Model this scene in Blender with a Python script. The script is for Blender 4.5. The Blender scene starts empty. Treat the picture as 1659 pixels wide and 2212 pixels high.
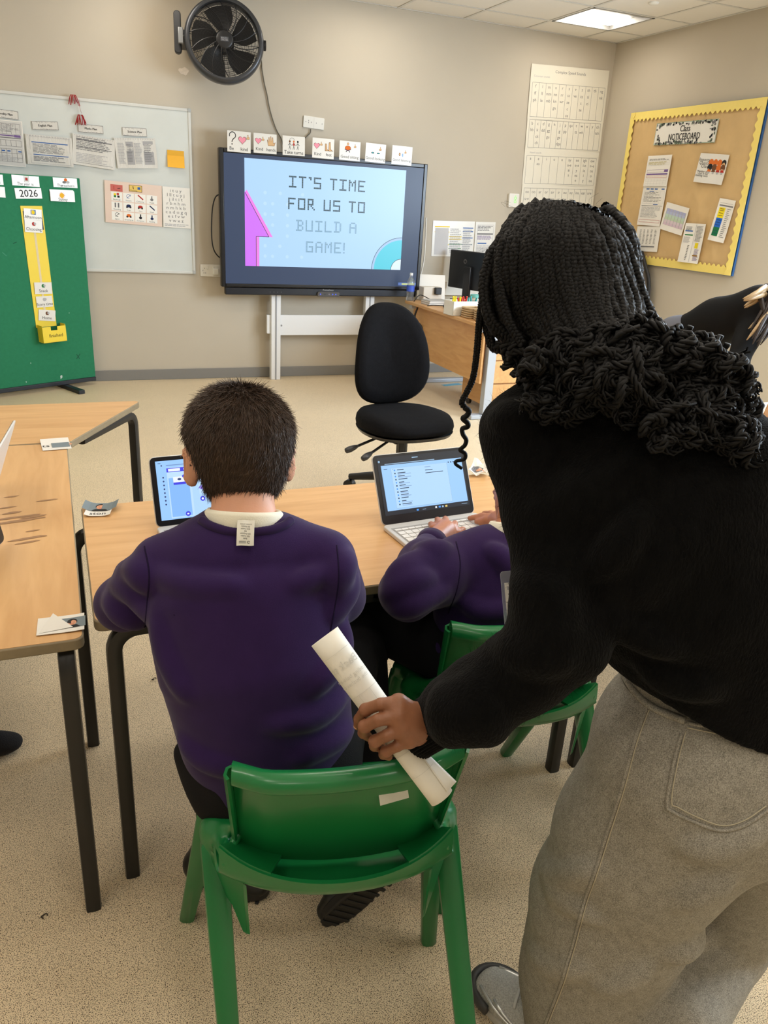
import bpy, math, random
import numpy as np
from mathutils import Vector, Matrix
from mathutils.bvhtree import BVHTree

R = random.Random(11)
NR = np.random.RandomState(5)
SC = bpy.context.scene
COL = SC.collection

# ------------------------------------------------------------------ camera
CAM_H = 1.5
F_PX, IW, IH = 1680.0, 1659, 2212
CR = np.array([[0.926, -0.373, 0.056], [-0.089, -0.361, -0.928], [0.366, 0.855, -0.368]])  # right, down, forward
_u, _s, _v = np.linalg.svd(CR)
CR = _u @ _v
C0 = np.array([0.0, 0.0, CAM_H])
cam = bpy.data.cameras.new('camera')
camo = bpy.data.objects.new('camera', cam)
COL.objects.link(camo)
cam.sensor_fit = 'VERTICAL'
cam.sensor_height = 24.0
cam.lens = F_PX / IH * 24.0
cam.clip_start = 0.05
camo.matrix_world = Matrix(((CR[0][0], -CR[1][0], -CR[2][0], 0), (CR[0][1], -CR[1][1], -CR[2][1], 0),
                            (CR[0][2], -CR[1][2], -CR[2][2], CAM_H), (0, 0, 0, 1)))
SC.camera = camo

# ------------------------------------------------------------------ world, light, exposure
W = bpy.data.worlds.new('sky')
SC.world = W
W.use_nodes = True
W.node_tree.nodes['Background'].inputs[0].default_value = (0.62, 0.78, 1.0, 1)
W.node_tree.nodes['Background'].inputs[1].default_value = 2.0
SC.view_settings.view_transform = 'Standard'
SC.view_settings.look = 'None'
SC.view_settings.gamma = 1.0
SC.view_settings.use_curve_mapping = False
SC.view_settings.exposure = 0.25
SC.cycles.max_bounces = 8
SC.cycles.diffuse_bounces = 5
SC.cycles.caustics_reflective = False
SC.cycles.caustics_refractive = False
SC.cycles.sample_clamp_indirect = 6.0
LAMP = 12.0           # strength of the ceiling diffusers
WINDOW_W = 135.0      # daylight coming in at each window (W)


def daylight(name, loc, target, sx, sy, power, col):
    l = bpy.data.lights.new(name, 'AREA')
    l.shape = 'RECTANGLE'
    l.size, l.size_y, l.energy, l.color = sx, sy, power, col
    o = bpy.data.objects.new(name, l)
    COL.objects.link(o)
    o.location = loc
    o.rotation_euler = (Vector(target) - Vector(loc)).to_track_quat('-Z', 'Y').to_euler()
    return o


# the windows in the right wall, out of the picture, let the daylight in
daylight('window_daylight', (4.86, 3.35, 1.62), (2.6, 3.6, 0.6), 1.7, 1.25, WINDOW_W, (0.72, 0.86, 1.0))
daylight('window_daylight', (4.86, 0.95, 1.62), (2.0, 1.6, 0.6), 1.7, 1.25, WINDOW_W, (0.72, 0.86, 1.0))


# ------------------------------------------------------------------ picture rays -> points of the place
def ray(x, y):
    return CR.T @ np.array([(x - IW / 2) / F_PX, (y - IH / 2) / F_PX, 1.0])


def at(x, y, d):
    return C0 + ray(x, y) * d


def hit(x, y, p, n):
    d = ray(x, y)
    n = np.asarray(n, float)
    return C0 + d * (np.dot(np.asarray(p, float) - C0, n) / np.dot(d, n))


def onZ(x, y, z):
    return hit(x, y, (0, 0, z), (0, 0, 1))


def onY(x, y, Y):
    return hit(x, y, (0, Y, 0), (0, 1, 0))


def onX(x, y, X):
    return hit(x, y, (X, 0, 0), (1, 0, 0))


# ------------------------------------------------------------------ materials
MATS = {}


def srgb(r, g, b):
    def f(c):
        c /= 255.0
        return c / 12.92 if c <= 0.04045 else ((c + 0.055) / 1.055) ** 2.4
    return (f(r), f(g), f(b), 1)


def mat(name, rgb=(128, 128, 128), rough=0.5, spec=0.5, metal=0.0, noise=0.0, nscale=20.0, bump=0.0, bscale=200.0,
        emit=None, estr=0.0, sheen=0.0, coat=0.0, sub=0.0, alpha=1.0, trans=0.0, stretch=None):
    if name in MATS:
        return MATS[name]
    m = bpy.data.materials.new(name)
    m.use_nodes = True
    nt = m.node_tree
    b = nt.nodes['Principled BSDF']
    c = srgb(*rgb)
    b.inputs['Base Color'].default_value = c
    b.inputs['Roughness'].default_value = rough
    b.inputs['Specular IOR Level'].default_value = spec
    b.inputs['Metallic'].default_value = metal
    b.inputs['Coat Weight'].default_value = coat
    b.inputs['Sheen Weight'].default_value = sheen
    b.inputs['Sheen Roughness'].default_value = 0.5
    b.inputs['Subsurface Weight'].default_value = sub
    b.inputs['Subsurface Radius'].default_value = (0.012, 0.004, 0.002)
    b.inputs['Alpha'].default_value = alpha
    b.inputs['Transmission Weight'].default_value = trans
    if emit:
        b.inputs['Emission Color'].default_value = srgb(*emit)
        b.inputs['Emission Strength'].default_value = estr
    if noise or bump:
        tc = nt.nodes.new('ShaderNodeTexCoord')
        src = tc.outputs['Object']
        if stretch:
            mp = nt.nodes.new('ShaderNodeMapping')
            mp.inputs['Scale'].default_value = stretch
            nt.links.new(src, mp.inputs['Vector'])
            src = mp.outputs['Vector']
    if noise:
        n = nt.nodes.new('ShaderNodeTexNoise')
        n.inputs['Scale'].default_value = nscale
        n.inputs['Detail'].default_value = 5
        nt.links.new(src, n.inputs['Vector'])
        r = nt.nodes.new('ShaderNodeValToRGB')
        r.color_ramp.elements[0].position = 0.3
        r.color_ramp.elements[1].position = 0.7
        r.color_ramp.elements[0].color = tuple(x * (1 - noise) for x in c[:3]) + (1,)
        r.color_ramp.elements[1].color = tuple(min(1, x * (1 + noise)) for x in c[:3]) + (1,)
        nt.links.new(n.outputs['Fac'], r.inputs['Fac'])
        nt.links.new(r.outputs['Color'], b.inputs['Base Color'])
    if bump:
        n2 = nt.nodes.new('ShaderNodeTexNoise')
        n2.inputs['Scale'].default_value = bscale
        n2.inputs['Detail'].default_value = 3
        nt.links.new(src, n2.inputs['Vector'])
        bp = nt.nodes.new('ShaderNodeBump')
        bp.inputs['Strength'].default_value = bump
        bp.inputs['Distance'].default_value = 0.01
        nt.links.new(n2.outputs['Fac'], bp.inputs['Height'])
        nt.links.new(bp.outputs['Normal'], b.inputs['Normal'])
    MATS[name] = m
    return m


def glow(name, rgb, k=1.0):
    """a lit pixel of a screen"""
    if name in MATS:
        return MATS[name]
    m = mat(name, (8, 8, 8), 0.35, emit=rgb, estr=k)
    return m


def floor_mat():
    m = bpy.data.materials.new('speckled_vinyl')
    m.use_nodes = True
    nt = m.node_tree
    b = nt.nodes['Principled BSDF']
    tc = nt.nodes.new('ShaderNodeTexCoord')
    n = nt.nodes.new('ShaderNodeTexNoise')
    n.inputs['Scale'].default_value = 520
    n.inputs['Detail'].default_value = 1.5
    n.inputs['Distortion'].default_value = 0.6
    nt.links.new(tc.outputs['Object'], n.inputs['Vector'])
    r = nt.nodes.new('ShaderNodeValToRGB')
    e = r.color_ramp.elements
    e[0].position, e[0].color = 0.395, srgb(92, 78, 60)
    e[1].position, e[1].color = 0.475, srgb(242, 222, 188)
    nt.links.new(n.outputs['Fac'], r.inputs['Fac'])
    n3 = nt.nodes.new('ShaderNodeTexNoise')
    n3.inputs['Scale'].default_value = 1.7
    n3.inputs['Detail'].default_value = 4
    nt.links.new(tc.outputs['Object'], n3.inputs['Vector'])
    r3 = nt.nodes.new('ShaderNodeValToRGB')
    r3.color_ramp.elements[0].position, r3.color_ramp.elements[0].color = 0.3, (0.93, 0.93, 0.93, 1)
    r3.color_ramp.elements[1].position, r3.color_ramp.elements[1].color = 0.7, (1, 1, 1, 1)
    nt.links.new(n3.outputs['Fac'], r3.inputs['Fac'])
    mx = nt.nodes.new('ShaderNodeMix')
    mx.data_type = 'RGBA'
    mx.blend_type = 'MULTIPLY'
    mx.inputs[0].default_value = 1
    nt.links.new(r.outputs['Color'], mx.inputs[6])
    nt.links.new(r3.outputs['Color'], mx.inputs[7])
    nt.links.new(mx.outputs[2], b.inputs['Base Color'])
    b.inputs['Roughness'].default_value = 0.42
    b.inputs['Specular IOR Level'].default_value = 0.22
    bp = nt.nodes.new('ShaderNodeBump')
    bp.inputs['Strength'].default_value = 0.06
    bp.inputs['Distance'].default_value = 0.002
    nt.links.new(n.outputs['Fac'], bp.inputs['Height'])
    nt.links.new(bp.outputs['Normal'], b.inputs['Normal'])
    MATS['floor'] = m
    return m


def wood_mat(name, a, c, scale=(3, 40, 40), rough=0.38):
    m = bpy.data.materials.new(name)
    m.use_nodes = True
    nt = m.node_tree
    b = nt.nodes['Principled BSDF']
    tc = nt.nodes.new('ShaderNodeTexCoord')
    mp = nt.nodes.new('ShaderNodeMapping')
    mp.inputs['Scale'].default_value = scale
    nt.links.new(tc.outputs['Object'], mp.inputs['Vector'])
    n = nt.nodes.new('ShaderNodeTexNoise')
    n.inputs['Scale'].default_value = 1.0
    n.inputs['Detail'].default_value = 6
    n.inputs['Distortion'].default_value = 0.8
    nt.links.new(mp.outputs['Vector'], n.inputs['Vector'])
    r = nt.nodes.new('ShaderNodeValToRGB')
    e = r.color_ramp.elements
    e[0].position, e[0].color = 0.3, srgb(*a)
    e[1].position, e[1].color = 0.7, srgb(*c)
    nt.links.new(n.outputs['Fac'], r.inputs['Fac'])
    nt.links.new(r.outputs['Color'], b.inputs['Base Color'])
    b.inputs['Roughness'].default_value = rough
    MATS[name] = m
    return m


def denim_mat():
    m = bpy.data.materials.new('grey_denim')
    m.use_nodes = True
    nt = m.node_tree
    b = nt.nodes['Principled BSDF']
    tc = nt.nodes.new('ShaderNodeTexCoord')
    big = nt.nodes.new('ShaderNodeTexNoise')
    big.inputs['Scale'].default_value = 60
    big.inputs['Detail'].default_value = 6
    big.inputs['Roughness'].default_value = 0.8
    nt.links.new(tc.outputs['Object'], big.inputs['Vector'])
    fine = nt.nodes.new('ShaderNodeTexNoise')
    fine.inputs['Scale'].default_value = 620
    fine.inputs['Detail'].default_value = 2
    nt.links.new(tc.outputs['Object'], fine.inputs['Vector'])
    mth = nt.nodes.new('ShaderNodeMath')
    mth.operation = 'MULTIPLY_ADD'
    mth.inputs[1].default_value = 0.9
    nt.links.new(fine.outputs['Fac'], mth.inputs[0])
    m2 = nt.nodes.new('ShaderNodeMath')
    m2.operation = 'MULTIPLY'
    m2.inputs[1].default_value = 0.45
    nt.links.new(big.outputs['Fac'], m2.inputs[0])
    nt.links.new(m2.outputs[0], mth.inputs[2])
    r = nt.nodes.new('ShaderNodeValToRGB')
    e = r.color_ramp.elements
    e[0].position, e[0].color = 0.46, srgb(104, 101, 93)
    e[1].position, e[1].color = 0.96, srgb(178, 173, 161)
    nt.links.new(mth.outputs[0], r.inputs['Fac'])
    nt.links.new(r.outputs['Color'], b.inputs['Base Color'])
    b.inputs['Roughness'].default_value = 0.85
    b.inputs['Specular IOR Level'].default_value = 0.2
    bp = nt.nodes.new('ShaderNodeBump')
    bp.inputs['Strength'].default_value = 0.25
    bp.inputs['Distance'].default_value = 0.002
    nt.links.new(fine.outputs['Fac'], bp.inputs['Height'])
    nt.links.new(bp.outputs['Normal'], b.inputs['Normal'])
    MATS['denim'] = m
    return m


# ------------------------------------------------------------------ objects and tags
def tag(o, label=None, cat=None, group=None, kind=None):
    if label:
        o['label'] = label
    if cat:
        o['category'] = cat
    if group:
        o['group'] = group
    if kind:
        o['kind'] = kind
    return o


WM = {}     # world matrix of every object made here


def link(o, parent=None, M=None):
    COL.objects.link(o)
    M = M or Matrix.Identity(4)
    if parent is not None:
        o.parent = parent
        o.matrix_local = M
        WM[o.name] = WM[parent.name] @ M
    else:
        o.matrix_world = M
        WM[o.name] = M.copy()
    return o


def frame(loc=(0, 0, 0), rz=0.0):
    return Matrix.Translation(Vector(loc)) @ Matrix.Rotation(rz, 4, 'Z')


def thing(name, label, cat, loc=(0, 0, 0), rz=0.0, group=None, M=None):
    o = bpy.data.objects.new(name, None)
    o.empty_display_size = 0.05
    link(o, None, M or frame(loc, rz))
    return tag(o, label, cat, group)


class MB:
    """collects polygons, then links them as one mesh object"""

    def __init__(self):
        self.v, self.f, self.m = [], [], []
        self.n = 0
        self.mats = []

    def mi(self, m):
        if m is None:
            return 0
        if m not in self.mats:
            self.mats.append(m)
        return self.mats.index(m)

    def add(self, vs, fs, m=None):
        k = self.n
        vs = np.asarray(vs, float).reshape(-1, 3)
        self.v.append(vs)
        i = self.mi(m)
        for f in fs:
            self.f.append([q + k for q in f])
            self.m.append(i)
        self.n += len(vs)
        return self

    def box(self, lo, hi, m=None, M=None):
        x0, y0, z0 = lo
        x1, y1, z1 = hi
        vs = [(x0, y0, z0), (x1, y0, z0), (x1, y1, z0), (x0, y1, z0), (x0, y0, z1), (x1, y0, z1), (x1, y1, z1), (x0, y1, z1)]
        if M is not None:
            vs = [M @ Vector(q) for q in vs]
        return self.add(vs, [(3, 2, 1, 0), (4, 5, 6, 7), (0, 1, 5, 4), (1, 2, 6, 5), (2, 3, 7, 6), (3, 0, 4, 7)], m)

    def prism(self, poly, z0, z1, m=None, M=None):
        n = len(poly)
        vs = [(x, y, z0) for x, y in poly] + [(x, y, z1) for x, y in poly]
        if M is not None:
            vs = [M @ Vector(q) for q in vs]
        fs = [tuple(range(n - 1, -1, -1)), tuple(range(n, 2 * n))] + [(i, (i + 1) % n, (i + 1) % n + n, i + n) for i in range(n)]
        return self.add(vs, fs, m)

    def tube(self, path, r, n=8, m=None, cap=True, sq=0.0, up=None, flat=1.0):
        P = np.asarray(path, float)
        k = len(P)
        rr = np.broadcast_to(np.asarray(r, float), (k,))
        T = np.gradient(P, axis=0)
        T /= np.linalg.norm(T, axis=1)[:, None] + 1e-12
        u = np.array(up, float) if up is not None else (np.array([0, 0, 1.0]) if abs(T[0][2]) < 0.9 else np.array([0, 1.0, 0]))
        vs = []
        for i in range(k):
            u = u - T[i] * np.dot(u, T[i])
            u /= np.linalg.norm(u) + 1e-12
            w = np.cross(T[i], u)
            for j in range(n):
                a = 2 * math.pi * (j + 0.5) / n
                c, s = math.cos(a), math.sin(a)
                q = 1.0
                if sq:
                    q = 1.0 / (abs(c) ** sq + abs(s) ** sq) ** (1 / sq)
                vs.append(P[i] + rr[i] * q * (c * w + s * flat * u))
        fs = []
        for i in range(k - 1):
            for j in range(n):
                a, b = i * n + j, i * n + (j + 1) % n
                fs.append((a, b, b + n, a + n))
        if cap:
            fs.append(tuple(range(n - 1, -1, -1)))
            fs.append(tuple(range((k - 1) * n, k * n)))
        return self.add(vs, fs, m)

    def cyl(self, a, b, r, r2=None, n=16, m=None):
        return self.tube([a, b], [r, r if r2 is None else r2], n, m)

    def lathe(self, prof, n=24, m=None, M=None):
        vs, fs = [], []
        k = len(prof)
        for j in range(n):
            a = 2 * math.pi * j / n
            for r, z in prof:
                q = Vector((r * math.cos(a), r * math.sin(a), z))
                vs.append(M @ q if M is not None else q)
        for j in range(n):
            for i in range(k - 1):
                a, b = j * k + i, ((j + 1) % n) * k + i
                fs.append((a, b, b + 1, a + 1))
        return self.add(vs, fs, m)

    def ell(self, c, r, m=None, n=12, M=None):
        vs, fs = [], []
        h = n // 2
        for i in range(h + 1):
            t = math.pi * i / h
            for j in range(n):
                a = 2 * math.pi * j / n
                q = Vector((r[0] * math.sin(t) * math.cos(a), r[1] * math.sin(t) * math.sin(a), r[2] * math.cos(t)))
                if M is not None:
                    q = M @ q
                vs.append((q[0] + c[0], q[1] + c[1], q[2] + c[2]))
        for i in range(h):
            for j in range(n):
                a, b = i * n + j, i * n + (j + 1) % n
                fs.append((a, a + n, b + n, b))
        return self.add(vs, fs, m)

    def grid(self, G, m=None, closed_u=False, flip=False):
        """G: (a,b,3) points"""
        G = np.asarray(G, float)
        a, b = G.shape[:2]
        fs = []
        for i in range(a if closed_u else a - 1):
            for j in range(b - 1):
                p, q = i * b + j, ((i + 1) % a) * b + j
                f = (p, q, q + 1, p + 1)
                fs.append(f[::-1] if flip else f)
        return self.add(G.reshape(-1, 3), fs, m)

    def sheet(self, G, th, m=None):
        """a thickened grid (closed) whose thickness runs along the vertex normals"""
        G = np.asarray(G, float)
        du, dv = np.gradient(G, axis=0), np.gradient(G, axis=1)
        N = np.cross(du, dv)
        N /= np.linalg.norm(N, axis=2)[..., None] + 1e-12
        A, B = G + N * th / 2, G - N * th / 2
        a, b = G.shape[:2]
        fs = []
        o = a * b
        for i in range(a - 1):
            for j in range(b - 1):
                p = i * b + j
                fs.append((p, p + b, p + b + 1, p + 1))
                fs.append((o + p, o + p + 1, o + p + b + 1, o + p + b))
        rim = [j for j in range(b)] + [i * b + b - 1 for i in range(1, a)] + [(a - 1) * b + j for j in range(b - 2, -1, -1)] + [i * b for i in range(a - 2, 0, -1)]
        for i in range(len(rim)):
            p, q = rim[i], rim[(i + 1) % len(rim)]
            fs.append((p, q, q + o, p + o))
        return self.add(np.concatenate([A.reshape(-1, 3), B.reshape(-1, 3)]), fs, m)

    def mesh(self, name, m=None):
        me = bpy.data.meshes.new(name)
        V = np.concatenate(self.v) if self.v else np.zeros((0, 3))
        me.from_pydata(V.tolist(), [], self.f)
        ms = self.mats if self.mats else [m]
        for q in ms:
            me.materials.append(q)
        if len(ms) > 1:
            me.polygons.foreach_set('material_index', self.m)
        return me

    def build(self, name, m=None, parent=None, smooth=None, bevel=0.0, M=None, seg=2, world=False, sub=0):
        """smooth: angle in degrees, bevel: width in metres; world=True when the points are world points"""
        me = self.mesh(name, m)
        o = bpy.data.objects.new(name, me)
        if world and parent is not None:
            M = WM[parent.name].inverted()
        link(o, parent, M)
        finish(o, smooth, bevel, seg, sub)
        return o


def finish(o, smooth=None, bevel=0.0, seg=2, sub=0):
    me = o.data
    if bevel:
        b = o.modifiers.new('bevel', 'BEVEL')
        b.width, b.segments, b.limit_method, b.angle_limit = bevel, seg, 'ANGLE', math.radians(40)
        b.harden_normals = False
        if smooth is None:
            smooth = 50
    if sub:
        s = o.modifiers.new('subdivision', 'SUBSURF')
        s.levels = s.render_levels = sub
    if smooth:
        me.polygons.foreach_set('use_smooth', [True] * len(me.polygons))
        if smooth < 170:
            try:
                me.set_sharp_from_angle(angle=math.radians(smooth))
            except Exception:
                pass


def struct(o):
    o['kind'] = 'structure'
    return o


def copy_tree(o, M, label=None):
    def cp(a, p):
        c = a.copy()
        COL.objects.link(c)
        if p is not None:
            c.parent = p
        for ch in [q for q in bpy.data.objects if q.parent == a]:
            cp(ch, c)
        return c
    r = cp(o, None)
    r.matrix_world = M
    WM[r.name] = M.copy()
    if label:
        r['label'] = label
    return r


def rrect(w, h, r, n=5, cx=0.0, cy=0.0):
    pts = []
    for sx, sy, a0 in ((1, -1, -90), (1, 1, 0), (-1, 1, 90), (-1, -1, 180)):
        for i in range(n):
            a = math.radians(a0 + 90 * i / (n - 1))
            pts.append((cx + sx * (w / 2 - r) + r * math.cos(a), cy + sy * (h / 2 - r) + r * math.sin(a)))
    return pts


def bez(ps, n=12):
    """Catmull-Rom through points"""
    P = [np.asarray(p, float) for p in ps]
    P = [2 * P[0] - P[1]] + P + [2 * P[-1] - P[-2]]
    out = []
    for i in range(1, len(P) - 2):
        for k in range(n):
            t = k / n
            out.append(0.5 * ((2 * P[i]) + (-P[i - 1] + P[i + 1]) * t + (2 * P[i - 1] - 5 * P[i] + 4 * P[i + 1] - P[i + 2]) * t * t + (-P[i - 1] + 3 * P[i] - 3 * P[i + 1] + P[i + 2]) * t ** 3))
    out.append(P[-2])
    return np.array(out)


# ------------------------------------------------------------------ lettering and printed sheets
GLYPH = {}


def glyphs(s):
    if s not in GLYPH:
        cu = bpy.data.curves.new('lettering', 'FONT')
        cu.body = s
        cu.size = 1.0
        cu.align_x = 'CENTER'
        cu.align_y = 'CENTER'
        cu.resolution_u = 2
        ob = bpy.data.objects.new('lettering', cu)
        me = bpy.data.meshes.new_from_object(ob)
        v = np.zeros(len(me.vertices) * 3)
        me.vertices.foreach_get('co', v)
        GLYPH[s] = (v.reshape(-1, 3)[:, :2].copy(), [tuple(p.vertices) for p in me.polygons])
        bpy.data.objects.remove(ob)
        bpy.data.curves.remove(cu)
        bpy.data.meshes.remove(me)
    return GLYPH[s]


INK = {}


def ink(c):
    if isinstance(c, str):
        c = {'k': (38, 38, 40), 'g': (120, 120, 122), 'l': (176, 176, 178), 'w': (238, 237, 232), 'b': (52, 98, 168), 'y': (235, 205, 40), 'r': (176, 50, 44),
             'gr': (46, 120, 66), 'p': (120, 96, 150), 'pk': (236, 150, 170), 'o': (214, 112, 48), 's': (214, 176, 130), 't': (60, 170, 180), 'br': (110, 74, 50),
             'gl': (150, 190, 235), 'n': (40, 52, 90), 'sk': (206, 150, 120)}[c]
    if c not in INK:
        INK[c] = mat('ink_%d_%d_%d' % c, c, 0.7, spec=0.2)
    return INK[c]


class Print:
    """flat print on a sheet: everything in the sheet's own width x height, origin at its lower left"""

    def __init__(self, w, h, off=0.0006, bend=None, mk=ink):
        self.w, self.h, self.off, self.bend, self.mk = w, h, off, bend, mk
        self.b = MB()
        self.k = 0

    def _put(self, pts, fs, c):
        self.k += 1
        z = self.off + self.k * 0.000012
        vs = []
        for x, y in pts:
            vs.append((x - self.w / 2, y - self.h / 2, z + (self.bend(x / self.w, y / self.h) if self.bend else 0)))
        self.b.add(vs, fs, self.mk(c))

    def r(self, x0, y0, x1, y1, c='k'):
        w, h = self.w, self.h
        n = 6 if (self.bend and x1 - x0 > 0.15) else 1
        xs = np.linspace(x0 * w, x1 * w, n + 1)
        pts = [(x, y0 * h) for x in xs] + [(x, y1 * h) for x in xs]
        self._put(pts, [(i, i + 1, i + n + 2, i + n + 1) for i in range(n)], c)
        return self

    def box(self, x0, y0, x1, y1, c='k', t=0.0015):
        tx, ty = t / self.w, t / self.h
        self.r(x0, y0, x1, y0 + ty, c)
        self.r(x0, y1 - ty, x1, y1, c)
        self.r(x0, y0, x0 + tx, y1, c)
        self.r(x1 - tx, y0, x1, y1, c)
        return self

    def t(self, s, x, y, size, c='k', sx=1.0, rot=0.0, bold=0.0):
        v, f = glyphs(s)
        ca, sa = math.cos(rot), math.sin(rot)
        P = [(x * self.w + (a * sx * ca - b * sa) * size, y * self.h + (a * sx * sa + b * ca) * size) for a, b in v]
        self._put(P, f, c)
        if bold:
            self._put([(a + bold, b) for a, b in P], f, c)
        return self

    def e(self, x, y, rx, ry, c='k', n=14, a0=0, a1=360):
        pts = [(x * self.w + rx * math.cos(math.radians(a0 + (a1 - a0) * i / n)), y * self.h + ry * math.sin(math.radians(a0 + (a1 - a0) * i / n))) for i in range(n + (a1 - a0 < 360))]
        if a1 - a0 < 360:
            pts.append((x * self.w, y * self.h))
        self._put(pts, [tuple(range(len(pts)))], c)
        return self

    def p(self, pts, c='k'):
        self._put([(x * self.w, y * self.h) for x, y in pts], [tuple(range(len(pts)))], c)
        return self

    def l(self, pts, t=0.001, c='k'):
        for (xa, ya), (xb, yb) in zip(pts[:-1], pts[1:]):
            a, b = np.array([xa * self.w, ya * self.h]), np.array([xb * self.w, yb * self.h])
            d = b - a
            n = np.array([-d[1], d[0]]) / (np.linalg.norm(d) + 1e-9) * t / 2
            self._put([a + n, a - n, b - n, b + n], [(0, 1, 2, 3)], c)
        return self

    def arc(self, x, y, r, a0, a1, t=0.001, c='k', n=10, ry=None):
        pts = [(x + r * math.cos(math.radians(a0 + (a1 - a0) * i / n)) / self.w, y + (ry or r) * math.sin(math.radians(a0 + (a1 - a0) * i / n)) / self.h) for i in range(n + 1)]
        return self.l(pts, t, c)

    def lines(self, x0, y0, x1, y1, n, c='g', fill=0.5, rag=0.3):
        """small print nobody can read at this distance: rows of short strokes"""
        for i in range(n):
            y = y1 - (y1 - y0) * (i + 0.5) / n
            hh = (y1 - y0) / n * fill / 2
            x = x0
            end = x1 - (x1 - x0) * rag * R.random()
            while x < end - 0.01:
                d = min(end - x, (x1 - x0) * R.uniform(0.08, 0.25))
                self.r(x, y - hh, x + d * 0.86, y + hh, c)
                x += d
        return self

    def tbl(self, x0, y0, x1, y1, nx, ny, c='g', t=0.001):
        for i in range(nx + 1):
            x = x0 + (x1 - x0) * i / nx
            self.r(x - t / 2 / self.w, y0, x + t / 2 / self.w, y1, c)
        for j in range(ny + 1):
            y = y0 + (y1 - y0) * j / ny
            self.r(x0, y - t / 2 / self.h, x1, y + t / 2 / self.h, c)
        return self

    def heart(self, x, y, s, c='pk'):
        pts = []
        for i in range(24):
            a = 2 * math.pi * i / 24
            pts.append((x + s * 16 * math.sin(a) ** 3 / 17 / self.w, y + s * (13 * math.cos(a) - 5 * math.cos(2 * a) - 2 * math.cos(3 * a) - math.cos(4 * a)) / 17 / self.h))
        big = [(x + (a - x) * 1.13, y + (b - y) * 1.13) for a, b in pts]
        return self.p(big, 'br').p(pts, c)

    def thumb(self, x, y, s, c='s'):
        X, Y = s / self.w, s / self.h
        for k, q in ((1.0, 'br'), (0.86, c)):
            self.p([(x - .5 * X * k, y - .5 * Y * k), (x + .55 * X * k, y - .5 * Y * k), (x + .6 * X * k, y + .2 * Y * k), (x + .2 * X * k, y + .3 * Y * k), (x + .15 * X * k, y + .95 * Y * k),
                    (x - .15 * X * k, y + .9 * Y * k), (x - .15 * X * k, y + .2 * Y * k), (x - .5 * X * k, y + .1 * Y * k)], q)
        return self

    def build(self, parent, name='printing'):
        o = self.b.build(name, None, parent)
        return o


def sheet_frame(plane_p, plane_n, TL, TR, BR, BL, lift=0.0):
    """corners seen at four picture points on a plane -> matrix (x across, y up, z out of the plane), width, height"""
    n = np.asarray(plane_n, float)
    n /= np.linalg.norm(n)
    q = [hit(x, y, np.asarray(plane_p, float) + n * lift, n) for x, y in (TL, TR, BR, BL)]
    u = (q[1] - q[0]) + (q[2] - q[3])
    s = np.cross((q[0] - q[3]) + (q[1] - q[2]), n)      # across, as the two upright sides would have it
    wu, ws = np.linalg.norm(u), np.linalg.norm(s)
    u = u / wu * wu + s / ws * ws if ws > 2.5 * wu else u / wu + .35 * s / ws
    u -= n * np.dot(u, n)
    u /= np.linalg.norm(u)
    v = np.cross(n, u)
    w = (np.dot(q[1] - q[0], u) + np.dot(q[2] - q[3], u)) / 2
    h = (np.dot(q[0] - q[3], v) + np.dot(q[1] - q[2], v)) / 2
    c = sum(q) / 4
    M = Matrix(((u[0], v[0], n[0], c[0]), (u[1], v[1], n[1], c[1]), (u[2], v[2], n[2], c[2]), (0, 0, 0, 1)))
    return M, w, h


def paper(name, label, cat, M, w, h, m, th=0.0008, bend=None, group=None, parent=None, n=10):
    xs, ys = np.linspace(-w / 2, w / 2, n + 1), np.linspace(-h / 2, h / 2, n + 1)
    b = MB()
    if bend:
        G = np.array([[(x, y, bend(x / w + .5, y / h + .5)) for y in ys] for x in xs])
        b.sheet(G, th, m)
    else:
        b.box((-w / 2, -h / 2, -th / 2), (w / 2, h / 2, th / 2), m)
    o = b.build(name, m, parent, smooth=40 if bend else None, M=M)
    if label:
        tag(o, label, cat, group)
    return o


# ------------------------------------------------------------------ soft bodies: signed distances + surface nets
def _norm(a):
    a = np.asarray(a, float)
    return a / (np.linalg.norm(a) + 1e-12)


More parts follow.
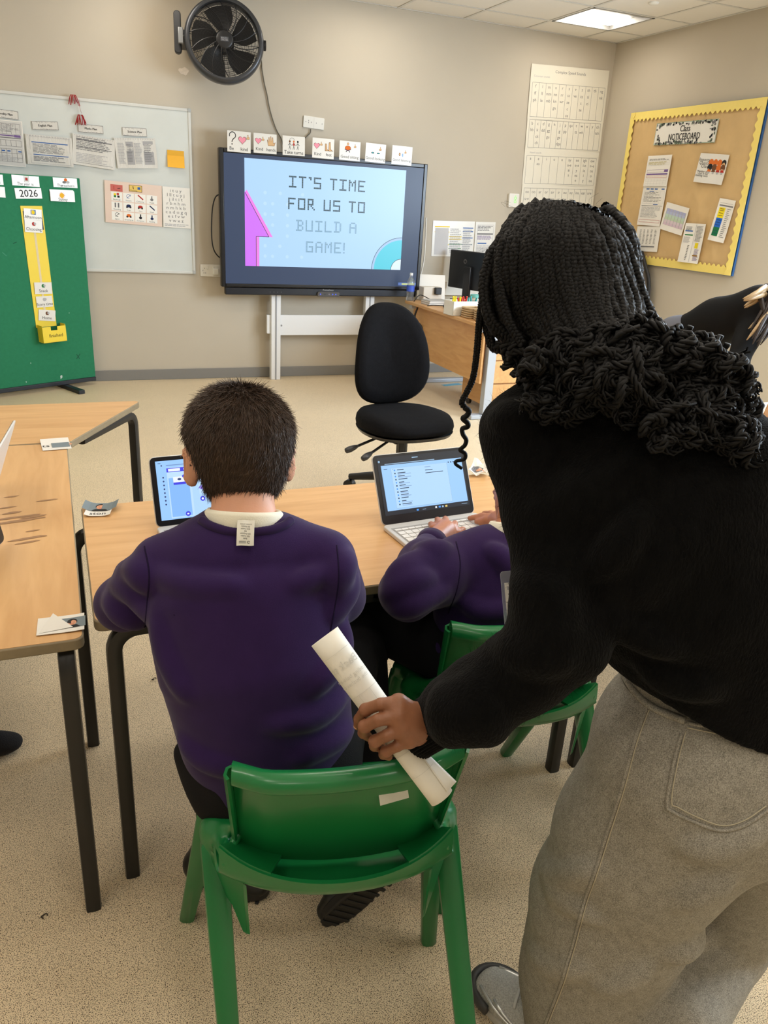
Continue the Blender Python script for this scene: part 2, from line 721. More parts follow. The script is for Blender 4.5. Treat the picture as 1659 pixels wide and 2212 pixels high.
class Blob:
    def __init__(self, vox):
        self.vox = vox
        self.ops = []
        self.fold = None

    def cone(self, a, b, ra, rb, k=0.02, flat=None, s=1.0, cut=False):
        """rounded cone from a to b; flat: direction in which it is squashed by s"""
        a, b = np.asarray(a, float), np.asarray(b, float)
        R_ = max(ra, rb)

        def f(P):
            d = b - a
            L = np.dot(d, d) + 1e-12
            t = np.clip(((P - a) @ d) / L, 0, 1)
            q = P - (a + t[..., None] * d)
            if flat is not None:
                n = _norm(flat)
                q = q + (q @ n)[..., None] * n * (1 / s - 1)
            return (np.sqrt((q * q).sum(-1)) - (ra + t * (rb - ra))) * (min(s, 1) if flat is not None else 1)
        self.ops.append((f, np.minimum(a, b) - R_ * max(s, 1), np.maximum(a, b) + R_ * max(s, 1), k, cut))
        return self

    def chain(self, pts, k=0.02, flat=None, s=1.0):
        for (a, ra), (b, rb) in zip(pts[:-1], pts[1:]):
            self.cone(a, b, ra, rb, k, flat, s)
        return self

    def ell(self, c, r, k=0.02, A=None, cut=False):
        """ellipsoid; A: rows = its axes"""
        c, r = np.asarray(c, float), np.asarray(r, float)
        A = np.eye(3) if A is None else np.array([_norm(q) for q in A])

        def f(P):
            q = (P - c) @ A.T
            k0 = np.sqrt(((q / r) ** 2).sum(-1))
            k1 = np.sqrt(((q / r ** 2) ** 2).sum(-1)) + 1e-9
            return k0 * (k0 - 1) / k1
        self.ops.append((f, c - r.max(), c + r.max(), k, cut))
        return self

    def loft(self, st, k=0.02):
        """st: list of (centre, half width, half depth, across direction) along a spine"""
        C = np.array([q[0] for q in st], float)
        Wd = np.array([q[1] for q in st], float)
        D = np.array([q[2] for q in st], float)
        X = np.array([_norm(q[3]) for q in st])

        def f(P):
            best = np.full(P.shape[:-1], 1e9)
            for i in range(len(C) - 1):
                d = C[i + 1] - C[i]
                L = np.dot(d, d)
                t = np.clip(((P - C[i]) @ d) / L, 0, 1)
                q = P - (C[i] + t[..., None] * d)
                x = X[i] + t[..., None] * (X[i + 1] - X[i])
                x = x / np.linalg.norm(x, axis=-1)[..., None]
                T = _norm(d)
                x = x - (x @ T)[..., None] * T
                x = x / np.linalg.norm(x, axis=-1)[..., None]
                y = np.cross(np.broadcast_to(T, x.shape), x)
                a = Wd[i] + t * (Wd[i + 1] - Wd[i])
                b = D[i] + t * (D[i + 1] - D[i])
                lx, ly, lz = (q * x).sum(-1), (q * y).sum(-1), q @ T
                e = np.minimum(a, b)
                k0 = np.sqrt((lx / a) ** 2 + (ly / b) ** 2 + (lz / e) ** 2)
                k1 = np.sqrt((lx / a ** 2) ** 2 + (ly / b ** 2) ** 2 + (lz / e ** 2) ** 2) + 1e-9
                best = np.minimum(best, k0 * (k0 - 1) / k1)
            return best
        r = max(Wd.max(), D.max())
        self.ops.append((f, C.min(0) - r, C.max(0) + r, k, False))
        return self

    def plane_cut(self, p, n, k=0.004):
        """removes everything on the side the normal points to"""
        p, n = np.asarray(p, float), _norm(n)
        self.ops.append(((lambda P: -((P - p) @ n)), None, None, k, True))
        return self

    def folds(self, items, r=.010, k=.028, sink=.5):
        """soft ridges along lines seen in the picture, laid on the surface built so far"""
        v0, self.vox = self.vox, .011
        f0, self.fold = self.fold, None
        me = self.mesh('rough', None)
        self.vox, self.fold = v0, f0
        t = BVHTree.FromPolygons([q.co for q in me.vertices], [tuple(p.vertices) for p in me.polygons])
        bpy.data.meshes.remove(me)
        for pts, sc in items:
            P = bez([np.array(q + (0,), float) for q in pts], 5)
            Q = []
            for x, y, _ in P:
                d = ray(x, y)
                h = t.ray_cast(Vector(C0), Vector(d / np.linalg.norm(d)))
                if h[0] is not None:
                    n = np.array(h[1]) * (-1 if h[1].dot(Vector(d)) > 0 else 1)
                    Q.append(np.array(h[0]) - n * r * sc * sink)
            n_ = len(Q)
            for i in range(n_ - 1):
                f = lambda q: r * sc * (.25 + .75 * math.sin(math.pi * min(1, max(0, (q + .5) / n_))))
                self.cone(Q[i], Q[i + 1], f(i), f(i + 1), k)
        return self

    def mesh(self, name, m, disp=None):
        v = self.vox
        lo = np.min([o[1] for o in self.ops if o[1] is not None and not o[4]], axis=0) - 3 * v
        hi = np.max([o[2] for o in self.ops if o[2] is not None and not o[4]], axis=0) + 3 * v
        N = np.ceil((hi - lo) / v).astype(int) + 1
        D = np.full(N, 0.2, dtype=np.float32)
        ax = [lo[i] + v * np.arange(N[i]) for i in range(3)]
        for f, a, b, k, cut in self.ops:
            if a is None:
                i0, i1 = np.zeros(3, int), N
            else:
                i0 = np.maximum(0, np.floor((a - lo) / v - 2 - (k + 0.01) / v).astype(int))
                i1 = np.minimum(N, np.ceil((b - lo) / v + 3 + (k + 0.01) / v).astype(int))
            if (i1 <= i0).any():
                continue
            sl = tuple(slice(p, q) for p, q in zip(i0, i1))
            P = np.stack(np.meshgrid(ax[0][sl[0]], ax[1][sl[1]], ax[2][sl[2]], indexing='ij'), -1)
            d = f(P).astype(np.float32)
            c = D[sl]
            if cut:
                d = -d
                h = np.clip(0.5 + 0.5 * (d - c) / k, 0, 1)
                D[sl] = c + (d - c) * h + k * h * (1 - h)
            else:
                h = np.clip(0.5 + 0.5 * (c - d) / k, 0, 1)
                D[sl] = c + (d - c) * h - k * h * (1 - h)
        if self.fold is not None:
            D += self.fold(np.stack(np.meshgrid(*ax, indexing='ij'), -1)).astype(np.float32)
        V, Q = surface_nets(D)
        V = V * v + lo
        if disp is not None:
            V = disp(V)
        me = bpy.data.meshes.new(name)
        me.vertices.add(len(V))
        me.vertices.foreach_set('co', V.astype(np.float32).ravel())
        me.loops.add(len(Q) * 4)
        me.loops.foreach_set('vertex_index', Q.ravel().astype(np.int32))
        me.polygons.add(len(Q))
        me.polygons.foreach_set('loop_start', np.arange(len(Q), dtype=np.int32) * 4)
        me.update(calc_edges=True)
        me.validate()
        me.polygons.foreach_set('use_smooth', [True] * len(me.polygons))
        if m is not None:
            me.materials.append(m)
        return me

    def build(self, name, m, parent=None, disp=None, smooth=2):
        me = self.mesh(name, m, disp)
        o = bpy.data.objects.new(name, me)
        link(o, parent, WM[parent.name].inverted() if parent is not None else None)
        if smooth:
            s = o.modifiers.new('smooth', 'SMOOTH')
            s.factor, s.iterations = 0.5, smooth
        return o


def surface_nets(D):
    S = D < 0
    nx, ny, nz = D.shape
    c = S[:-1, :-1, :-1].astype(np.int8)
    cnt = np.zeros((nx - 1, ny - 1, nz - 1), np.int8)
    for i in (0, 1):
        for j in (0, 1):
            for k in (0, 1):
                cnt += S[i:nx - 1 + i, j:ny - 1 + j, k:nz - 1 + k]
    act = (cnt > 0) & (cnt < 8)
    idx = np.argwhere(act)
    num = -np.ones(act.shape, np.int64)
    num[act] = np.arange(len(idx))
    acc = np.zeros((len(idx), 3))
    n = np.zeros(len(idx))
    cor = [(i, j, k) for i in (0, 1) for j in (0, 1) for k in (0, 1)]
    for a in range(8):
        for b in range(a + 1, 8):
            pa, pb = np.array(cor[a]), np.array(cor[b])
            if np.abs(pa - pb).sum() != 1:
                continue
            da = D[tuple((idx + pa).T)]
            db = D[tuple((idx + pb).T)]
            x = (da < 0) != (db < 0)
            t = np.where(x, da / np.where(x, da - db, 1), 0)
            acc += np.where(x[:, None], pa + t[:, None] * (pb - pa), 0)
            n += x
    V = idx + acc / n[:, None]
    Q = []
    for ax in range(3):
        o1, o2 = [(1, 2), (2, 0), (0, 1)][ax]
        sl0 = [slice(None)] * 3
        sl1 = [slice(None)] * 3
        sl0[ax], sl1[ax] = slice(0, -1), slice(1, None)
        A, B = S[tuple(sl0)], S[tuple(sl1)]
        e = np.argwhere(A != B)
        e = e[(e[:, o1] > 0) & (e[:, o2] > 0) & (e[:, o1] < D.shape[o1] - 1) & (e[:, o2] < D.shape[o2] - 1)]
        d1, d2 = np.zeros(3, int), np.zeros(3, int)
        d1[o1], d2[o2] = 1, 1
        q = np.stack([num[tuple((e - d1 - d2).T)], num[tuple((e - d2).T)], num[tuple(e.T)], num[tuple((e - d1).T)]], 1)
        fl = A[tuple(e.T)]
        q[~fl] = q[~fl][:, ::-1]
        Q.append(q)
    Q = np.concatenate(Q)
    return V, Q[(Q >= 0).all(1)]


def wrinkle(amp, freq, dirv=None, seed=0):
    """soft cloth folds: displacement of points by a few skewed waves"""
    rs = np.random.RandomState(seed)
    Ws = [(rs.normal(size=3), rs.uniform(0, 6.28)) for _ in range(7)]
    return lambda V: amp * sum(np.sin(V @ (freq * w) + p) for w, p in Ws) / 3.0
# ================================================================== materials used all over
wall_m = mat('wall_paint', (190, 181, 165), 0.75, spec=0.25, noise=0.015, nscale=3)
ceil_m = mat('ceiling_tile', (226, 222, 214), 0.85, spec=0.1, bump=0.08, bscale=160)
grid_m = mat('ceiling_grid', (204, 202, 196), 0.5)
skirt_m = mat('skirting_vinyl', (128, 126, 122), 0.5)
white_m = mat('white_plastic', (226, 224, 216), 0.4)
metal_w = mat('white_powder_coat', (226, 228, 230), 0.35)
black_m = mat('black_plastic', (20, 20, 22), 0.4)
bezel_m = mat('dark_bezel', (17, 18, 22), 0.3)
dark_m = mat('dark_grey_plastic', (44, 45, 48), 0.4)
paper_m = mat('paper', (232, 229, 222), 0.75, spec=0.2)
lam_m = mat('laminated_paper', (226, 224, 218), 0.25, spec=0.5)
steel_m = mat('grey_metal', (150, 152, 154), 0.35, metal=0.6)
beech = wood_mat('beech_laminate', (196, 150, 98), (213, 170, 117), (3, 28, 28))
beech_y = wood_mat('beech_laminate_lengthways', (196, 150, 98), (213, 170, 117), (28, 3, 28))
desk_m = wood_mat('desk_beech', (196, 146, 92), (212, 166, 110), (26, 4, 26))
edge_m = mat('taupe_table_edge', (132, 118, 92), 0.55, noise=0.12, nscale=30)
leg_m = mat('black_tube', (24, 24, 24), 0.38, noise=0.2, nscale=12)
floor_m = floor_mat()
BACK, RIGHT, CEIL, LEFT, FRONT = 6.81, 4.942, 2.975, -2.6, -2.5

# ================================================================== the room
b = MB().box((LEFT - .1, FRONT - .1, -0.1), (RIGHT + .1, BACK + .1, 0))
struct(b.build('floor', floor_m))
struct(MB().box((LEFT - .1, BACK, 0), (RIGHT + .1, BACK + .1, 3.2)).build('wall_back', wall_m))
b = MB()
for y0, y1, z0, z1 in ((FRONT, 0.0, 0, 3.2), (0.0, 1.9, 0, 0.95), (0.0, 1.9, 2.3, 3.2), (1.9, 2.4, 0, 3.2), (2.4, 4.3, 0, 0.95), (2.4, 4.3, 2.3, 3.2), (4.3, BACK, 0, 3.2)):
    b.box((RIGHT, y0, z0), (RIGHT + .12, y1, z1))
struct(b.build('wall_right', wall_m))
struct(MB().box((LEFT - .1, FRONT, 0), (LEFT, BACK, 3.2)).build('wall_left', wall_m))
struct(MB().box((LEFT - .1, FRONT - .1, 0), (RIGHT + .1, FRONT, 3.2)).build('wall_front', wall_m))
pane_m = mat('window_pane', (200, 215, 230), 0.1, emit=(200, 222, 255), estr=1.2)
for i, y0 in enumerate((0.0, 2.4)):
    b = MB()
    for a, c in (((0, 0), (0.06, 1.35)), ((1.84, 0), (1.9, 1.35)), ((0, 0), (1.9, 0.06)), ((0, 1.29), (1.9, 1.35)), ((0.92, 0), (0.98, 1.35))):
        b.box((RIGHT + .02, y0 + a[0], .95 + a[1]), (RIGHT + .09, y0 + c[0], .95 + c[1]))
    wn = struct(b.build('window_%d' % (i + 1), metal_w, bevel=0.004))
    MB().box((RIGHT + .05, y0 + .05, 1.0), (RIGHT + .06, y0 + 1.85, 2.25)).build('pane', pane_m, wn)
struct(MB().box((LEFT, BACK - .012, 0), (RIGHT, BACK, 0.086)).build('baseboard_back', skirt_m, bevel=0.003))
struct(MB().box((RIGHT - .012, FRONT, 0), (RIGHT, BACK - .012, 0.086)).build('baseboard_right', skirt_m, bevel=0.003))
b = MB().box((LEFT - .1, FRONT - .1, CEIL + .05), (RIGHT + .1, BACK + .1, CEIL + .15))
ceiling = struct(b.build('ceiling', grid_m))
GX = [4.572 - .6 * k for k in range(12)]
GY = [6.425 - .6 * k for k in range(15)]
xs = [RIGHT] + GX + [LEFT]
ys = [BACK] + GY + [FRONT]
LIGHTS = [(i, j) for i in (1, 4, 7, 10) for j in (1, 5, 7, 9, 11, 13)]  # third and fifth rows are added, unseen, to brighten the near floor
tile_me = None
for i in range(len(xs) - 1):
    for j in range(len(ys) - 1):
        if (i, j) in LIGHTS:
            continue
        w, d = xs[i] - xs[i + 1], ys[j] - ys[j + 1]
        cx, cy = (xs[i] + xs[i + 1]) / 2, (ys[j] + ys[j + 1]) / 2
        full = abs(w - .6) < 1e-3 and abs(d - .6) < 1e-3
        if full and tile_me:
            o = bpy.data.objects.new('ceiling_tile', tile_me)
            link(o, ceiling, Matrix.Translation((cx, cy, CEIL)))
        else:
            o = MB().box((-w / 2 + .004, -d / 2 + .004, .003), (w / 2 - .004, d / 2 - .004, .018)).build('ceiling_tile', ceil_m, ceiling, M=Matrix.Translation((cx, cy, CEIL)))
            if full:
                tile_me = o.data
b = MB()
for x in GX:
    b.box((x - .012, FRONT, CEIL - .001), (x + .012, BACK, CEIL + .002))
for y in GY:
    b.box((LEFT, y - .012, CEIL - .0012), (RIGHT, y + .012, CEIL + .0018))
b.box((LEFT, BACK - .02, CEIL - .002), (RIGHT, BACK, CEIL + .002)).box((RIGHT - .02, FRONT, CEIL - .002), (RIGHT, BACK, CEIL + .002))
b.build('ceiling_grid', grid_m, ceiling)
# round sensor in the tile right of the light
b = MB().lathe([(0, -.012), (.03, -.012), (.038, -.004), (.038, .003)], 24, M=Matrix.Translation((0, 0, 0)))
sx, sy, _ = onZ(1412, 6, CEIL)
tag(b.build('smoke_detector', white_m, smooth=60, M=Matrix.Translation((sx, sy, CEIL))), 'small round white detector on the ceiling tile beside the light', 'detector')

diff_m = mat('light_diffuser', (255, 250, 240), 0.4, emit=(255, 245, 230), estr=LAMP)
tray_m = mat('light_tray', (150, 149, 146), 0.5)


def ceiling_light(x, y, label, group=None):
    t = thing('ceiling_light', label, 'ceiling light', (x, y, CEIL), 0, group)
    b = MB()
    w = .29
    for lo, hi in (((-w, -w, -.003), (w, -w + .02, .045)), ((-w, w - .02, -.003), (w, w, .045)), ((-w, -w, -.003), (-w + .02, w, .045)), ((w - .02, -w, -.003), (w, w, .045)), ((-w, -w, .04), (w, w, .048))):
        b.box(lo, hi)
    b.build('frame', tray_m, t)
    # the bulging lens over the far two thirds and the sloping reflector on the near side
    G = []
    for i in range(13):
        a = math.pi * i / 12
        yy = .085 - .16 * math.cos(a)
        zz = .034 - .03 * math.sin(a)
        G.append([(-.265, yy, zz), (.20, yy, zz), (.262, .085 - .1 * math.cos(a), .036)])
    MB().grid(G, flip=True).build('diffuser', diff_m, t, smooth=180)
    MB().grid([[(-.265, -.268, .002), (.265, -.268, .002)], [(-.265, -.08, .036), (.265, -.08, .036)]], flip=False).build('reflector', tray_m, t)
    return t


for i, j in LIGHTS:
    cx, cy = (xs[i] + xs[i + 1]) / 2, (ys[j] + ys[j + 1]) / 2
    if (i, j) == (1, 1):
        ceiling_light(cx, cy, 'lit square recessed light in the ceiling by the corner of the room')
    else:
        ceiling_light(cx, cy, 'lit square recessed ceiling light, %s row from the screen wall, %s column from the windows' % (('first', 'second', 'third', 'fourth', 'fifth', 'sixth')[(1, 5, 7, 9, 11, 13).index(j)], ('first', 'second', 'third', 'fourth')[(1, 4, 7, 10).index(i)]), 'ceiling lights away from the corner')

# ================================================================== things on the back wall
# --- wall sockets
sock_m = mat('socket_plate', (222, 219, 210), 0.4)


def plate(name, label, cat, M, w, h, holes=(), seam=False, switches=(), th=.01):
    b = MB().prism(rrect(w, h, .006), 0, th, sock_m)
    o = b.build(name, sock_m, M=M, bevel=.002)
    tag(o, label, cat)
    if holes or seam:
        p = Print(w, h, th + .0004)
        for x, y in holes:
            p.r(x - .012, y - .05, x + .012, y + .05, 'g')
        if seam:
            p.r(.497, 0, .503, 1, 'l')
        p.build(o, 'holes')
    for x in switches:
        MB().box((x * w - w / 2 - .007, h * .12, th), (x * w - w / 2 + .007, h * .36, th + .005)).build('switch', white_m, o, bevel=.0015)
    return o


bw = ((0, BACK, 0), (0, -1, 0))
M, w, h = sheet_frame(*bw, (655, 249), (700, 256), (699, 282), (654, 274))
o = plate('wall_socket', 'pair of white blanking plates with a cable on the wall above the screen', 'socket', M, w, h, [(.12, .5), (.38, .5), (.62, .5), (.9, .5), (.25, .62), (.25, .45)], True)
M, w, h = sheet_frame(*bw, (437, 571), (474, 572), (474, 598), (437, 597))
o = plate('wall_socket', 'white double wall socket beside the lower left corner of the big screen', 'socket', M, w * 1.25, h, [(.12, .5), (.2, .68), (.16, .3), (.24, .3), (.82, .5)], False, (.33, .6))
MB().box((.015, -.03, .008), (.06, .02, .035)).build('plug', white_m, o, bevel=.006)
# CO2 / thermostat box with green display
M, w, h = sheet_frame(*bw, (1098, 418), (1119, 418), (1116, 448), (1094, 447))
o = MB().prism(rrect(w, h, .01), 0, .03).build('air_monitor', white_m, M=M, bevel=.003)
tag(o, 'small white wall box with a lit green display beside the letter chart', 'monitor box')
p = Print(w, h, .0306, mk=lambda c: glow('green_led', (110, 235, 60), 1.4))
for yy in (.42, .66):
    p.arc(.62, yy, .011, 0, 360, .004, 'gr', 12)
p.e(.62, .84, .003, .003)
p.build(o, 'display')

# --- the fan
t = thing('wall_fan', 'round black caged fan with a grey rim, high on the back wall', 'fan', M=Matrix.Translation((1.300, 6.50, 2.53)) @ Matrix.Rotation(math.radians(-9), 4, 'Z') @ Matrix.Rotation(math.radians(90 - 8), 4, 'X') @ Matrix.Scale(1.03, 4))
# local: z faces the room (slightly down), x to the right, y up
rim_m = mat('fan_rim', (70, 72, 76), 0.32, metal=0.5)
MB().lathe([(.243, -.05), (.262, -.055), (.272, -.03), (.276, .02), (.268, .05), (.255, .058), (.242, .055), (.236, .03), (.24, -.03), (.243, -.05)], 64).build('housing', rim_m, t, smooth=60)
b = MB()
for k in range(24):
    r = .062 + .0077 * k
    z = .05 - .012 * ((k / 23) ** 2)
    ps = [(r * math.cos(a), r * math.sin(a), z) for a in np.linspace(0, 2 * math.pi, 49)]
    b.tube(ps, .0019, 4, cap=False)
b.build('front_grille', black_m, t)
b = MB()
for k in range(14):
    a0 = 2 * math.pi * k / 14 + .3
    ps = [((.055 + .19 * s) * math.cos(a0 + .5 * s), (.055 + .19 * s) * math.sin(a0 + .5 * s), .05 - .012 * s * s) for s in np.linspace(0, 1, 9)]
    b.tube(ps, .0034, 5)
b.build('grille_rib', black_m, t)
b = MB()
for k in range(36):
    a0 = 2 * math.pi * k / 36
    b.tube([(.05 * math.cos(a0), .05 * math.sin(a0), -.045), (.245 * math.cos(a0), .245 * math.sin(a0), -.045)], .0022, 4)
for k in range(14):
    r = .07 + .0125 * k
    b.tube([(r * math.cos(a), r * math.sin(a), -.046) for a in np.linspace(0, 2 * math.pi, 41)], .0014, 4, cap=False)
b.build('rear_grille', black_m, t)
for k in range(5):
    a0 = 2 * math.pi * k / 5 + math.radians(88)
    G = []
    for i in range(9):
        s = i / 8
        r = .045 + .18 * s
        half = .34 + .14 * math.sin(math.pi * min(1, s * 1.05)) + .10 * s
        G.append([(r * math.cos(a0 + .25 * s + half * q), r * math.sin(a0 + .25 * s + half * q), -.004 - .02 * q * (1.2 - .5 * s)) for q in np.linspace(-1, 1, 7)])
    MB().sheet(G, .003).build('blade', black_m, t, smooth=60)
b = MB().lathe([(0, .056), (.05, .056), (.058, .052), (.061, .044), (.058, -.05), (0, -.06)], 32)
hub = b.build('hub', mat('fan_hub', (30, 30, 32), .4), t, smooth=50)
p = Print(.058, .032, .0568)
p.r(0, 0, 1, 1, (70, 71, 74))
p.t('BLACK+', .5, .68, .0125, 'l').t('DECKER', .5, .3, .0125, 'l')
p.build(hub, 'name_plate')
# motor and strut behind, bracket at the left
MB().lathe([(0, -.12), (.05, -.12), (.07, -.1), (.07, -.045)], 24).build('motor', black_m, t, smooth=50)
br = MB().prism(rrect(.05, .27, .024, 8), -.02, .02, M=Matrix.Translation((-.318, .035, -.03))).build('wall_bracket', dark_m, t, bevel=.006)
MB().box((-.315, -.045, .0), (-.28, .055, .03)).build('pivot_clamp', steel_m, t, bevel=.004)
MB().cyl((-.30, .0, .0), (-.255, .0, .0), .024, n=20).build('pivot', black_m, t, smooth=50)
MB().cyl((.27, 0, 0), (.292, 0, 0), .034, n=20).build('knob', black_m, t, smooth=50, bevel=.004)
MB().box((-.30, -.02, -.215), (-.24, .06, -.03)).build('wall_arm', dark_m, t, bevel=.006)
# cable
cab = mat('grey_cable', (104, 98, 84), 0.5)
pts = [onY(x, y, BACK - .012) for x, y in ((556, 95), (562, 125), (566, 150), (571, 180), (577, 205), (581, 228), (588, 255), (597, 280), (608, 301), (616, 330))]
pts[0] = np.array([1.50, 6.62, 2.5])
o = MB().tube(bez(pts, 6), .0045, 6).build('fan_cable', cab, smooth=180)
tag(o, 'thin grey cable hanging down the wall from the fan to the screen', 'cable')
pts = [onY(x, y, BACK - .014) for x, y in ((671, 279), (670, 287), (663, 294), (655, 303), (648, 320))]
tag(MB().tube(bez(pts, 6), .0045, 6).build('socket_cable', cab, smooth=180), 'short grey cable bending down from the plates above the screen', 'cable')
# repaired patch of bare plaster
M, w, h = sheet_frame(*bw, (386, 146), (408, 146), (408, 162), (386, 162))
b = MB().prism([(w / 2 * math.cos(a) * (1 + .15 * math.sin(3 * a)), h / 2 * math.sin(a) * (1 + .2 * math.cos(5 * a))) for a in np.linspace(0, 6.28, 20)[:-1]], 0, .002)
tag(b.build('plaster_patch', mat('bare_plaster', (218, 208, 196), .9, noise=.08, nscale=60), M=M), 'small pale plaster patch on the wall below the fan', 'patch')

# --- interactive screen on its stand
SY = 6.60
TL, TR_, BR_, BL_ = (onY(x, y, SY) for x, y in ((473.5, 318), (929, 354.5), (902, 627), (479, 619)))
sx0, sx1, sz0, sz1 = (TL[0] + BL_[0]) / 2, (TR_[0] + BR_[0]) / 2, (BL_[2] + BR_[2]) / 2, (TL[2] + TR_[2]) / 2
sw, sh = sx1 - sx0, sz1 - sz0
tv = thing('interactive_screen', 'large black interactive classroom screen showing IT\'S TIME FOR US TO BUILD A GAME', 'screen', M=Matrix(((1, 0, 0, sx0), (0, 0, -1, SY), (0, 1, 0, sz0), (0, 0, 0, 1))))
# local: x right, y up, z to the room
bz = .034
b = MB()
b.box((0, 0, -.07), (sw, sh, -.012))
for lo, hi in (((0, 0), (bz, sh)), ((sw - bz, 0), (sw, sh)), ((bz, 0), (sw - bz, bz * .8)), ((bz, sh - bz), (sw - bz, sh))):
    b.box((lo[0], lo[1], -.012), (hi[0], hi[1], 0))
b.build('bezel', bezel_m, tv, bevel=.006)
pw, ph = sw - 2 * bz, sh - bz * 1.8
PM = Matrix.Translation((bz + pw / 2, bz * .8 + ph / 2, -.0115))
off_m = mat('screen_glass', (10, 12, 20), 0.3, spec=.25, emit=(74, 88, 116), estr=0.62)
pn = MB().box((-pw / 2, -ph / 2, 0), (pw / 2, ph / 2, .004)).build('panel', off_m, tv, M=PM)
GL = {'sky': (178, 217, 255), 'edge': (168, 200, 236), 'ink': (34, 62, 66), 'dot': (84, 124, 128), 'pk': (214, 116, 250), 'pk2': (244, 132, 236), 'teal': (78, 206, 226), 'white': (222, 240, 255), 'spot': (192, 226, 255), 'tag': (90, 120, 190), 'k': (14, 20, 34), 'y': (210, 220, 120)}
p = Print(pw, ph, .0045, mk=lambda c: glow('screen_' + c, GL[c], 0.84))
# the slide
X0, X1, Y0, Y1 = .095, .905, .145, .972
p.r(X0, Y0, X1, Y1, 'sky')


def S(x, y):
    return X0 + (X1 - X0) * x, Y0 + (Y1 - Y0) * y


for i in range(6):
    for j in range(7):
        x, y = S(.12 + .045 * i, .10 + .10 * j)
        if R.random() < .6 - .06 * i:
            p.e(x, y, .014, .014, 'spot', 10)


def pol(pts, c):
    p.p([S(*q) for q in pts], c)


pol([(.0, .0), (.065, .0), (.065, .285), (.143, .285), (.003, .70), (0, .69)], 'pk')
pol([(.003, .70), (.143, .285), (.166, .283), (.012, .715)], 'pk2')
pol([(.065, .0), (.085, .0), (.085, .285), (.065, .285)], 'pk2')
p.l([S(.003, .69), S(.143, .285), S(.066, .285), S(.066, 0)], .004, 'k')
# teal quarter ring
cx, cy = S(1.0, .0)
for r, c in ((.270, 'k'), (.266, 'edge'), (.248, 'teal'), (.092, 'k'), (.088, 'white')):
    pts = [(cx, cy)] + [(cx - r * 1.02 * math.cos(a) / pw, cy + r * math.sin(a) / ph) for a in np.linspace(0, math.pi / 2, 24)]
    p.p(pts, c)
FONT = {'I': ['11111', '00100', '00100', '00100', '00100', '00100', '11111'], 'T': ['11111', '00100', '00100', '00100', '00100', '00100', '00100'],
        "'": ['11', '01', '00', '00', '00', '00', '00'], 'S': ['11111', '10000', '10000', '11111', '00001', '00001', '11111'],
        'M': ['10001', '11011', '10101', '10101', '10001', '10001', '10001'], 'E': ['11111', '10000', '10000', '11110', '10000', '10000', '11111'],
        'F': ['11111', '10000', '10000', '11110', '10000', '10000', '10000'], 'O': ['11111', '10001', '10001', '10001', '10001', '10001', '11111'],
        'R': ['11110', '10010', '10010', '11110', '10100', '10010', '10001'], 'U': ['10001', '10001', '10001', '10001', '10001', '10001', '11111'],
        'B': ['11110', '01001', '01001', '01110', '01001', '01001', '11110'], 'L': ['10000', '10000', '10000', '10000', '10000', '10000', '11111'],
        'D': ['11110', '01001', '01001', '01001', '01001', '01001', '11110'], 'A': ['01110', '10001', '10001', '11111', '10001', '10001', '10001'],
        'G': ['11111', '10000', '10000', '10111', '10001', '10001', '11111'], '!': ['1', '1', '1', '1', '1', '0', '1'], ' ': ['0'] * 7}


def pixel_text(s, cx, cy, hh, c, dotted):
    u = hh / 7
    adv = []
    for ch in s:
        adv.append((len(FONT[ch][0]) + (3.4 if ch == ' ' else 1.55)) * u)
    wd = sum(adv)
    x = cx * pw - wd / 2
    for ch, a in zip(s, adv):
        for r_, row in enumerate(FONT[ch]):
            for q, bit in enumerate(row):
                if bit == '1':
                    xa, ya = x + q * u, cy * ph + hh / 2 - (r_ + 1) * u
                    if dotted:
                        for ii in (0, .5):
                            for jj in (0, .5):
                                p.r((xa + ii * u + u * .06) / pw, (ya + jj * u + u * .06) / ph, (xa + ii * u + u * .42) / pw, (ya + jj * u + u * .42) / ph, c)
                    else:
                        p.r((xa + u * .08) / pw, (ya + u * .08) / ph, (xa + u * 1.02) / pw, (ya + u * 1.02) / ph, c)
        x += a


pixel_text("IT'S TIME", *S(.505, .815), .088, 'ink', False)
pixel_text("FOR US TO", *S(.505, .612), .088, 'ink', False)
pixel_text("BUILD A", *S(.505, .408), .088, 'dot', True)
pixel_text("GAME!", *S(.500, .205), .088, 'dot', True)
p.r(.895, .012, .995, .036, 'tag')
p.r(.915, .018, .985, .030, 'y')
p.build(pn, 'slide')
# speaker bar and control pod
bar = MB().box((.03, -.062, -.065), (sw - .03, -.004, -.004)).build('speaker_bar', mat('speaker_bar', (16, 20, 30), .35), tv, bevel=.006)
pod = MB().prism(rrect(.2, .042, .015), 0, .02, M=Matrix.Translation((sw * .515, -.047, -.006))).build('control_panel', mat('control_panel', (66, 62, 60), .4), tv, bevel=.003)
p = Print(.2, .042, .0006, mk=lambda c: glow('led_' + c, {'b': (80, 110, 255), 'd': (40, 40, 44), 'g': (130, 120, 130)}[c], 1.0))
for x, c in ((.13, 'b'), (.33, 'd'), (.52, 'g'), (.68, 'b'), (.82, 'b')):
    p.e(x, .5, .0075, .0075, 'd', 14)
    p.e(x, .5, .006, .006, c, 14)
    p.e(x, .5, .0025, .0025, 'd', 10)
o = p.b.build('button', None, pod, M=Matrix.Translation((sw * .515, -.047, .0142)))
p = Print(.16, .02, 0)
p.t('Promethean', .5, .5, .02, 'l')
p.b.build('maker_lettering', None, tv, M=Matrix.Translation((sw * .515, -.014, -.0025)))
p = Print(.16, .02, 0)
for i in range(4):
    p.t('oooo'[i], .2 + .2 * i, .5, .016, 'g')
p.b.build('port_marks', None, tv, M=Matrix.Translation((sw * .255, -.035, -.0032)))
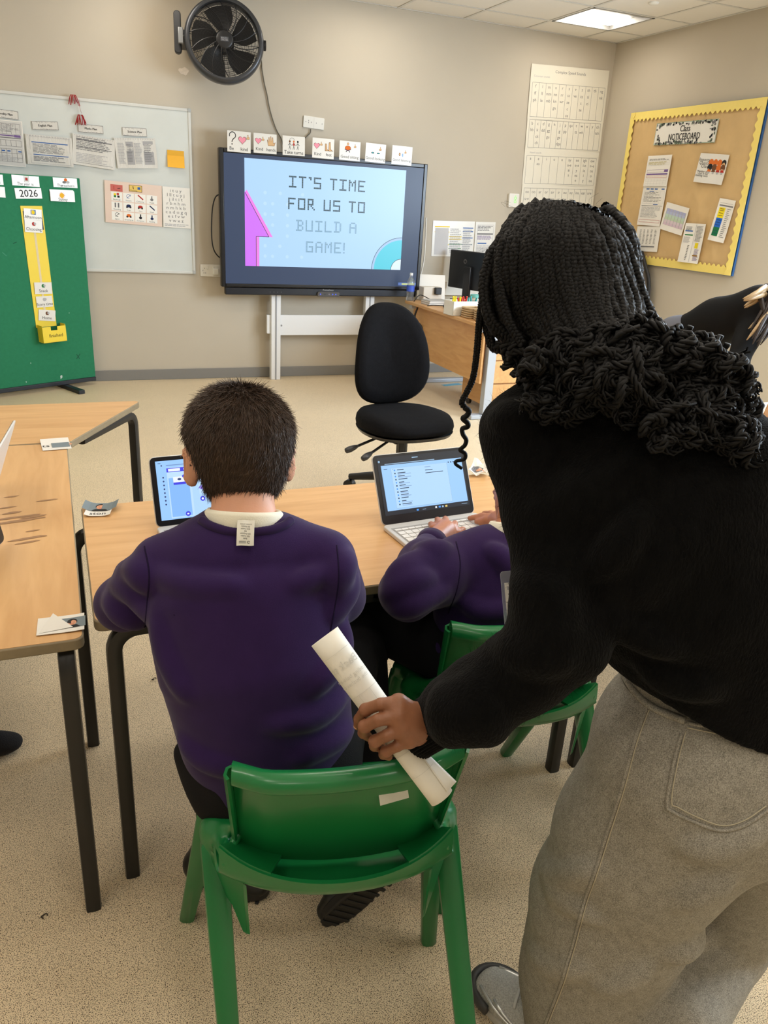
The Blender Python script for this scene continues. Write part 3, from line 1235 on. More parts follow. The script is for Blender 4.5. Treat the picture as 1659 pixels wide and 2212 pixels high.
# loops of cable behind the left edge and beside the right edge
pts = [onY(x, y, SY + .09) for x, y in ((480, 418), (466, 425), (459, 450), (457, 490), (458, 520), (463, 542), (474, 556), (482, 556))]
tag(MB().tube(bez(pts, 6), .005, 6).build('screen_cable', black_m, smooth=180), 'black cable looping out behind the left edge of the screen', 'cable')
pts = [onY(x, y, SY + .1) for x, y in ((921, 470), (919, 520), (916, 560), (910, 590), (905, 610))]
tag(MB().tube(bez(pts, 6), .006, 6).build('screen_cable', white_m, smooth=180), 'pale cable running down the right edge of the screen', 'cable')

# stand
st = thing('screen_stand', 'white steel stand of two posts and a cross rail under the screen', 'stand', (2.15, 6.7, 0))
for px0 in (1.74, 2.60):
    q = MB()
    q.box((px0 - .042 - 2.15, -.028, 0), (px0 + .042 - 2.15, .03, 1.3))
    pp = q.build('post', metal_w, st, bevel=.004)
    MB().box((px0 - .006 - 2.15, -.0315, .0), (px0 + .006 - 2.15, -.029, 1.25)).build('post_groove', mat('groove', (150, 152, 156), .5), pp)
MB().box((1.78 - 2.15, -.012, .385), (2.56 - 2.15, .012, .56)).build('cross_rail', metal_w, st, bevel=.004)
b = MB()
for dx in (-.36, .375):
    b.cyl((dx, -.02, .47), (dx, -.012, .47), .008, n=10)
b.build('rail_bolt', steel_m, st)
MB().box((1.665 - 2.15, -.01, .40), (1.70 - 2.15, .03, .56)).build('cable_hook', metal_w, st, bevel=.004)
MB().box((-.3, -.005, .8), (.4, .03, 1.2)).build('screen_mount', metal_w, st)

# --- symbol cards standing on the top edge of the screen
cards = [
    ((491, 281), (542, 286), (541, 331), (491, 327), 'Be kind', 'showing a question mark and heart with thumb above the words Be kind'),
    ((547.5, 286.5), (597, 291), (598, 334), (548, 329), 'Kind hands', 'showing a heart with thumb and a hand above the words Kind hands'),
    ((610, 292), (658, 296.5), (659, 338), (611, 334), 'Take turns', 'showing three linked figures above the words Take turns'),
    ((675, 297), (722, 301), (721, 345), (674.5, 339.5), 'Kind feet', 'showing a heart with thumb and two feet above the words Kind feet'),
    ((733.5, 303), (778, 307.5), (778, 349.5), (733, 344), 'Good sitting', 'showing an orange seated figure above the words Good sitting'),
    ((792, 309), (834.5, 312), (831, 353.5), (787, 348), 'Good looking', 'showing two eyes above the words Good looking'),
    ((848.5, 313.5), (891.5, 318), (888, 358), (845, 354), 'Good listening', 'showing two ears above the words Good listening')]
for k, (a, bb, c, d, txt, what) in enumerate(cards):
    M, w, h = sheet_frame((0, SY - .002, 0), (0, -1, 0), a, bb, c, d)
    o = paper('symbol_card', 'white card ' + what, 'card', M, w, h, lam_m, group='symbol cards on top of the screen')
    p = Print(w, h, .0008)
    if k in (0, 1, 3):
        if k == 0:
            p.arc(.22, .78, .024, 200, -60, .006, 'k', 12).l([(.28, .66), (.2, .52), (.2, .46)], .006, 'k').e(.2, .37, .005, .005, 'k')
            p.heart(.64, .6, .03).thumb(.88, .72, .022)
            p.t('Be', .18, .16, .034).t('kind', .72, .16, .034)
        else:
            p.heart(.2, .62, .024).thumb(.4, .7, .019)
            if k == 1:
                p.p([(.63, .4), (.9, .4), (.95, .6), (.86, .55), (.84, .84), (.8, .84), (.78, .62), (.76, .88), (.72, .88), (.71, .62), (.68, .84), (.64, .82), (.65, .6), (.6, .72), (.58, .7)], 'br')
                p.p([(.64, .42), (.89, .42), (.93, .58), (.85, .53), (.83, .82), (.81, .82), (.78, .6), (.75, .86), (.73, .86), (.71, .6), (.67, .82), (.65, .8), (.66, .58), (.61, .7), (.6, .69)], 's')
                p.t('Kind', .25, .2, .032).t('hands', .76, .2, .032)
            else:
                for xo in (0, .17):
                    p.p([(.58 + xo, .75 + xo * .4), (.66 + xo, .75 + xo * .6), (.68 + xo, .48), (.8 + xo, .4), (.58 + xo, .38)], 'br')
                    p.p([(.6 + xo, .73 + xo * .4), (.65 + xo, .73 + xo * .6), (.665 + xo, .46), (.76 + xo, .41), (.6 + xo, .4)], 's')
                p.t('Kind', .25, .2, .032).t('feet', .76, .2, .032)
    elif k == 2:
        for x, c in ((.32, 'br'), (.5, 'o'), (.68, 'k')):
            p.e(x, .72, .007, .008, c).l([(x, .68), (x, .48), (x - .04, .3)], .003, 'k').l([(x, .48), (x + .04, .3)], .003, 'k').l([(x - .08, .52), (x, .62), (x + .08, .52)], .003, 'k')
        p.arc(.42, .76, .02, 10, 170, .002, 'k').r(.47, .5, .53, .64, 'r')
        p.t('Take turns', .5, .15, .036)
    elif k == 4:
        p.e(.4, .86, .009, .01, 'br').e(.4, .86, .007, .008, 's').e(.4, .64, .026, .018, 'br').e(.4, .64, .024, .016, 'o')
        p.l([(.25, .58), (.4, .5), (.55, .58)], .005, 'n').l([(.34, .5), (.32, .42)], .006, 'k').l([(.46, .5), (.5, .42)], .006, 'k')
        p.thumb(.74, .74, .018).t('Good sitting', .5, .18, .031)
    elif k == 5:
        for x in (.36, .64):
            p.e(x, .5, .013, .006, 'k', 10).e(x, .5, .005, .005, 't', 8)
        p.thumb(.72, .72, .02).t('Good looking', .5, .2, .031)
    else:
        p.e(.38, .55, .008, .014, 'br').e(.38, .55, .005, .01, 's').e(.53, .52, .007, .014, 'gl').thumb(.66, .68, .017)
        p.t('Good listening', .5, .24, .028)
    p.build(o)

# --- whiteboard
WY = 6.78
a, c = onY(412, 235, WY), onY(422.5, 592, WY)
wx1, wz1, wz0 = (a[0] + c[0]) / 2, a[2], c[2]
wx0 = wx1 - 2.45
wb = thing('whiteboard', 'wide wall whiteboard with pale metal frame behind the green screen', 'whiteboard', M=Matrix(((1, 0, 0, wx0), (0, 0, -1, WY), (0, 1, 0, wz0), (0, 0, 0, 1))))
ww, wh = wx1 - wx0, wz1 - wz0
board_m = mat('whiteboard_enamel', (208, 213, 210), 0.22, noise=.03, nscale=4)
wsur = MB().box((.01, .01, -.02), (ww - .01, wh - .01, -.006)).build('writing_surface', board_m, wb)
fr_m = mat('whiteboard_frame', (206, 207, 203), .4)
for lo, hi in (((0, 0), (ww, .022)), ((0, wh - .022), (ww, wh)), ((0, .022), (.022, wh - .022)), ((ww - .022, .022), (ww, wh - .022))):
    MB().box((lo[0], lo[1], -.026), (hi[0], hi[1], .0)).build('frame_strip', fr_m, wb, bevel=.004)
for cx, cy in ((ww - .012, wh - .012), (ww - .012, .012)):
    MB().box((cx - .014, cy - .014, -.027), (cx + .014, cy + .014, .003)).build('corner_cap', mat('corner_cap', (176, 178, 176), .5), wb, bevel=.006)
# smudges of old pen
p = Print(ww, wh, -.0055)
sm = lambda x, y: (onY(x, y, WY)[0] - wx0, onY(x, y, WY)[2] - wz0)
for x, y, x2, y2, c in ((277, 232, 276, 243, 'g'), (294, 540, 297, 562, 'g'), (268, 511, 270, 512, 'g'), (290, 512, 296, 513, 'g'), (184, 436, 185, 437, 'k'), (52, 362, 54, 382, 'g'), (215, 487, 219, 489, 'l')):
    q, q2 = sm(x, y), sm(x2, y2)
    p.l([(q[0] / ww, q[1] / wh), (q2[0] / ww, q2[1] / wh)], .004, c)
for i in range(70):
    x, y = R.uniform(0, 190), 371 + R.gauss(0, 6)
    q = sm(x, y)
    p.l([(q[0] / ww, q[1] / wh), ((q[0] + R.uniform(-.03, .03)) / ww, (q[1] + R.uniform(-.02, .02)) / wh)], .003, R.choice([(176, 178, 172), (160, 162, 156), (186, 188, 182)]))
p.build(wsur, 'pen_smudges')

Z1 = lambda x, y: (x / 3.77, 150 + y / 3.77)
wp = ((0, WY - .0035 + .006, 0), (0, -1, 0))


def wsheet(name, label, cat, c4, m=paper_m, bend=None, lift=.002, group=None, th=.0008):
    M, w, h = sheet_frame(wp[0], wp[1], *c4, lift=lift)
    o = paper(name, label, cat, M, w, h, m, bend=bend, group=group, th=th)
    return o, w, h


def header_card(txt, c4, label):
    o, w, h = wsheet('title_card', label, 'card', c4, lam_m, group='plan title cards on the whiteboard')
    p = Print(w, h, .0008)
    p.box(.01, .02, .99, .98, 'k', .002)
    p.r(.03, .1, .97, .9, (214, 212, 206))
    for i in range(40):
        x = R.uniform(.05, .95)
        y = R.choice([R.uniform(.06, .2), R.uniform(.8, .93)])
        p.l([(x, y), (x + R.uniform(-.02, .02), y + R.uniform(-.06, .06))], .002, 'g')
    p.t(txt, .5, .5, h * .36, bold=.0012)
    p.build(o)


header_card('Weekly Plan', [Z1(-75, 314), Z1(150, 340), Z1(150, 408), Z1(-75, 388)], 'small bordered white card reading Weekly Plan')
header_card('English Plan', [Z1(253, 420), Z1(472, 425), Z1(478, 495), Z1(265, 492)], 'small bordered white card reading English Plan')
header_card('Maths Plan', [Z1(635, 445), Z1(842, 457), Z1(842, 525), Z1(635, 510)], 'small bordered white card reading Maths Plan')
header_card('Science Plan', [Z1(990, 467), Z1(1196, 481), Z1(1197, 548), Z1(1000, 540)], 'small bordered white card reading Science Plan')

wal_m = mat('plastic_wallet', (214, 213, 208), 0.12, bump=.25, bscale=14, stretch=(5, 1.2, 1), spec=.7)


def wav(a, f, ph):
    return lambda u, v: a * (math.sin(f * u * 6.28 + ph) * (.4 + .6 * (1 - v)) + .5 * math.sin(5 * v + ph))


o, w, h = wsheet('plan_sheet', 'large printed weekly timetable sheet at the left end of the whiteboard', 'sheet', [Z1(-190, 385), Z1(176, 425), Z1(215, 793), Z1(-175, 770)], lift=.006)
p = Print(w, h, .0008)
p.r(.02, .02, .98, .98, (206, 205, 202))
p.tbl(.05, .7, .94, .93, 9, 1, 'g', .002).lines(.06, .74, .93, .92, 7, 'g', .35)
p.r(.05, .61, .94, .63, 'g').r(.05, .655, .94, .68, 'p').r(.8, .64, .94, .69, 'p')
p.tbl(.05, .44, .94, .57, 8, 1, 'g', .002).tbl(.05, .1, .94, .38, 8, 3, 'g', .002).lines(.06, .12, .93, .24, 4, 'l')
for x in (.5, .62, .86):
    p.r(x, .32, x + .07, .345, 'b')
p.build(o)
for k, (c4, lab) in enumerate((([Z1(203, 524), Z1(590, 560), Z1(595, 797), Z1(228, 770)], 'printed sheet in a shiny plastic wallet under the English Plan card'),
                               ([Z1(588, 517), Z1(930, 580), Z1(942, 825), Z1(597, 765)], 'printed sheet in a shiny plastic wallet under the Maths Plan card'),
                               ([Z1(938, 563), Z1(1268, 555), Z1(1282, 803), Z1(950, 808)], 'printed sheet in a shiny plastic wallet under the Science Plan card'))):
    bend = wav(.0035, 1.3, k * 2.0)
    o, w, h = wsheet('plastic_wallet', lab, 'wallet', c4, wal_m, bend, .012, group='plastic wallets on the whiteboard')
    p = Print(w, h, .0012, bend)
    if k == 0:
        p.r(.12, .74, .9, .77, 'b').r(.14, .33, .9, .355, 'b').lines(.14, .4, .88, .72, 8, 'g', .4).lines(.14, .12, .9, .3, 4, 'g', .5).box(.08, .05, .94, .95, 'l', .002)
    elif k == 1:
        p.lines(.08, .5, .9, .95, 9, 'g', .4).lines(.08, .12, .9, .42, 6, 'l', .4).r(.08, .6, .92, .62, 'g').r(.08, .83, .92, .86, 'g').r(.08, .08, .95, .09, 'g')
    else:
        p.r(.26, .12, .44, .88, (166, 166, 168)).r(.68, .12, .93, .9, (166, 166, 168)).lines(.06, .15, .24, .85, 14, 'l').lines(.46, .15, .66, .85, 14, 'l').lines(.28, .2, .43, .8, 12, 'g', .3).lines(.7, .2, .9, .8, 10, 'g', .3)
    # punched holes along the top edge and streaks of shine are the wallet's own folds
    for i in range(16):
        p.r(.03 + .06 * i, .955, .05 + .06 * i, .975, 'l')
    p.build(o)
st_m = mat('sticky_note_yellow', (238, 176, 44), .6)
o, w, h = wsheet('sticky_note', 'darker yellow sticky note, upper of the two on the whiteboard', 'sticky note', [Z1(1362, 655), Z1(1498, 665), Z1(1500, 770), Z1(1364, 760)], mat('sticky_note_ochre', (222, 166, 36), .6), group='sticky notes')
o, w, h = wsheet('sticky_note', 'bright orange-yellow sticky note overlapping the darker one below it', 'sticky note', [Z1(1361, 698), Z1(1503, 708), Z1(1500, 805), Z1(1365, 795)], st_m, lambda u, v: .012 * (1 - v) ** 2, .006, group='sticky notes')
# choosing board
pinkm = mat('pale_pink_card', (226, 204, 190), .45)
o, w, h = wsheet('choice_board', 'pale pink chart of twelve small picture cards on the whiteboard', 'chart', [Z1(847, 898), Z1(1315, 950), Z1(1322, 1282), Z1(862, 1243)], pinkm, lift=.006)
p = Print(w, h, .0008)
p.r(.1, .76, .31, .92, (196, 106, 98)).l([(.16, .89), (.16, .8)], .004, 'r').l([(.22, .83), (.27, .84)], .004, 'k').t('I want', .22, .785, .016, 'r')
p.r(.42, .79, .65, .95, 'br').r(.43, .8, .64, .94, (226, 196, 110)).t('Choosing', .5, .82, .014).r(.57, .85, .62, .91, 'b').l([(.49, .92), (.5, .85)], .006, 'br')
names = ['Playdough', 'Scissors', 'Colouring', 'Puzzle', 'Threading', 'Train', 'Cars', 'Chalk', 'Jigsaw', 'Dressing up', 'Computer', 'Reading']
cols = ['y', 'b', 'r', 'g', 'g', 'n', 'r', 'n', 'k', 'o', 'k', 'n']
for j in range(3):
    for i in range(4):
        x0, y0 = .11 + .205 * i, .545 - .232 * j
        p.r(x0, y0 - .01, x0 + .19, y0 + .2, 'w')
        k = 4 * j + i
        x, y = x0 + .095, y0 + .125
        c = cols[k]
        if k == 0:
            for dx, dy, q in ((-.03, .02, 'y'), (.02, .03, 'r'), (-.03, -.03, 'gr'), (.03, -.03, 'k')):
                p.r(x + dx - .02, y + dy - .025, x + dx + .02, y + dy + .025, q)
        elif k in (1, 8):
            p.arc(x, y, .014, 0, 300, .003, c).l([(x - .03, y - .05), (x + .04, y + .04)], .003, c)
        elif k in (2, 7):
            p.l([(x - .04, y + .05), (x + .05, y - .05)], .009, c)
        elif k in (3, 10, 11):
            p.r(x - .01, y - .05, x + .01, y + .05, c).e(x, y - .03, .012, .01, c).e(x, y + .04, .005, .005, c)
        elif k == 4:
            p.r(x - .04, y - .06, x - .015, y + .05, c).r(x + .015, y - .06, x + .04, y + .05, c)
        else:
            p.e(x, y, .018, .011, c).e(x + .03, y - .03, .007, .007, 'k').e(x - .03, y - .03, .007, .007, 'k')
        p.t(names[k], x0 + .095, y0 + .02, .0135)
p.build(o)
o, w, h = wsheet('handwriting_sheet', 'thin white sheet of joined handwriting letters beside the pink chart', 'sheet', [Z1(1320, 950), Z1(1550, 970), Z1(1548, 1295), Z1(1332, 1285)], paper_m, wav(.003, 1, 1), .006)
p = Print(w, h, .001, wav(.003, 1, 1))
for i, s in enumerate(('i t u y', 'l ll t u y j', 'j il t i t', 'r b n h m', 'n m h k b', 'c a d o g q', 'e s f v w', 'v w x z')):
    p.t(s, .48, .91 - .105 * i, .034, 'g', 1.15)
p.lines(.05, .03, .95, .1, 2, 'l')
p.build(o)
# two red paper tassels
for k, ((zx, zy), lab) in enumerate((((597, 232), 'small red paper bow stuck on the top edge of the whiteboard'), ((655, 395), 'red paper tassel hanging on the whiteboard above the Maths Plan card'))):
    x, y = Z1(zx, zy)
    c = onY(x, y, WY)
    t = thing('red_tassel', lab, 'decoration', (c[0], WY - .006, c[2]), 0)
    for i in range(9):
        a = R.uniform(-.5, .5)
        L = R.uniform(.03, .055)
        q = MB()
        q.tube(bez([(a * .03, -.004, .02), (a * .05, -.014, 0), (a * .09 + R.uniform(-.01, .01), -.01, -L)], 4), R.uniform(.002, .0045), 4)
        q.build('strand', mat('red_foil', (150, 30, 32), .4), t)
    if k == 1:
        MB().tube(bez([(0, -.006, .12), (.0, -.004, .07), (.01, -.008, .03)], 4), .0012, 4).build('thread', mat('red_foil'), t)

# --- the letter sounds chart of four sheets
Z6 = lambda x, y: (1080 + x / 5.925, 120 + y / 5.925)
M0, w0, h0 = sheet_frame(*bw, Z6(395, 110), Z6(1440, 190), Z6(1226, 1920), Z6(245, 1890), lift=.004)
h0 /= .715
M0 = M0 @ Matrix.Translation((-.012, -h0 * .1425, 0))
w0 *= .955
ch = thing('sound_chart', 'tall white wall chart headed Complex Speed Sounds, of four taped sheets', 'chart', M=M0)


def chart(name, y0, y1, lift, title=None, sub=None, cells=None, nrow=6, x0=.03, x1=.97, ty=.0, by=.0):
    """one sheet of the chart from y0 to y1 (fractions of the whole, downwards)"""
    hh = (y1 - y0) * h0
    Ms = Matrix.Translation((0, h0 / 2 - (y0 + y1) / 2 * h0, lift))
    bend = lambda u, v: .0025 * math.sin(6 * u + 9 * y0) * (1 - v)
    o = paper(name, None, None, Ms, w0 * (1 - .03 * y0), hh, mat('chart_paper', (226, 221, 206), .6), bend=bend, parent=ch, th=.0006)
    p = Print(w0 * (1 - .03 * y0), hh, .001, bend)
    if title:
        p.t(title, .5, 1 - .03 / (y1 - y0), .034, 'g')
    if sub:
        p.t(sub, .14, 1 - (.058 if title else .022) / (y1 - y0), .022, 'l')
    n = len(cells)
    p.tbl(x0, by, x1, ty, n, 1, 'g', .0022)
    for i, c in enumerate(cells):
        for j, s in enumerate(c):
            p.t(s, x0 + (x1 - x0) * (i + .5) / n, ty - (ty - by) * (j + .55) / nrow, .036, 'g')
    p.build(o)


chart('paper_sheet', 0, .27, .004, 'Complex Speed Sounds', 'Consonant sounds', [['f', 'ff', 'ph'], ['l', 'll', 'le'], ['m', 'mm', 'mb'], ['n', 'nn', 'kn', 'gn'], ['r', 'rr', 'wr'], ['s', 'ss', 'se', 'c', 'ce'], ['v', 've'], ['z', 'zz', 's', 'se'], ['sh', 'ti', 'ci'], ['th'], ['ng', 'nk']], 5, ty=.67, by=.04)
chart('paper_sheet', .27, .42, .003, None, None, [['b', 'bb'], ['c', 'k', 'ck', 'ch'], ['d', 'dd'], ['g', 'gg', 'gu'], ['h'], ['j', 'g', 'ge', 'dge'], ['p', 'pp'], ['qu'], ['t', 'tt'], ['w', 'wh'], ['x'], ['y'], ['ch', 'tch']], 4.3, ty=.97, by=.03)
chart('paper_sheet', .42, .61, .002, None, 'Vowel sounds', [['a'], ['e', 'ea'], ['i'], ['o'], ['u'], ['ay', 'a-e', 'ai', 'a'], ['ee', 'e-e', 'y', 'ea', 'e'], ['igh', 'i-e', 'ie', 'i', 'y'], ['ow', 'o-e', 'oa', 'o', 'oe']], 5.4, ty=.8, by=.03)
chart('paper_sheet', .61, 1.0, .001, None, None, [['oo', 'u-e', 'ue', 'ew'], ['oo'], ['ar'], ['or', 'oor', 'ore'], ['air', 'are'], ['ir', 'ur', 'er'], ['ou', 'ow'], ['oy', 'oi'], ['ire'], ['ear'], ['ure']], 9, ty=.95, by=.1)

# --- two papers above the desk
Z5 = lambda x, y: (840 + x / 4.097, 360 + y / 4.097)
M, w, h = sheet_frame(*bw, Z5(392, 478), Z5(760, 485), Z5(742, 798), Z5(375, 790), lift=.004)
o = paper('timetable', 'wide laminated timetable with yellow and blue bars on the wall by the desk', 'sheet', M, w, h, lam_m)
p = Print(w, h, .0008)
p.r(.05, .82, .4, .85, 'y').r(.05, .68, .4, .7, 'y').r(.4, .55, .7, .57, 'y').r(.4, .48, .7, .5, 'y').r(.07, .32, .4, .34, 'y')
for y in (.8, .7, .52, .33):
    p.r(.72, y, .97, y + .025, 'b')
p.r(.4, .34, .97, .355, 'gr').r(.4, .22, .7, .235, 'gr')
p.r(.06, .05, .38, .8, (196, 196, 198)).lines(.42, .1, .7, .8, 14, 'l').lines(.73, .06, .96, .78, 14, 'l')
p.build(o)
M, w, h = sheet_frame(*bw, Z5(768, 487), Z5(945, 492), Z5(922, 800), Z5(752, 800), lift=.004)
o = paper('timetable', 'narrow printed timetable beside the wide laminated one, by the braids', 'sheet', M, w, h, lam_m)
p = Print(w, h, .0008)
p.box(.1, .08, .92, .92, 'l', .003).r(.1, .64, .9, .68, 'g').lines(.12, .74, .9, .9, 4, 'g').lines(.12, .5, .9, .62, 4, 'p').r(.15, .38, .6, .41, 'b').lines(.12, .1, .9, .34, 6, 'l')
p.build(o)
# ================================================================== green display screen and its cards
gA, gB = onZ(0, 850, .03), onZ(207.5, 822, .03)
gu = (gB - gA) * np.array([1, 1, 0])
gu /= np.linalg.norm(gu)
gn = np.array([gu[1], -gu[0], 0.0])          # faces the room
GW = 1.2
g0 = np.array([gB[0], gB[1], 0]) - gu * GW
gtop = hit(168, 385, gB, gn)[2]
GM = Matrix(((gu[0], 0, gn[0], g0[0]), (gu[1], 0, gn[1], g0[1]), (0, 1, 0, 0), (0, 0, 0, 1)))
gs = thing('display_screen', 'green felt standing display screen with black foot rail in front of the whiteboard', 'display screen', M=GM)
felt = mat('green_felt', (46, 122, 88), 0.9, spec=.15, noise=.05, nscale=40, bump=.12, bscale=420)
pan = MB().box((0, .062, -.03), (GW, gtop, 0)).build('felt_panel', felt, gs, bevel=.004)
MB().box((0, .03, -.034), (GW, .063, .006)).build('foot_rail', mat('dark_rail', (22, 26, 34), .4), gs, bevel=.004)
for fx in (.12, GW - .26):
    MB().prism([(fx - .02, -.30), (fx + .02, -.30), (fx + .025, .24), (fx - .025, .24)], 0.0, .03, M=Matrix(((1, 0, 0, 0), (0, 0, 1, 0), (0, 1, 0, 0), (0, 0, 0, 1)))).build('foot', mat('dark_rail'), gs, bevel=.003)
p = Print(GW, gtop - .062, .0006)
MB_ = lambda x, y: ((hit(x, y, gB, gn) - g0) @ gu / GW, (hit(x, y, gB, gn)[2] - .062) / (gtop - .062))
for a, c in (((165, 765), (172, 775)), ((165, 776), (173, 764))):
    p.l([MB_(*a), MB_(*c)], .004, (24, 60, 50))
for pts in ([(130, 812), (134, 810), (135, 815), (131, 819)], [(65, 784), (67, 783), (67, 786)], [(55, 824), (58, 824), (57, 827)], [(148, 676), (150, 675), (150, 677)]):
    p.p([MB_(*q) for q in pts], (190, 205, 198))
p.l([MB_(28, 526), MB_(36, 523)], .004, (22, 70, 52)).l([MB_(5, 545), MB_(14, 553)], .006, (70, 140, 112))
p.b.build('chalk_marks', None, pan, M=Matrix.Translation((GW / 2, .062 + (gtop - .062) / 2, .0)))
ZG = lambda x, y: (x / 7.54, 360 + y / 7.54)
ZH = lambda x, y: (x / 3.77, 480 + y / 3.77)


def gcard(name, label, cat, c4, lift=.003, m=lam_m, group=None, bend=None, th=.0012):
    M, w, h = sheet_frame(gB, gn, *c4, lift=lift)
    return paper(name, label, cat, M, w, h, m, bend=bend, group=group, th=th), w, h


o, w, h = gcard('picture_card', 'white card reading The year is, top of the green screen', 'card', [ZG(182, 128), ZG(632, 165), ZG(645, 332), ZG(203, 303)])
p = Print(w, h, .001)
p.r(.44, .38, .62, .98, 'l').r(.455, .42, .605, .96, 'w').r(.47, .5, .59, .85, 'l').r(.49, .55, .57, .8, 'r').t('The', .28, .2, .026).t('year', .53, .2, .026).t('is', .74, .2, .026)
p.build(o)
o, w, h = gcard('picture_card', 'white card reading The weather is, top right corner of the green screen', 'card', [ZG(855, 172), ZG(1250, 195), ZG(1262, 352), ZG(875, 330)])
p = Print(w, h, .001)
p.e(.52, .78, .013, .013, 'o').e(.46, .55, .016, .009, 'g').e(.6, .56, .015, .01, 'l').t('The', .26, .2, .026).t('weather', .55, .2, .026).t('is', .83, .2, .026)
p.build(o)
o, w, h = gcard('picture_card', 'white card mostly outside the picture, upper one at the green screen\'s left', 'card', [ZG(-330, 105), ZG(38, 130), ZG(62, 300), ZG(-320, 272)])
p = Print(w, h, .001)
p.t('The day is', .5, .25, .028).build(o)
o, w, h = gcard('picture_card', 'white card mostly outside the picture, lower one at the green screen\'s left', 'card', [ZG(-330, 300), ZG(70, 333), ZG(97, 507), ZG(-310, 480)])
o, w, h = gcard('picture_card', 'white card reading 2026 in a thin box on the green screen', 'card', [ZG(232, 347), ZG(665, 352), ZG(690, 520), ZG(260, 522)])
p = Print(w, h, .001)
p.l([(.28, .82), (.28, .1)], .002, 'g').l([(.28, .82), (.72, .82), (.72, .14)], .001, 'l').t('2026', .5, .47, .068, bold=.001)
p.build(o)
for k, dx in enumerate((-22, -14, -7)):
    o, w, h = gcard('weather_card', 'white card, %s of the small stack under the Sunny card' % ('lowest', 'second from below', 'topmost but one')[k], 'card', [ZG(806 + dx * 0, 372 + 6 * k), ZG(1190 + 8 * k, 382 + 10 * k), ZG(1208 + 5 * k, 572 + 2 * k), ZG(822, 556 + k)], .0025 + .0022 * k, group='weather cards stacked behind the sun')
o, w, h = gcard('weather_card', 'white card with an orange sun above the word Sunny, top of its stack', 'card', [ZG(815, 405), ZG(1213, 415), ZG(1220, 578), ZG(826, 558)], .0105)
p = Print(w, h, .001)
for i in range(12):
    a = i * math.pi / 6
    p.l([(.47 + .016 * math.cos(a) / w, .62 + .016 * math.sin(a) / h), (.47 + .024 * math.cos(a) / w, .62 + .024 * math.sin(a) / h)], .003, 'o')
p.e(.47, .62, .017, .017, (232, 178, 50)).t('Sunny', .5, .2, .03)
p.build(o)
# yellow timetable strip with its pocket
yel = mat('yellow_card', (236, 208, 50), .5)
M, w, h = sheet_frame(gB, gn, ZG(322, 632), ZG(667, 645), ZH(470, 850), ZH(296, 850), lift=.003)
ts = paper('timetable_strip', 'long yellow card strip with finished pocket on the green screen', 'timetable', M, w, h, yel, th=.002)
MB().box((-w * .04, -h * .40, .001), (w * .06, h * .36, .0018)).build('hook_tape', mat('hook_tape', (222, 206, 168), .8), ts)
MB().box((-w * .42, h * .31, .0009), (w * .45, h * .46, .0016)).build('black_backing', mat('black_card', (24, 28, 40), .6), ts)
pk = np.array([hit(*ZH(*q), gB, gn) for q in ((325, 850), (500, 835), (500, 945), (325, 968))])
pw_ = np.linalg.norm(pk[1] - pk[0]) * 1.08
ph_ = abs(pk[0][2] - pk[3][2]) + .01
pm = np.array(WM[ts.name].inverted() @ Vector(pk.mean(0)))
d_ = .075
PMx = Matrix.Translation((pm[0] - .01, pm[1], .002))
b = MB()
b.box((-pw_ / 2, -ph_ / 2, d_ - .003), (-.026, ph_ / 2, d_)).box((.026, -ph_ / 2, d_ - .003), (pw_ / 2, ph_ / 2, d_)).box((-.026, -ph_ / 2, d_ - .003), (.026, ph_ / 2 - .028, d_))
b.box((-pw_ / 2, -ph_ / 2, 0), (-pw_ / 2 + .003, ph_ / 2 + .01, d_ - .003)).box((pw_ / 2 - .003, -ph_ / 2, 0), (pw_ / 2, ph_ / 2 + .01, d_ - .003)).box((-pw_ / 2, -ph_ / 2, 0), (pw_ / 2, -ph_ / 2 + .003, d_))
pocket = b.build('pocket', yel, ts, M=PMx)
p = Print(pw_, ph_, .0008)
p.t('finished', .55, .42, .036)
p.b.build('pocket_lettering', None, pocket, M=Matrix.Translation((0, 0, d_)))
for txt, c4, what, q in (('Afternoon', [ZG(383, 680), ZG(672, 697), ZG(690, 888), ZG(394, 857)], 'a blue and yellow picture', 'b'), ('Choosing', [ZG(397, 864), ZG(690, 882), ZG(690, 1083), ZG(407, 1062)], 'a small red figure', 'r'),
                         ('Snack', [ZH(280, 490), ZH(420, 490), ZH(425, 580), ZH(282, 588)], 'a green picture', 'gr'), ('Story time', [ZH(290, 606), ZH(424, 598), ZH(430, 685), ZH(303, 697)], 'a grey picture', 'l'), ('Home', [ZH(315, 712), ZH(452, 718), ZH(450, 808), ZH(312, 798)], 'a brown house picture', 'br')):
    o, w, h = gcard('timetable_card', 'white timetable card with %s above the word %s' % (what, txt), 'card', c4, .009, group='cards on the yellow strip')
    p = Print(w, h, .001)
    if txt == 'Afternoon':
        p.r(.38, .5, .66, .92, 'k').r(.395, .52, .5, .9, 'l').r(.5, .52, .645, .9, (90, 140, 200)).e(.52, .7, .012, .014, 'y')
    else:
        p.e(.5, .7, .012, .013, q).r(.45, .55, .6, .68, q).e(.58, .72, .009, .009, 'l')
    p.t(txt, .5, .26, .03)
    p.build(o)

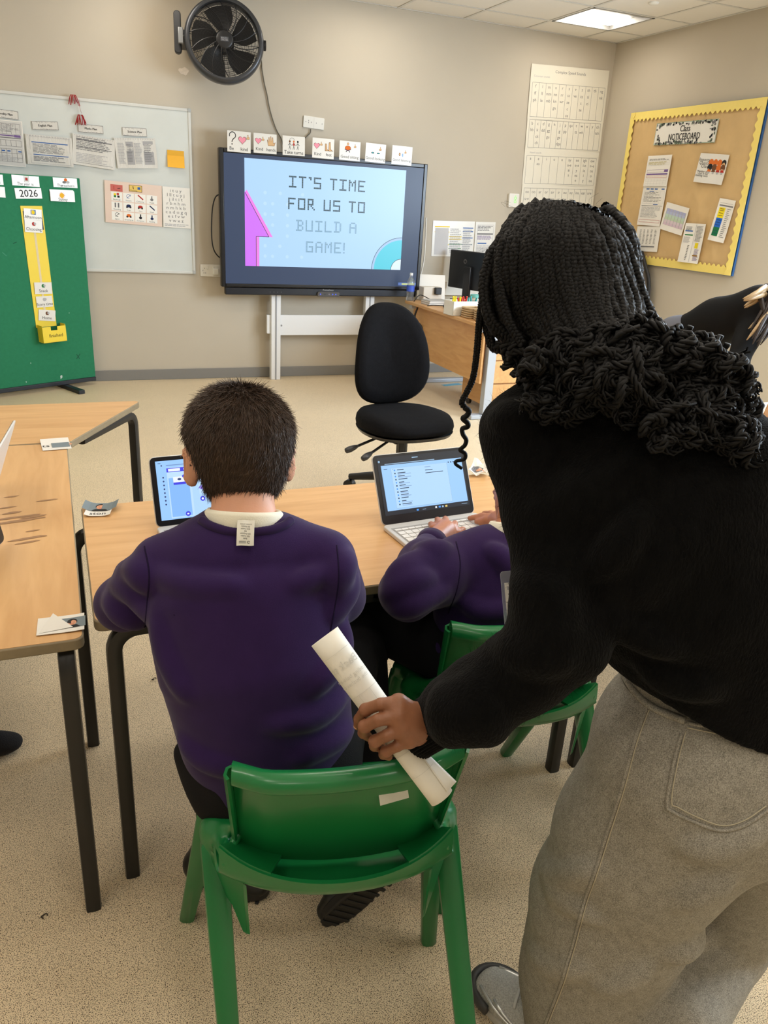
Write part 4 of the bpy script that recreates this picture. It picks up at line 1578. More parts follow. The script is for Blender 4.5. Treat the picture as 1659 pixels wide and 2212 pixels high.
# ================================================================== noticeboard on the right wall
ZN = lambda x, y: (1310 + x / 4.7536, 200 + y / 4.7536)
NX = RIGHT - .024
Nn = (-1, 0, 0)
cTL, cTR, cBR = onX(1366, 243, NX), onX(1659, 211, NX), onX(1581, 596, NX)
ny0, ny1, nz0, nz1 = (cTR[1] + cBR[1]) / 2, cTL[1], cBR[2], (cTL[2] + cTR[2]) / 2
nw, nh = ny1 - ny0, nz1 - nz0
NM = Matrix(((0, 0, -1, NX), (-1, 0, 0, (ny0 + ny1) / 2), (0, 1, 0, (nz0 + nz1) / 2), (0, 0, 0, 1)))
nb = thing('noticeboard', 'brown paper covered noticeboard with scalloped yellow border and blue edge', 'noticeboard', M=NM)
MB().box((-nw / 2 - .004, -nh / 2 - .004, -.02), (nw / 2 + .004, nh / 2 + .004, -.004)).build('blue_frame', mat('blue_edge', (36, 84, 140), .5), nb, bevel=.002)
kraft = mat('kraft_paper', (204, 172, 122), .6, noise=.07, nscale=5, spec=.35, bump=.6, bscale=7)
xs_, ys_ = np.linspace(-nw / 2 + .01, nw / 2 - .01, 60), np.linspace(-nh / 2 + .01, nh / 2 - .01, 48)
cre = []
rs = np.random.RandomState(3)
for _ in range(46):
    a = rs.uniform(0, math.pi)
    cre.append((rs.uniform(-nw / 2, nw / 2), rs.uniform(-nh / 2, nh / 2), math.cos(a), math.sin(a), rs.uniform(.05, .22), rs.uniform(.010, .024), rs.uniform(.003, .009)))


def crease(x, y):
    z = 0
    for cx, cy, c, s, L, wd, am in cre:
        u, v = (x - cx) * c + (y - cy) * s, -(x - cx) * s + (y - cy) * c
        z += am * math.exp(-(u / L) ** 2 - (v / wd) ** 2)
    z += .004 * math.exp(-((y - .02) / .012) ** 2)
    return min(z, .0095)


G = np.array([[(x, y, -.002 + crease(x, y)) for y in ys_] for x in xs_])
MB().grid(G, kraft).build('backing_paper', kraft, nb, smooth=180)
bord = mat('yellow_border_card', (238, 216, 118), .55)


def border(L, base, amp, per):
    n = int(L / per) * 6
    top = [(-L / 2 + L * i / n, base + amp * math.sin(2 * math.pi * i / 6)) for i in range(n + 1)]
    return [(L / 2, 0), (-L / 2, 0)][::-1] + top[::-1]


def strip(L, base, amp, per, M, th=.0025):
    n = int(round(L / per)) * 6
    G = np.zeros((n + 1, 2, 3))
    for i in range(n + 1):
        x = -L / 2 + L * i / n
        G[i, 0] = (x, 0, .008)
        G[i, 1] = (x, base + amp * math.sin(2 * math.pi * i / 6), .011 + .002 * math.sin(i * .21))
    MB().sheet(G, th, bord).build('border_strip', bord, nb, M=M)


TR4 = lambda x, y, a, z=0: Matrix.Translation((x, y, z)) @ Matrix.Rotation(math.radians(a), 4, 'Z')
strip(nw, .066, .010, .051, TR4(0, nh / 2, 180))
strip(nw, .066, .010, .051, TR4(0, -nh / 2, 0))
strip(nh, .056, .009, .066, TR4(-nw / 2, 0, -90, .0008))
strip(nh, .056, .009, .066, TR4(nw / 2, 0, 90, .0008))


def nsheet(name, label, cat, c4, m=paper_m, lift=.008, bend=None, group=None):
    M, w, h = sheet_frame((NX, 0, 0), Nn, *[ZN(*q) for q in c4], lift=lift)
    return paper(name, label, cat, M, w, h, m, bend=bend, group=group, th=.0008), w, h


curl = lambda a: (lambda u, v: a * (1 - v) ** 2 + a * .2 * math.sin(5 * u + 3 * v))
o, w, h = nsheet('title_card', 'wide leafy bordered card reading Class NOTICEBOARD', 'card', [(520, 315), (1155, 270), (1115, 520), (482, 535)], lam_m)
p = Print(w, h, .0008)
p.box(.003, .008, .997, .992, 'gr', .003)
for i in range(150):
    sd = R.random()
    if sd < .4:
        x, y = R.random() * .96 + .02, R.uniform(.03, .15)
    elif sd < .8:
        x, y = R.random() * .96 + .02, R.uniform(.86, .96)
    else:
        x, y = R.choice([R.uniform(.02, .1), R.uniform(.9, .98)]), R.random() * .9 + .05
    a = R.uniform(0, 3.1)
    p.e(x, y, .011 * abs(math.cos(a)) + .003, .011 * abs(math.sin(a)) + .003, R.choice(['g', (90, 104, 88), 'k']), 6)
p.t('Class', .5, .68, h * .40, sx=.85, bold=.0015).t('NOTICEBOARD', .5, .32, h * .42, sx=.74, bold=.0012)
p.build(o)
cb = curl(.006)
o, w, h = nsheet('notice_sheet', 'printed calendar sheet with purple bars, top of the left column of notices', 'sheet', [(430, 648), (677, 640), (622, 960), (385, 965)], lift=.014, bend=cb)
p = Print(w, h, .001, cb)
p.lines(.08, .84, .92, .9, 2, 'g').tbl(.06, .68, .94, .82, 6, 2, 'l').lines(.08, .7, .92, .8, 3, (190, 180, 120)).box(.06, .46, .94, .54, 'p', .002).r(.06, .37, .94, .42, 'p').r(.78, .46, .94, .54, 'p').box(.06, .28, .94, .34, 'r', .002).tbl(.06, .04, .94, .24, 7, 3, 'l')
p.build(o)
cb2 = curl(.004)
o, w, h = nsheet('notice_sheet', 'printed sheet with blue headings in the middle of the left column of notices', 'sheet', [(387, 962), (620, 958), (550, 1376), (312, 1355)], lift=.011, bend=cb2)
p = Print(w, h, .001, cb2)
for x in (.15, .33, .51, .8):
    p.r(x, .91, x + .13, .94, 'b')
p.tbl(.08, .56, .95, .88, 5, 1, 'l').lines(.1, .6, .92, .86, 8, 'g', .3, .5).r(.3, .86, .5, .875, 'b').r(.55, .53, .75, .55, 'b').r(.06, .5, .95, .51, 'g').lines(.08, .2, .92, .48, 9, 'l', .4).box(.06, .08, .95, .15, 'r', .002)
p.build(o)
o, w, h = nsheet('notice_sheet', 'printed table sheet at the bottom of the left column of notices', 'sheet', [(318, 1368), (555, 1378), (521, 1638), (286, 1626)], lift=.009)
p = Print(w, h, .001)
for x in (.14, .3, .46, .62, .78):
    p.lines(x, .3, x + .1, .88, 11, 'g', .35, .4)
p.r(.13, .18, .86, .22, 'g')
p.build(o)
cq = curl(.010)
o, w, h = nsheet('question_card', 'white card with a row of cartoon children reading Important Question Chair', 'card', [(972, 622), (1266, 637), (1188, 952), (900, 914)], lam_m, .012, cq)
p = Print(w, h, .0012, cq)
p.t('Important', .24, .78, .036).t('Question', .26, .67, .036).t('Chair', .26, .56, .036).t('Member of', .22, .38, .024).t('1 class in the', .24, .31, .024).t('meeting room', .24, .24, .024)
for k in range(8):
    x, y = .44 + .15 * (k % 4), .66 - .16 * (k // 4)
    p.e(x, y + .05, .026, .026, R.choice(['br', 'k', 'o', (120, 70, 40)]), 12).e(x, y + .03, .02, .021, R.choice(['sk', 's', 'br', (236, 190, 160)]), 12).p([(x - .07, y - .1), (x + .07, y - .1), (x + .04, y - .02), (x - .04, y - .02)], R.choice(['r', 'o', (220, 150, 120), 'br']))
    if k > 3:
        p.e(x, y - .13, .012, .01, 'l')
p.build(o)
o, w, h = nsheet('notice_sheet', 'tilted sheet of pastel blue, green and pink bands on the noticeboard', 'sheet', [(618, 1120), (854, 1190), (771, 1473), (556, 1396)], lift=.012, bend=curl(.005))
p = Print(w, h, .0012, curl(.005))
for j, c in enumerate(((206, 184, 200), (210, 196, 204), (186, 204, 178), (184, 206, 190), (176, 184, 212), (168, 172, 208))):
    p.r(.08, .2 + .1 * j, .94, .3 + .1 * j, c)
for i in range(7):
    p.r(.08 + .14 * i, .2, .1 + .14 * i, .8, 'l')
p.build(o)
cl = curl(.014)
o, w, h = nsheet('notice_sheet', 'creased narrow sheet with a yellow block at the bottom edge of the noticeboard', 'sheet', [(815, 1340), (1034, 1350), (936, 1757), (742, 1736)], lift=.016, bend=cl)
p = Print(w, h, .0012, cl)
p.r(.06, .79, .42, .82, 'b').r(.08, .69, .46, .72, 'gr').lines(.06, .5, .4, .66, 6, 'l').lines(.08, .82, .4, .92, 3, 'g').r(.66, .38, .82, .52, (226, 206, 40)).lines(.6, .55, .95, .95, 12, 'g', .4).lines(.7, .06, .95, .36, 10, 'p', .4).r(.66, .18, .9, .21, (150, 110, 40)).lines(.33, .06, .42, .46, 10, 'k', .4).r(.56, .02, .575, .98, 'l')
p.build(o)
o, w, h = nsheet('notice_sheet', 'long sheet with yellow, blue and green blocks at the right of the noticeboard', 'sheet', [(1187, 1088), (1339, 1110), (1206, 1540), (1030, 1510)], lift=.012, bend=cl)
p = Print(w, h, .0012, cl)
p.r(.14, .55, .5, .8, (232, 212, 40)).r(.14, .33, .5, .55, (40, 100, 190)).r(.14, .12, .5, .33, (30, 110, 70)).r(.1, .83, .95, .86, 'g').r(.1, .9, .9, .905, 'g').lines(.62, .1, .92, .8, 16, 'g', .35, .5)
for y in (.6, .66, .72, .76):
    p.r(.2, y, .44, y + .012, 'br')
for y in (.38, .44, .5, .18, .24):
    p.r(.2, y, .44, y + .01, 'n')
p.build(o)
o, w, h = nsheet('notice_slip', 'small curled white slip on the left border of the noticeboard', 'slip', [(100, 1378), (212, 1386), (190, 1507), (85, 1490)], lift=.016, bend=curl(.01))
p = Print(w, h, .0012, curl(.01))
p.lines(.15, .2, .9, .85, 6, 'l', .4).build(o)

# socket low on the right wall
M, w, h = sheet_frame((RIGHT, 0, 0), Nn, (1580, 777), (1611, 781), (1607, 808), (1576, 803))
plate('wall_socket', 'white double wall socket low on the wall behind the bending person at right', 'socket', M, w, h, [(.2, .7), (.15, .35), (.25, .35), (.7, .7), (.65, .35), (.75, .35)], False, ())

# a coat hanging below the noticeboard
cx_, cy_, cz_ = onX(1378, 540, RIGHT - .04)
ct = thing('hanging_coat', 'grey-brown coat with black trim hanging on the wall below the noticeboard', 'coat', (RIGHT - .04, cy_, cz_))
coat_m = mat('grey_brown_cloth', (92, 84, 76), .8, noise=.08, nscale=20)
G = []
for i, z in enumerate(np.linspace(0, -.72, 14)):
    row = []
    s = i / 13
    half = .10 + .17 * min(1, s * 2.6) ** .7 + .02 * s
    for q in np.linspace(-1, 1, 25):
        d = .10 * math.sqrt(max(0, 1 - q * q)) + .012 * math.sin(9 * q + 1.5 * s) * min(1, 3 * s)
        row.append((-d - .01, -q * half, z - .06 * q * q * (1 - s)))
    G.append(row)
MB().sheet(G, .006, coat_m).build('coat_body', coat_m, ct, smooth=180)
tr = mat('black_trim', (26, 24, 24), .6)
MB().tube(bez([(-.02, -.09, -.02), (-.05, -.2, -.12), (-.04, -.268, -.25), (-.03, -.285, -.45), (-.03, -.29, -.7)], 5), .014, 8).build('trim', tr, ct, smooth=180)
MB().tube(bez([(-.02, .09, .0), (-.12, .03, -.02), (-.12, -.03, -.03), (-.02, -.10, -.03)], 5), .03, 8).build('collar', tr, ct, smooth=180)
MB().cyl((0.038, 0, .03), (-.06, 0, .04), .009, n=10).build('coat_peg', steel_m, ct, smooth=60)

# ================================================================== the teacher's desk
dz = .72
D0, D1 = onZ(885, 648, dz), onZ(1030, 703, dz)
dx = (D0[0] + D1[0]) / 2
dy0, dy1 = D1[1], D0[1]
dk = thing('office_desk', 'beech office desk with grey legs standing along the wall under the timetables', 'desk', (dx, dy0, 0))
dl, dw = dy1 - dy0, .8
MB().prism(rrect(dw, dl, .02, 4, dw / 2, dl / 2), dz - .025, dz).build('desktop', desk_m, dk, bevel=.003)
MB().box((.06, .08, .27), (.078, dl - .08, dz - .03)).build('modesty_panel', desk_m, dk, bevel=.002)
gm = mat('desk_leg_grey', (176, 182, 190), .35, metal=.2)
for yy in (.08, dl - .1):
    MB().box((.1, yy - .03, .03), (.17, yy + .03, dz - .06)).build('leg', gm, dk, bevel=.004)
    MB().box((.0, yy - .035, 0), (dw - .05, yy + .035, .035)).build('foot', gm, dk, bevel=.006)
    MB().box((.02, yy - .025, dz - .06), (dw - .1, yy + .025, dz - .026)).build('bracket', gm, dk, bevel=.004)
MB().box((.2, .14, .06), (.62, .6, .62)).build('pedestal', desk_m, dk, bevel=.003)
for k in range(3):
    MB().box((.205, .122, .08 + .18 * k), (.615, .139, .25 + .18 * k)).build('drawer', desk_m, dk, bevel=.002)
for x, y in ((.24, .2), (.58, .2), (.24, .54), (.58, .54)):
    MB().cyl((x - .012, y, .03), (x + .012, y, .03), .03, n=16).build('caster', black_m, dk, smooth=40)
MB().tube(bez([(.02, dl - .25, dz - .03), (.0, dl - .25, dz - .12), (.05, dl - .3, dz - .2), (.02, dl - .24, dz - .3)], 5), .008, 6).build('loose_cable', black_m, dk, smooth=180)
o = MB().box((-.1, -.03, .0), (.1, .03, .0012)).build('floor_tape', mat('blue_tape', (70, 170, 205), .4), M=frame(onZ(976, 831, 0), .2))
tag(o, 'short strip of light blue tape on the floor beside the desk', 'tape')

# monitor seen from behind
mb_ = onZ(977, 646, dz)
mo = thing('monitor', 'black computer monitor seen from behind on the desk', 'monitor', (mb_[0] + .09, mb_[1] - .14, dz), math.radians(-72))
mm = mat('monitor_plastic', (28, 31, 36), .35)
c1, c2 = at(973, 543, 1), at(1023, 553, 1)
mpw, mph = .52, .33
MB().box((-mpw / 2, -.02, .10), (mpw / 2, .02, .10 + mph)).build('housing', mm, mo, bevel=.008)
MB().box((-mpw / 2 + .01, .02, .11), (mpw / 2 - .01, .022, .09 + mph)).build('screen', mat('screen_dark', (8, 8, 10), .1), mo)
MB().box((-.04, -.05, .02), (.04, -.02, .3)).build('stand', black_m, mo, bevel=.006)
MB().box((-.12, -.12, 0), (.12, .06, .014)).build('base', black_m, mo, bevel=.005)
p = Print(.1, .1, 0)
p.arc(.5, .5, .018, 0, 360, .003, 'g', 16).arc(.5, .5, .012, 40, 300, .003, 'g', 10)
p.b.build('maker_mark', None, mo, M=Matrix.Translation((-.06, -.0206, .34)) @ Matrix.Rotation(math.pi / 2, 4, 'X'))


def on_desk(x, y):
    q = onZ(x, y, dz)
    return q


def wall_trunk():
    a, c = onY(918, 620, BACK - .03), onY(1060, 640, BACK - .03)
    o = MB().box((a[0], BACK - .05, .735), (RIGHT - .3, BACK, .86)).build('cable_trunking', white_m, bevel=.004)
    tag(o, 'white plastic cable trunking along the wall behind the desk', 'trunking')


wall_trunk()
pb = on_desk(908, 645)
t = thing('water_bottle', 'clear crumpled plastic water bottle with blue label beside the screen', 'bottle', (dx + .03, dy1 - .05, dz))
clear = mat('clear_plastic', (226, 234, 240), .08, trans=.85, alpha=.55)
MB().lathe([(0, .0), (.03, .0), (.034, .01), (.031, .05), (.034, .07), (.031, .11), (.034, .14), (.03, .17), (.012, .205), (.012, .22)], 20).build('bottle_body', clear, t, smooth=60)
MB().lathe([(.0345, .08), (.035, .08), (.035, .13), (.0345, .13)], 20).build('label', mat('blue_label', (60, 90, 190), .4), t, smooth=60)
MB().lathe([(0, .235), (.014, .235), (.0145, .215), (.0, .215)], 16).build('cap', mat('white_cap', (225, 228, 230), .4), t, smooth=50)
q = on_desk(938, 625)
t = thing('desk_calendar', 'white spiral bound desk calendar standing at the far end of the desk', 'calendar', (dx + .30, dy1 + .12, dz), math.radians(-12))
MB().prism([(-.06, 0), (.06, 0), (.004, .21), (-.004, .21)], -.13, .13, M=Matrix(((0, 0, 1, 0), (1, 0, 0, 0), (0, 1, 0, 0), (0, 0, 0, 1)))).build('easel', paper_m, t)
for k in range(12):
    z = .02 + .016 * k
    MB().tube([(-.135 + .006 * math.cos(a), -.06 * (1 - z / .21) - .002 + .007 * math.sin(a), z) for a in np.linspace(0, 6.28, 9)], .0016, 4).build('ring', steel_m, t)
MB().box((-.10, -.058, .015), (.0, -.05, .075), M=Matrix.Rotation(math.radians(-14), 4, 'X')).build('photo', mat('dark_photo', (34, 34, 40), .5), t)
t = thing('charger_box', 'cream box with a black plug standing on the desk by the bottle', 'box', (dx + .24, dy1 - .02, dz))
MB().box((-.09, -.05, 0), (.09, .05, .12)).build('box_body', mat('cream_card', (214, 208, 196), .6), t, bevel=.004)
MB().box((.01, -.085, .06), (.07, -.05, .12)).build('plug', black_m, t, bevel=.006)
for k, lab in enumerate(('thin black cable on the desk, the one arching up behind the bottle', 'thin black cable lying flat on the desk in front of the paper stack')):
    y = dy1 - .12 - .28 * k
    ps = bez([(dx + .03, y - .02, dz + .006), (dx + .10, y + .012, dz + .006 + .05 * (1 - k)), (dx + .18, y - .02, dz + .006 + .02 * (1 - k)), (dx + .25, y, dz + .006)], 6)
    tag(MB().tube(ps, .004, 6).build('desk_cable', black_m, smooth=180), lab, 'cable', 'loose cables on the desk')
t = thing('paper_tray', 'pale stack of papers lying on the desk behind the loose cables', 'paper stack', (dx + .16, dy1 - .30, dz + .0), .1)
for k in range(5):
    MB().box((-.10, -.07, .008 * k), (.10, .07, .008 * k + .0075), M=Matrix.Rotation(.02 * (k - 2), 4, 'Z')).build('paper_bundle', paper_m if k % 2 else mat('grey_card', (176, 174, 170), .6), t)
q = on_desk(983, 682)
t = thing('pen_box', 'white box of yellow and red markers near the edge of the desk', 'box', (q[0] + .09, q[1] + .06, dz), .1)
b = MB()
for lo, hi in (((-.13, -.07, 0), (.13, .07, .005)), ((-.13, -.07, 0), (-.125, .07, .11)), ((.125, -.07, 0), (.13, .07, .11)), ((-.13, -.07, 0), (.13, -.065, .11)), ((-.13, .065, 0), (.13, .07, .11))):
    b.box(lo, hi)
b.build('box_body', white_m, t, bevel=.002)
for k in range(12):
    c = ['yellow_marker', 'red_marker', 'teal_marker'][k // 4]
    m = mat(c, {'yellow_marker': (232, 214, 40), 'red_marker': (206, 50, 40), 'teal_marker': (70, 170, 170), 'white_marker': (226, 226, 226)}[c], .4)
    x = -.105 + .019 * k
    o = MB().cyl((x, R.uniform(-.03, .03), .008), (x + R.uniform(-.003, .003), R.uniform(-.05, .05), .125 + R.uniform(0, .02)), .0075, n=8).build('marker', m, smooth=50, M=WM[t.name])
    tag(o, '%s marker pen, %s of its colour from the left in the white pen box' % (c.split('_')[0], ('first', 'second', 'third', 'fourth')[k % 4]), 'pen', 'markers in the white box')
q = on_desk(1017, 672)
t = thing('tub', 'clear tub with a teal lid beside the box of markers', 'tub', (q[0] + .1, q[1] + .1, dz))
MB().lathe([(0, 0), (.05, 0), (.055, .1), (.0, .1)], 20).build('tub_body', mat('frosted_tub', (214, 222, 222), .3), t, smooth=40)
MB().lathe([(0, .1), (.058, .1), (.058, .12), (0, .122)], 20).build('lid', mat('teal_lid', (120, 200, 196), .4), t, smooth=40)
wick = mat('wicker', (186, 158, 118), .7)


def basket(x, y, w, d, h, label):
    q = on_desk(x, y)
    t = thing('wicker_basket', label, 'basket', (q[0] + .02, q[1], dz), .05)
    b = MB()
    nr_ = int(h / .016)
    for r_ in range(nr_):
        z = .008 + .016 * r_
        pts = []
        for s in np.linspace(0, 1, 41):
            a = 2 * math.pi * s
            rr = 1 / (abs(math.cos(a)) ** 6 + abs(math.sin(a)) ** 6) ** (1 / 6)
            wv = .005 * math.sin(20 * a + math.pi * r_)
            pts.append(((w / 2 * rr + wv) * math.cos(a), (d / 2 * rr + wv) * math.sin(a), z))
        b.tube(pts, .0085, 5, cap=False)
    b.build('weave', wick, t, smooth=180)
    MB().box((-w / 2 + .01, -d / 2 + .01, 0), (w / 2 - .01, d / 2 - .01, .01)).build('base', wick, t)
    return t, q


basket(1014, 686, .13, .12, .09, 'small wicker basket on the desk beside the box of markers')
tb, q = basket(1046, 693, .16, .14, .09, 'wicker basket at the near end of the desk, half behind the braids')
o = paper('paper_stack', None, None, Matrix.Translation((q[0] + .02, q[1] + .0, dz + .075)), .12, .1, paper_m, th=.05)
tag(o, 'stack of white cards standing in the wicker basket behind the braids', 'card stack')
q = on_desk(960, 666)
tag(MB().ell((0, 0, .016), (.03, .05, .018), n=14).build('computer_mouse', black_m, smooth=180, M=frame((q[0] + .02, q[1], dz))), 'small black computer mouse on the desk by the cables', 'mouse')

# ================================================================== office chair
och = thing('office_chair', 'black fabric swivel office chair in front of the big screen', 'office chair', (1.64, 3.64, 0), math.radians(186))
# local: +y is the way it faces (into the room)
blk = mat('black_wool_fabric', (15, 15, 18), .95, spec=.15, noise=.25, nscale=60, bump=.2, bscale=500)
SEAT = .47
G = []


def superell(hw, hd, n=48, e=2.6, front=1.0):
    pts = []
    for i in range(n):
        a = 2 * math.pi * i / n
        c, s = math.cos(a), math.sin(a)
        r = 1 / (abs(c) ** e + abs(s) ** e) ** (1 / e)
        pts.append((hw * r * c * (1 - .10 * (s < 0) * abs(s)), hd * r * s))
    return pts


b = MB()
ring = []
for k, (sc, z) in enumerate(((.0, .0), (.9, .0), (.985, .012), (1.0, .03), (.985, .055), (.93, .075), (.75, .086), (.4, .085), (.0, .083))):
    ring.append([(x * sc, y * sc, SEAT - .06 + z - .02 * (sc > .5) * max(0, y / .24) ** 3 * (z > .04)) for x, y in superell(.25, .245)])
G = np.array(ring).transpose(1, 0, 2)
b.grid(np.concatenate([G, G[:1]], 0), blk, flip=False)
b.build('seat', blk, och, smooth=180)
b = MB()
ring = [[(x * sc, y * sc, SEAT - .085 + z) for x, y in superell(.25, .245)] for sc, z in ((0, 0), (.8, 0), (.95, .008), (.99, .026))]
G = np.array(ring).transpose(1, 0, 2)
b.grid(np.concatenate([G, G[:1]], 0))
b.build('seat_shell', dark_m, och, smooth=180)
# tall rounded back
b = MB()
G = []
nb_ = 56
for sc, th in ((0, -.045), (.75, -.045), (.93, -.036), (1, -.008), (1.0, .01), (.94, .035), (.72, .045), (.35, .04), (0, .038)):
    row = []
    for i in range(nb_):
        a = 2 * math.pi * i / nb_
        c, s = math.cos(a), math.sin(a)
        e = 2.7
        r = 1 / (abs(c) ** e + abs(s) ** e) ** (1 / e)
        x, z = r * c, r * s
        hw = .218 * (1 - .14 * z - .04 * z * z)
        zz = .262 * z * sc
        yy = -.235 + .05 * (x * sc) ** 2 + th * .8 - .04 * z * sc + .03 * math.cos(1.5 * z * sc)
        row.append((hw * x * sc, yy, SEAT + .285 + zz))
    G.append(row)
G = np.array(G).transpose(1, 0, 2)
b.grid(np.concatenate([G, G[:1]], 0), blk)
b.build('backrest', blk, och, smooth=180)
MB().tube(bez([(0, -.27, SEAT + .3), (0, -.30, SEAT + .05), (0, -.2, SEAT - .1), (0, 0, SEAT - .11)], 6), .028, 8, flat=.5).build('back_bracket', black_m, och, smooth=180)
MB().cyl((0, 0, .1), (0, 0, SEAT - .08), .03, n=20).build('gas_column', black_m, och, smooth=50)
MB().box((-.1, -.12, SEAT - .12), (.1, .1, SEAT - .085)).build('mechanism', black_m, och, bevel=.006)
for k in range(5):
    a = math.radians(72 * k + 20)
    c, s = math.cos(a), math.sin(a)
    MB().tube([(.02 * c, .02 * s, .13), (.15 * c, .15 * s, .11), (.30 * c, .30 * s, .075)], [.03, .024, .018], 8).build('base_arm', black_m, och, smooth=60)
    MB().cyl((.30 * c - .02 * s, .30 * s + .02 * c, .03), (.30 * c + .02 * s, .30 * s - .02 * c, .03), .03, n=14).build('caster', black_m, och, smooth=40)
for (x0, y0), (x1, y1) in (((.10, -.02), (.28, -.0)), ((.10, .06), (.26, .13))):
    l = MB().cyl((x0, y0, SEAT - .1), (x1, y1, SEAT - .145), .007, n=8).build('lever', black_m, och, smooth=60)
    v = Vector((x1 - x0, y1 - y0, -.045)).normalized()
    q = Vector((x1, y1, SEAT - .145))
    MB().tube([q - v * .02, q, q + v * .03, q + v * .055, q + v * .06], [.007, .013, .017, .014, .004], 10).build('lever_knob', mat('lever_knob', (56, 57, 60), .35), l, smooth=180)
MB().box((.06, .1, SEAT - .24), (.09, .13, SEAT - .09)).build('seat_slide', black_m, och, bevel=.003)

# ================================================================== school tables
TZ = .70


def table(label, poly, legs, rails, wood=beech, loc=(0, 0)):
    """poly in world xy (counter-clockwise); legs: world xy with the direction their bend leads to"""
    c = np.mean(poly, axis=0)
    t = thing('school_table', label, 'table', (c[0], c[1], 0))
    P = [(x - c[0], y - c[1]) for x, y in poly]

    def rounded(P, r, inset=0.0):
        out = []
        n = len(P)
        for i in range(n):
            a, q, d = (np.array(P[(i + k) % n]) for k in (-1, 0, 1))
            u, v = (a - q) / np.linalg.norm(a - q), (d - q) / np.linalg.norm(d - q)
            th_ = math.acos(np.clip(u @ v, -1, 1))
            bis = (u + v) / np.linalg.norm(u + v)
            q2 = q + bis * inset / math.sin(th_ / 2)
            tl = r / math.tan(th_ / 2)
            for s in np.linspace(0, 1, 6):
                out.append(tuple((1 - s) ** 2 * (q2 + u * tl) + 2 * s * (1 - s) * q2 + s * s * (q2 + v * tl)))
        return out
    MB().prism(rounded(P, .022), TZ - .024, TZ - .0008).build('table_edge', edge_m, t, bevel=.003)
    MB().prism(rounded(P, .02, .003), TZ - .005, TZ).build('tabletop', wood, t)
    for (x, y), (ux, uy), ln in legs:
        x, y = x - c[0], y - c[1]
        zt = TZ - .04
        pts = [(x, y, 0), (x, y, zt - .05)] + [(x + ux * .05 * (1 - math.cos(a)), y + uy * .05 * (1 - math.cos(a)), zt - .05 + .05 * math.sin(a)) for a in np.linspace(.2, math.pi / 2, 6)] + [(x + ux * ln, y + uy * ln, zt)]
        MB().tube(pts, .0165, 12, sq=5, up=(-uy, ux, 0)).build('leg', leg_m, t, smooth=35)
    return t


mx0, mx1, my0, my1 = .012, 1.25, 1.448, 2.098
IN = .035
table('beech school table in the middle, with two laptops and the sitting children', [(mx0, my0), (mx1, my0), (mx1, my1), (mx0, my1)],
      [((mx0 + IN, my0 + IN), (1, 0), .6), ((mx1 - IN, my0 + IN), (-1, 0), .6), ((-.014, 2.0), (1, 0), .6), ((mx1 - IN, my1 - IN), (-1, 0), .6)], None)
lx0, lx1, ly0, ly1 = -.66, -.008, 1.392, 2.70
table('beech school table at the left edge, stained dark in the middle', [(lx0, ly0), (lx1, ly0), (lx1, ly1), (lx0, ly1)],
      [((lx1 - IN, ly0 + .024), (0, 1), .3), ((lx0 + IN, ly0 + .024), (0, 1), .3), ((lx1 - IN, ly1 - IN), (0, -1), .3), ((lx0 + IN, ly1 - IN), (0, -1), .3)], None, beech_y)
table('slant-ended beech school table behind the one at the left edge', [(-1.0, 2.708), (.002, 2.708), (.286, 3.243), (-1.29, 3.26)],
      [((.245, 3.20), (-.52, -.85), .4), ((-1.24, 3.2), (.47, -.88), .5), ((-.05, 2.76), (-1, 0), .4), ((-.95, 2.76), (1, 0), .4)], None)
table('beech school table joined to the right end of the middle table', [(1.256, my0), (2.28, my0), (2.28, my1), (1.256, my1)],
      [((1.256 + IN, my0 + IN), (1, 0), .4), ((2.28 - IN, my0 + IN), (-1, 0), .4), ((1.256 + IN, my1 - IN), (1, 0), .4), ((2.28 - IN, my1 - IN), (-1, 0), .4)], None)
table('beech school table at the right edge, with the tan laptop', [(2.29, 1.46), (3.53, 1.46), (3.53, 2.765), (2.29, 2.765)],
      [((2.33, 1.5), (1, 0), .4), ((3.49, 1.5), (-1, 0), .4), ((2.33, 2.72), (1, 0), .4), ((3.49, 2.72), (-1, 0), .4)], None, beech)
fq = onZ(1624, 861, TZ)
table('beech school table farthest off at the right, only its corner showing', [(2.2, fq[1]), (fq[0], fq[1]), (fq[0], fq[1] + .6), (2.2, fq[1] + .6)],
      [((2.24, fq[1] + .04), (1, 0), .3), ((fq[0] - .04, fq[1] + .04), (-1, 0), .3), ((2.24, fq[1] + .56), (1, 0), .3), ((fq[0] - .04, fq[1] + .56), (-1, 0), .3)], None)

# name cards lying on the tables: laminated, curling
photo_bg = (116, 128, 134)


def name_card(label, c4, bend, draw, fold=None):
    M, w, h = sheet_frame((0, 0, TZ), (0, 0, 1), *c4, lift=.0015)
    o = paper('name_card', label, 'name card', M, w, h, lam_m, bend=bend, group='name cards on the tables', th=.0008)
    p = Print(w, h, .001, bend)
    draw(p, w, h)
    p.build(o)
    if fold:
        MB().add(fold(w, h), [(0, 1, 2)], lam_m).build('folded_corner', mat('card_back', (206, 204, 190), .6), o)
    return o


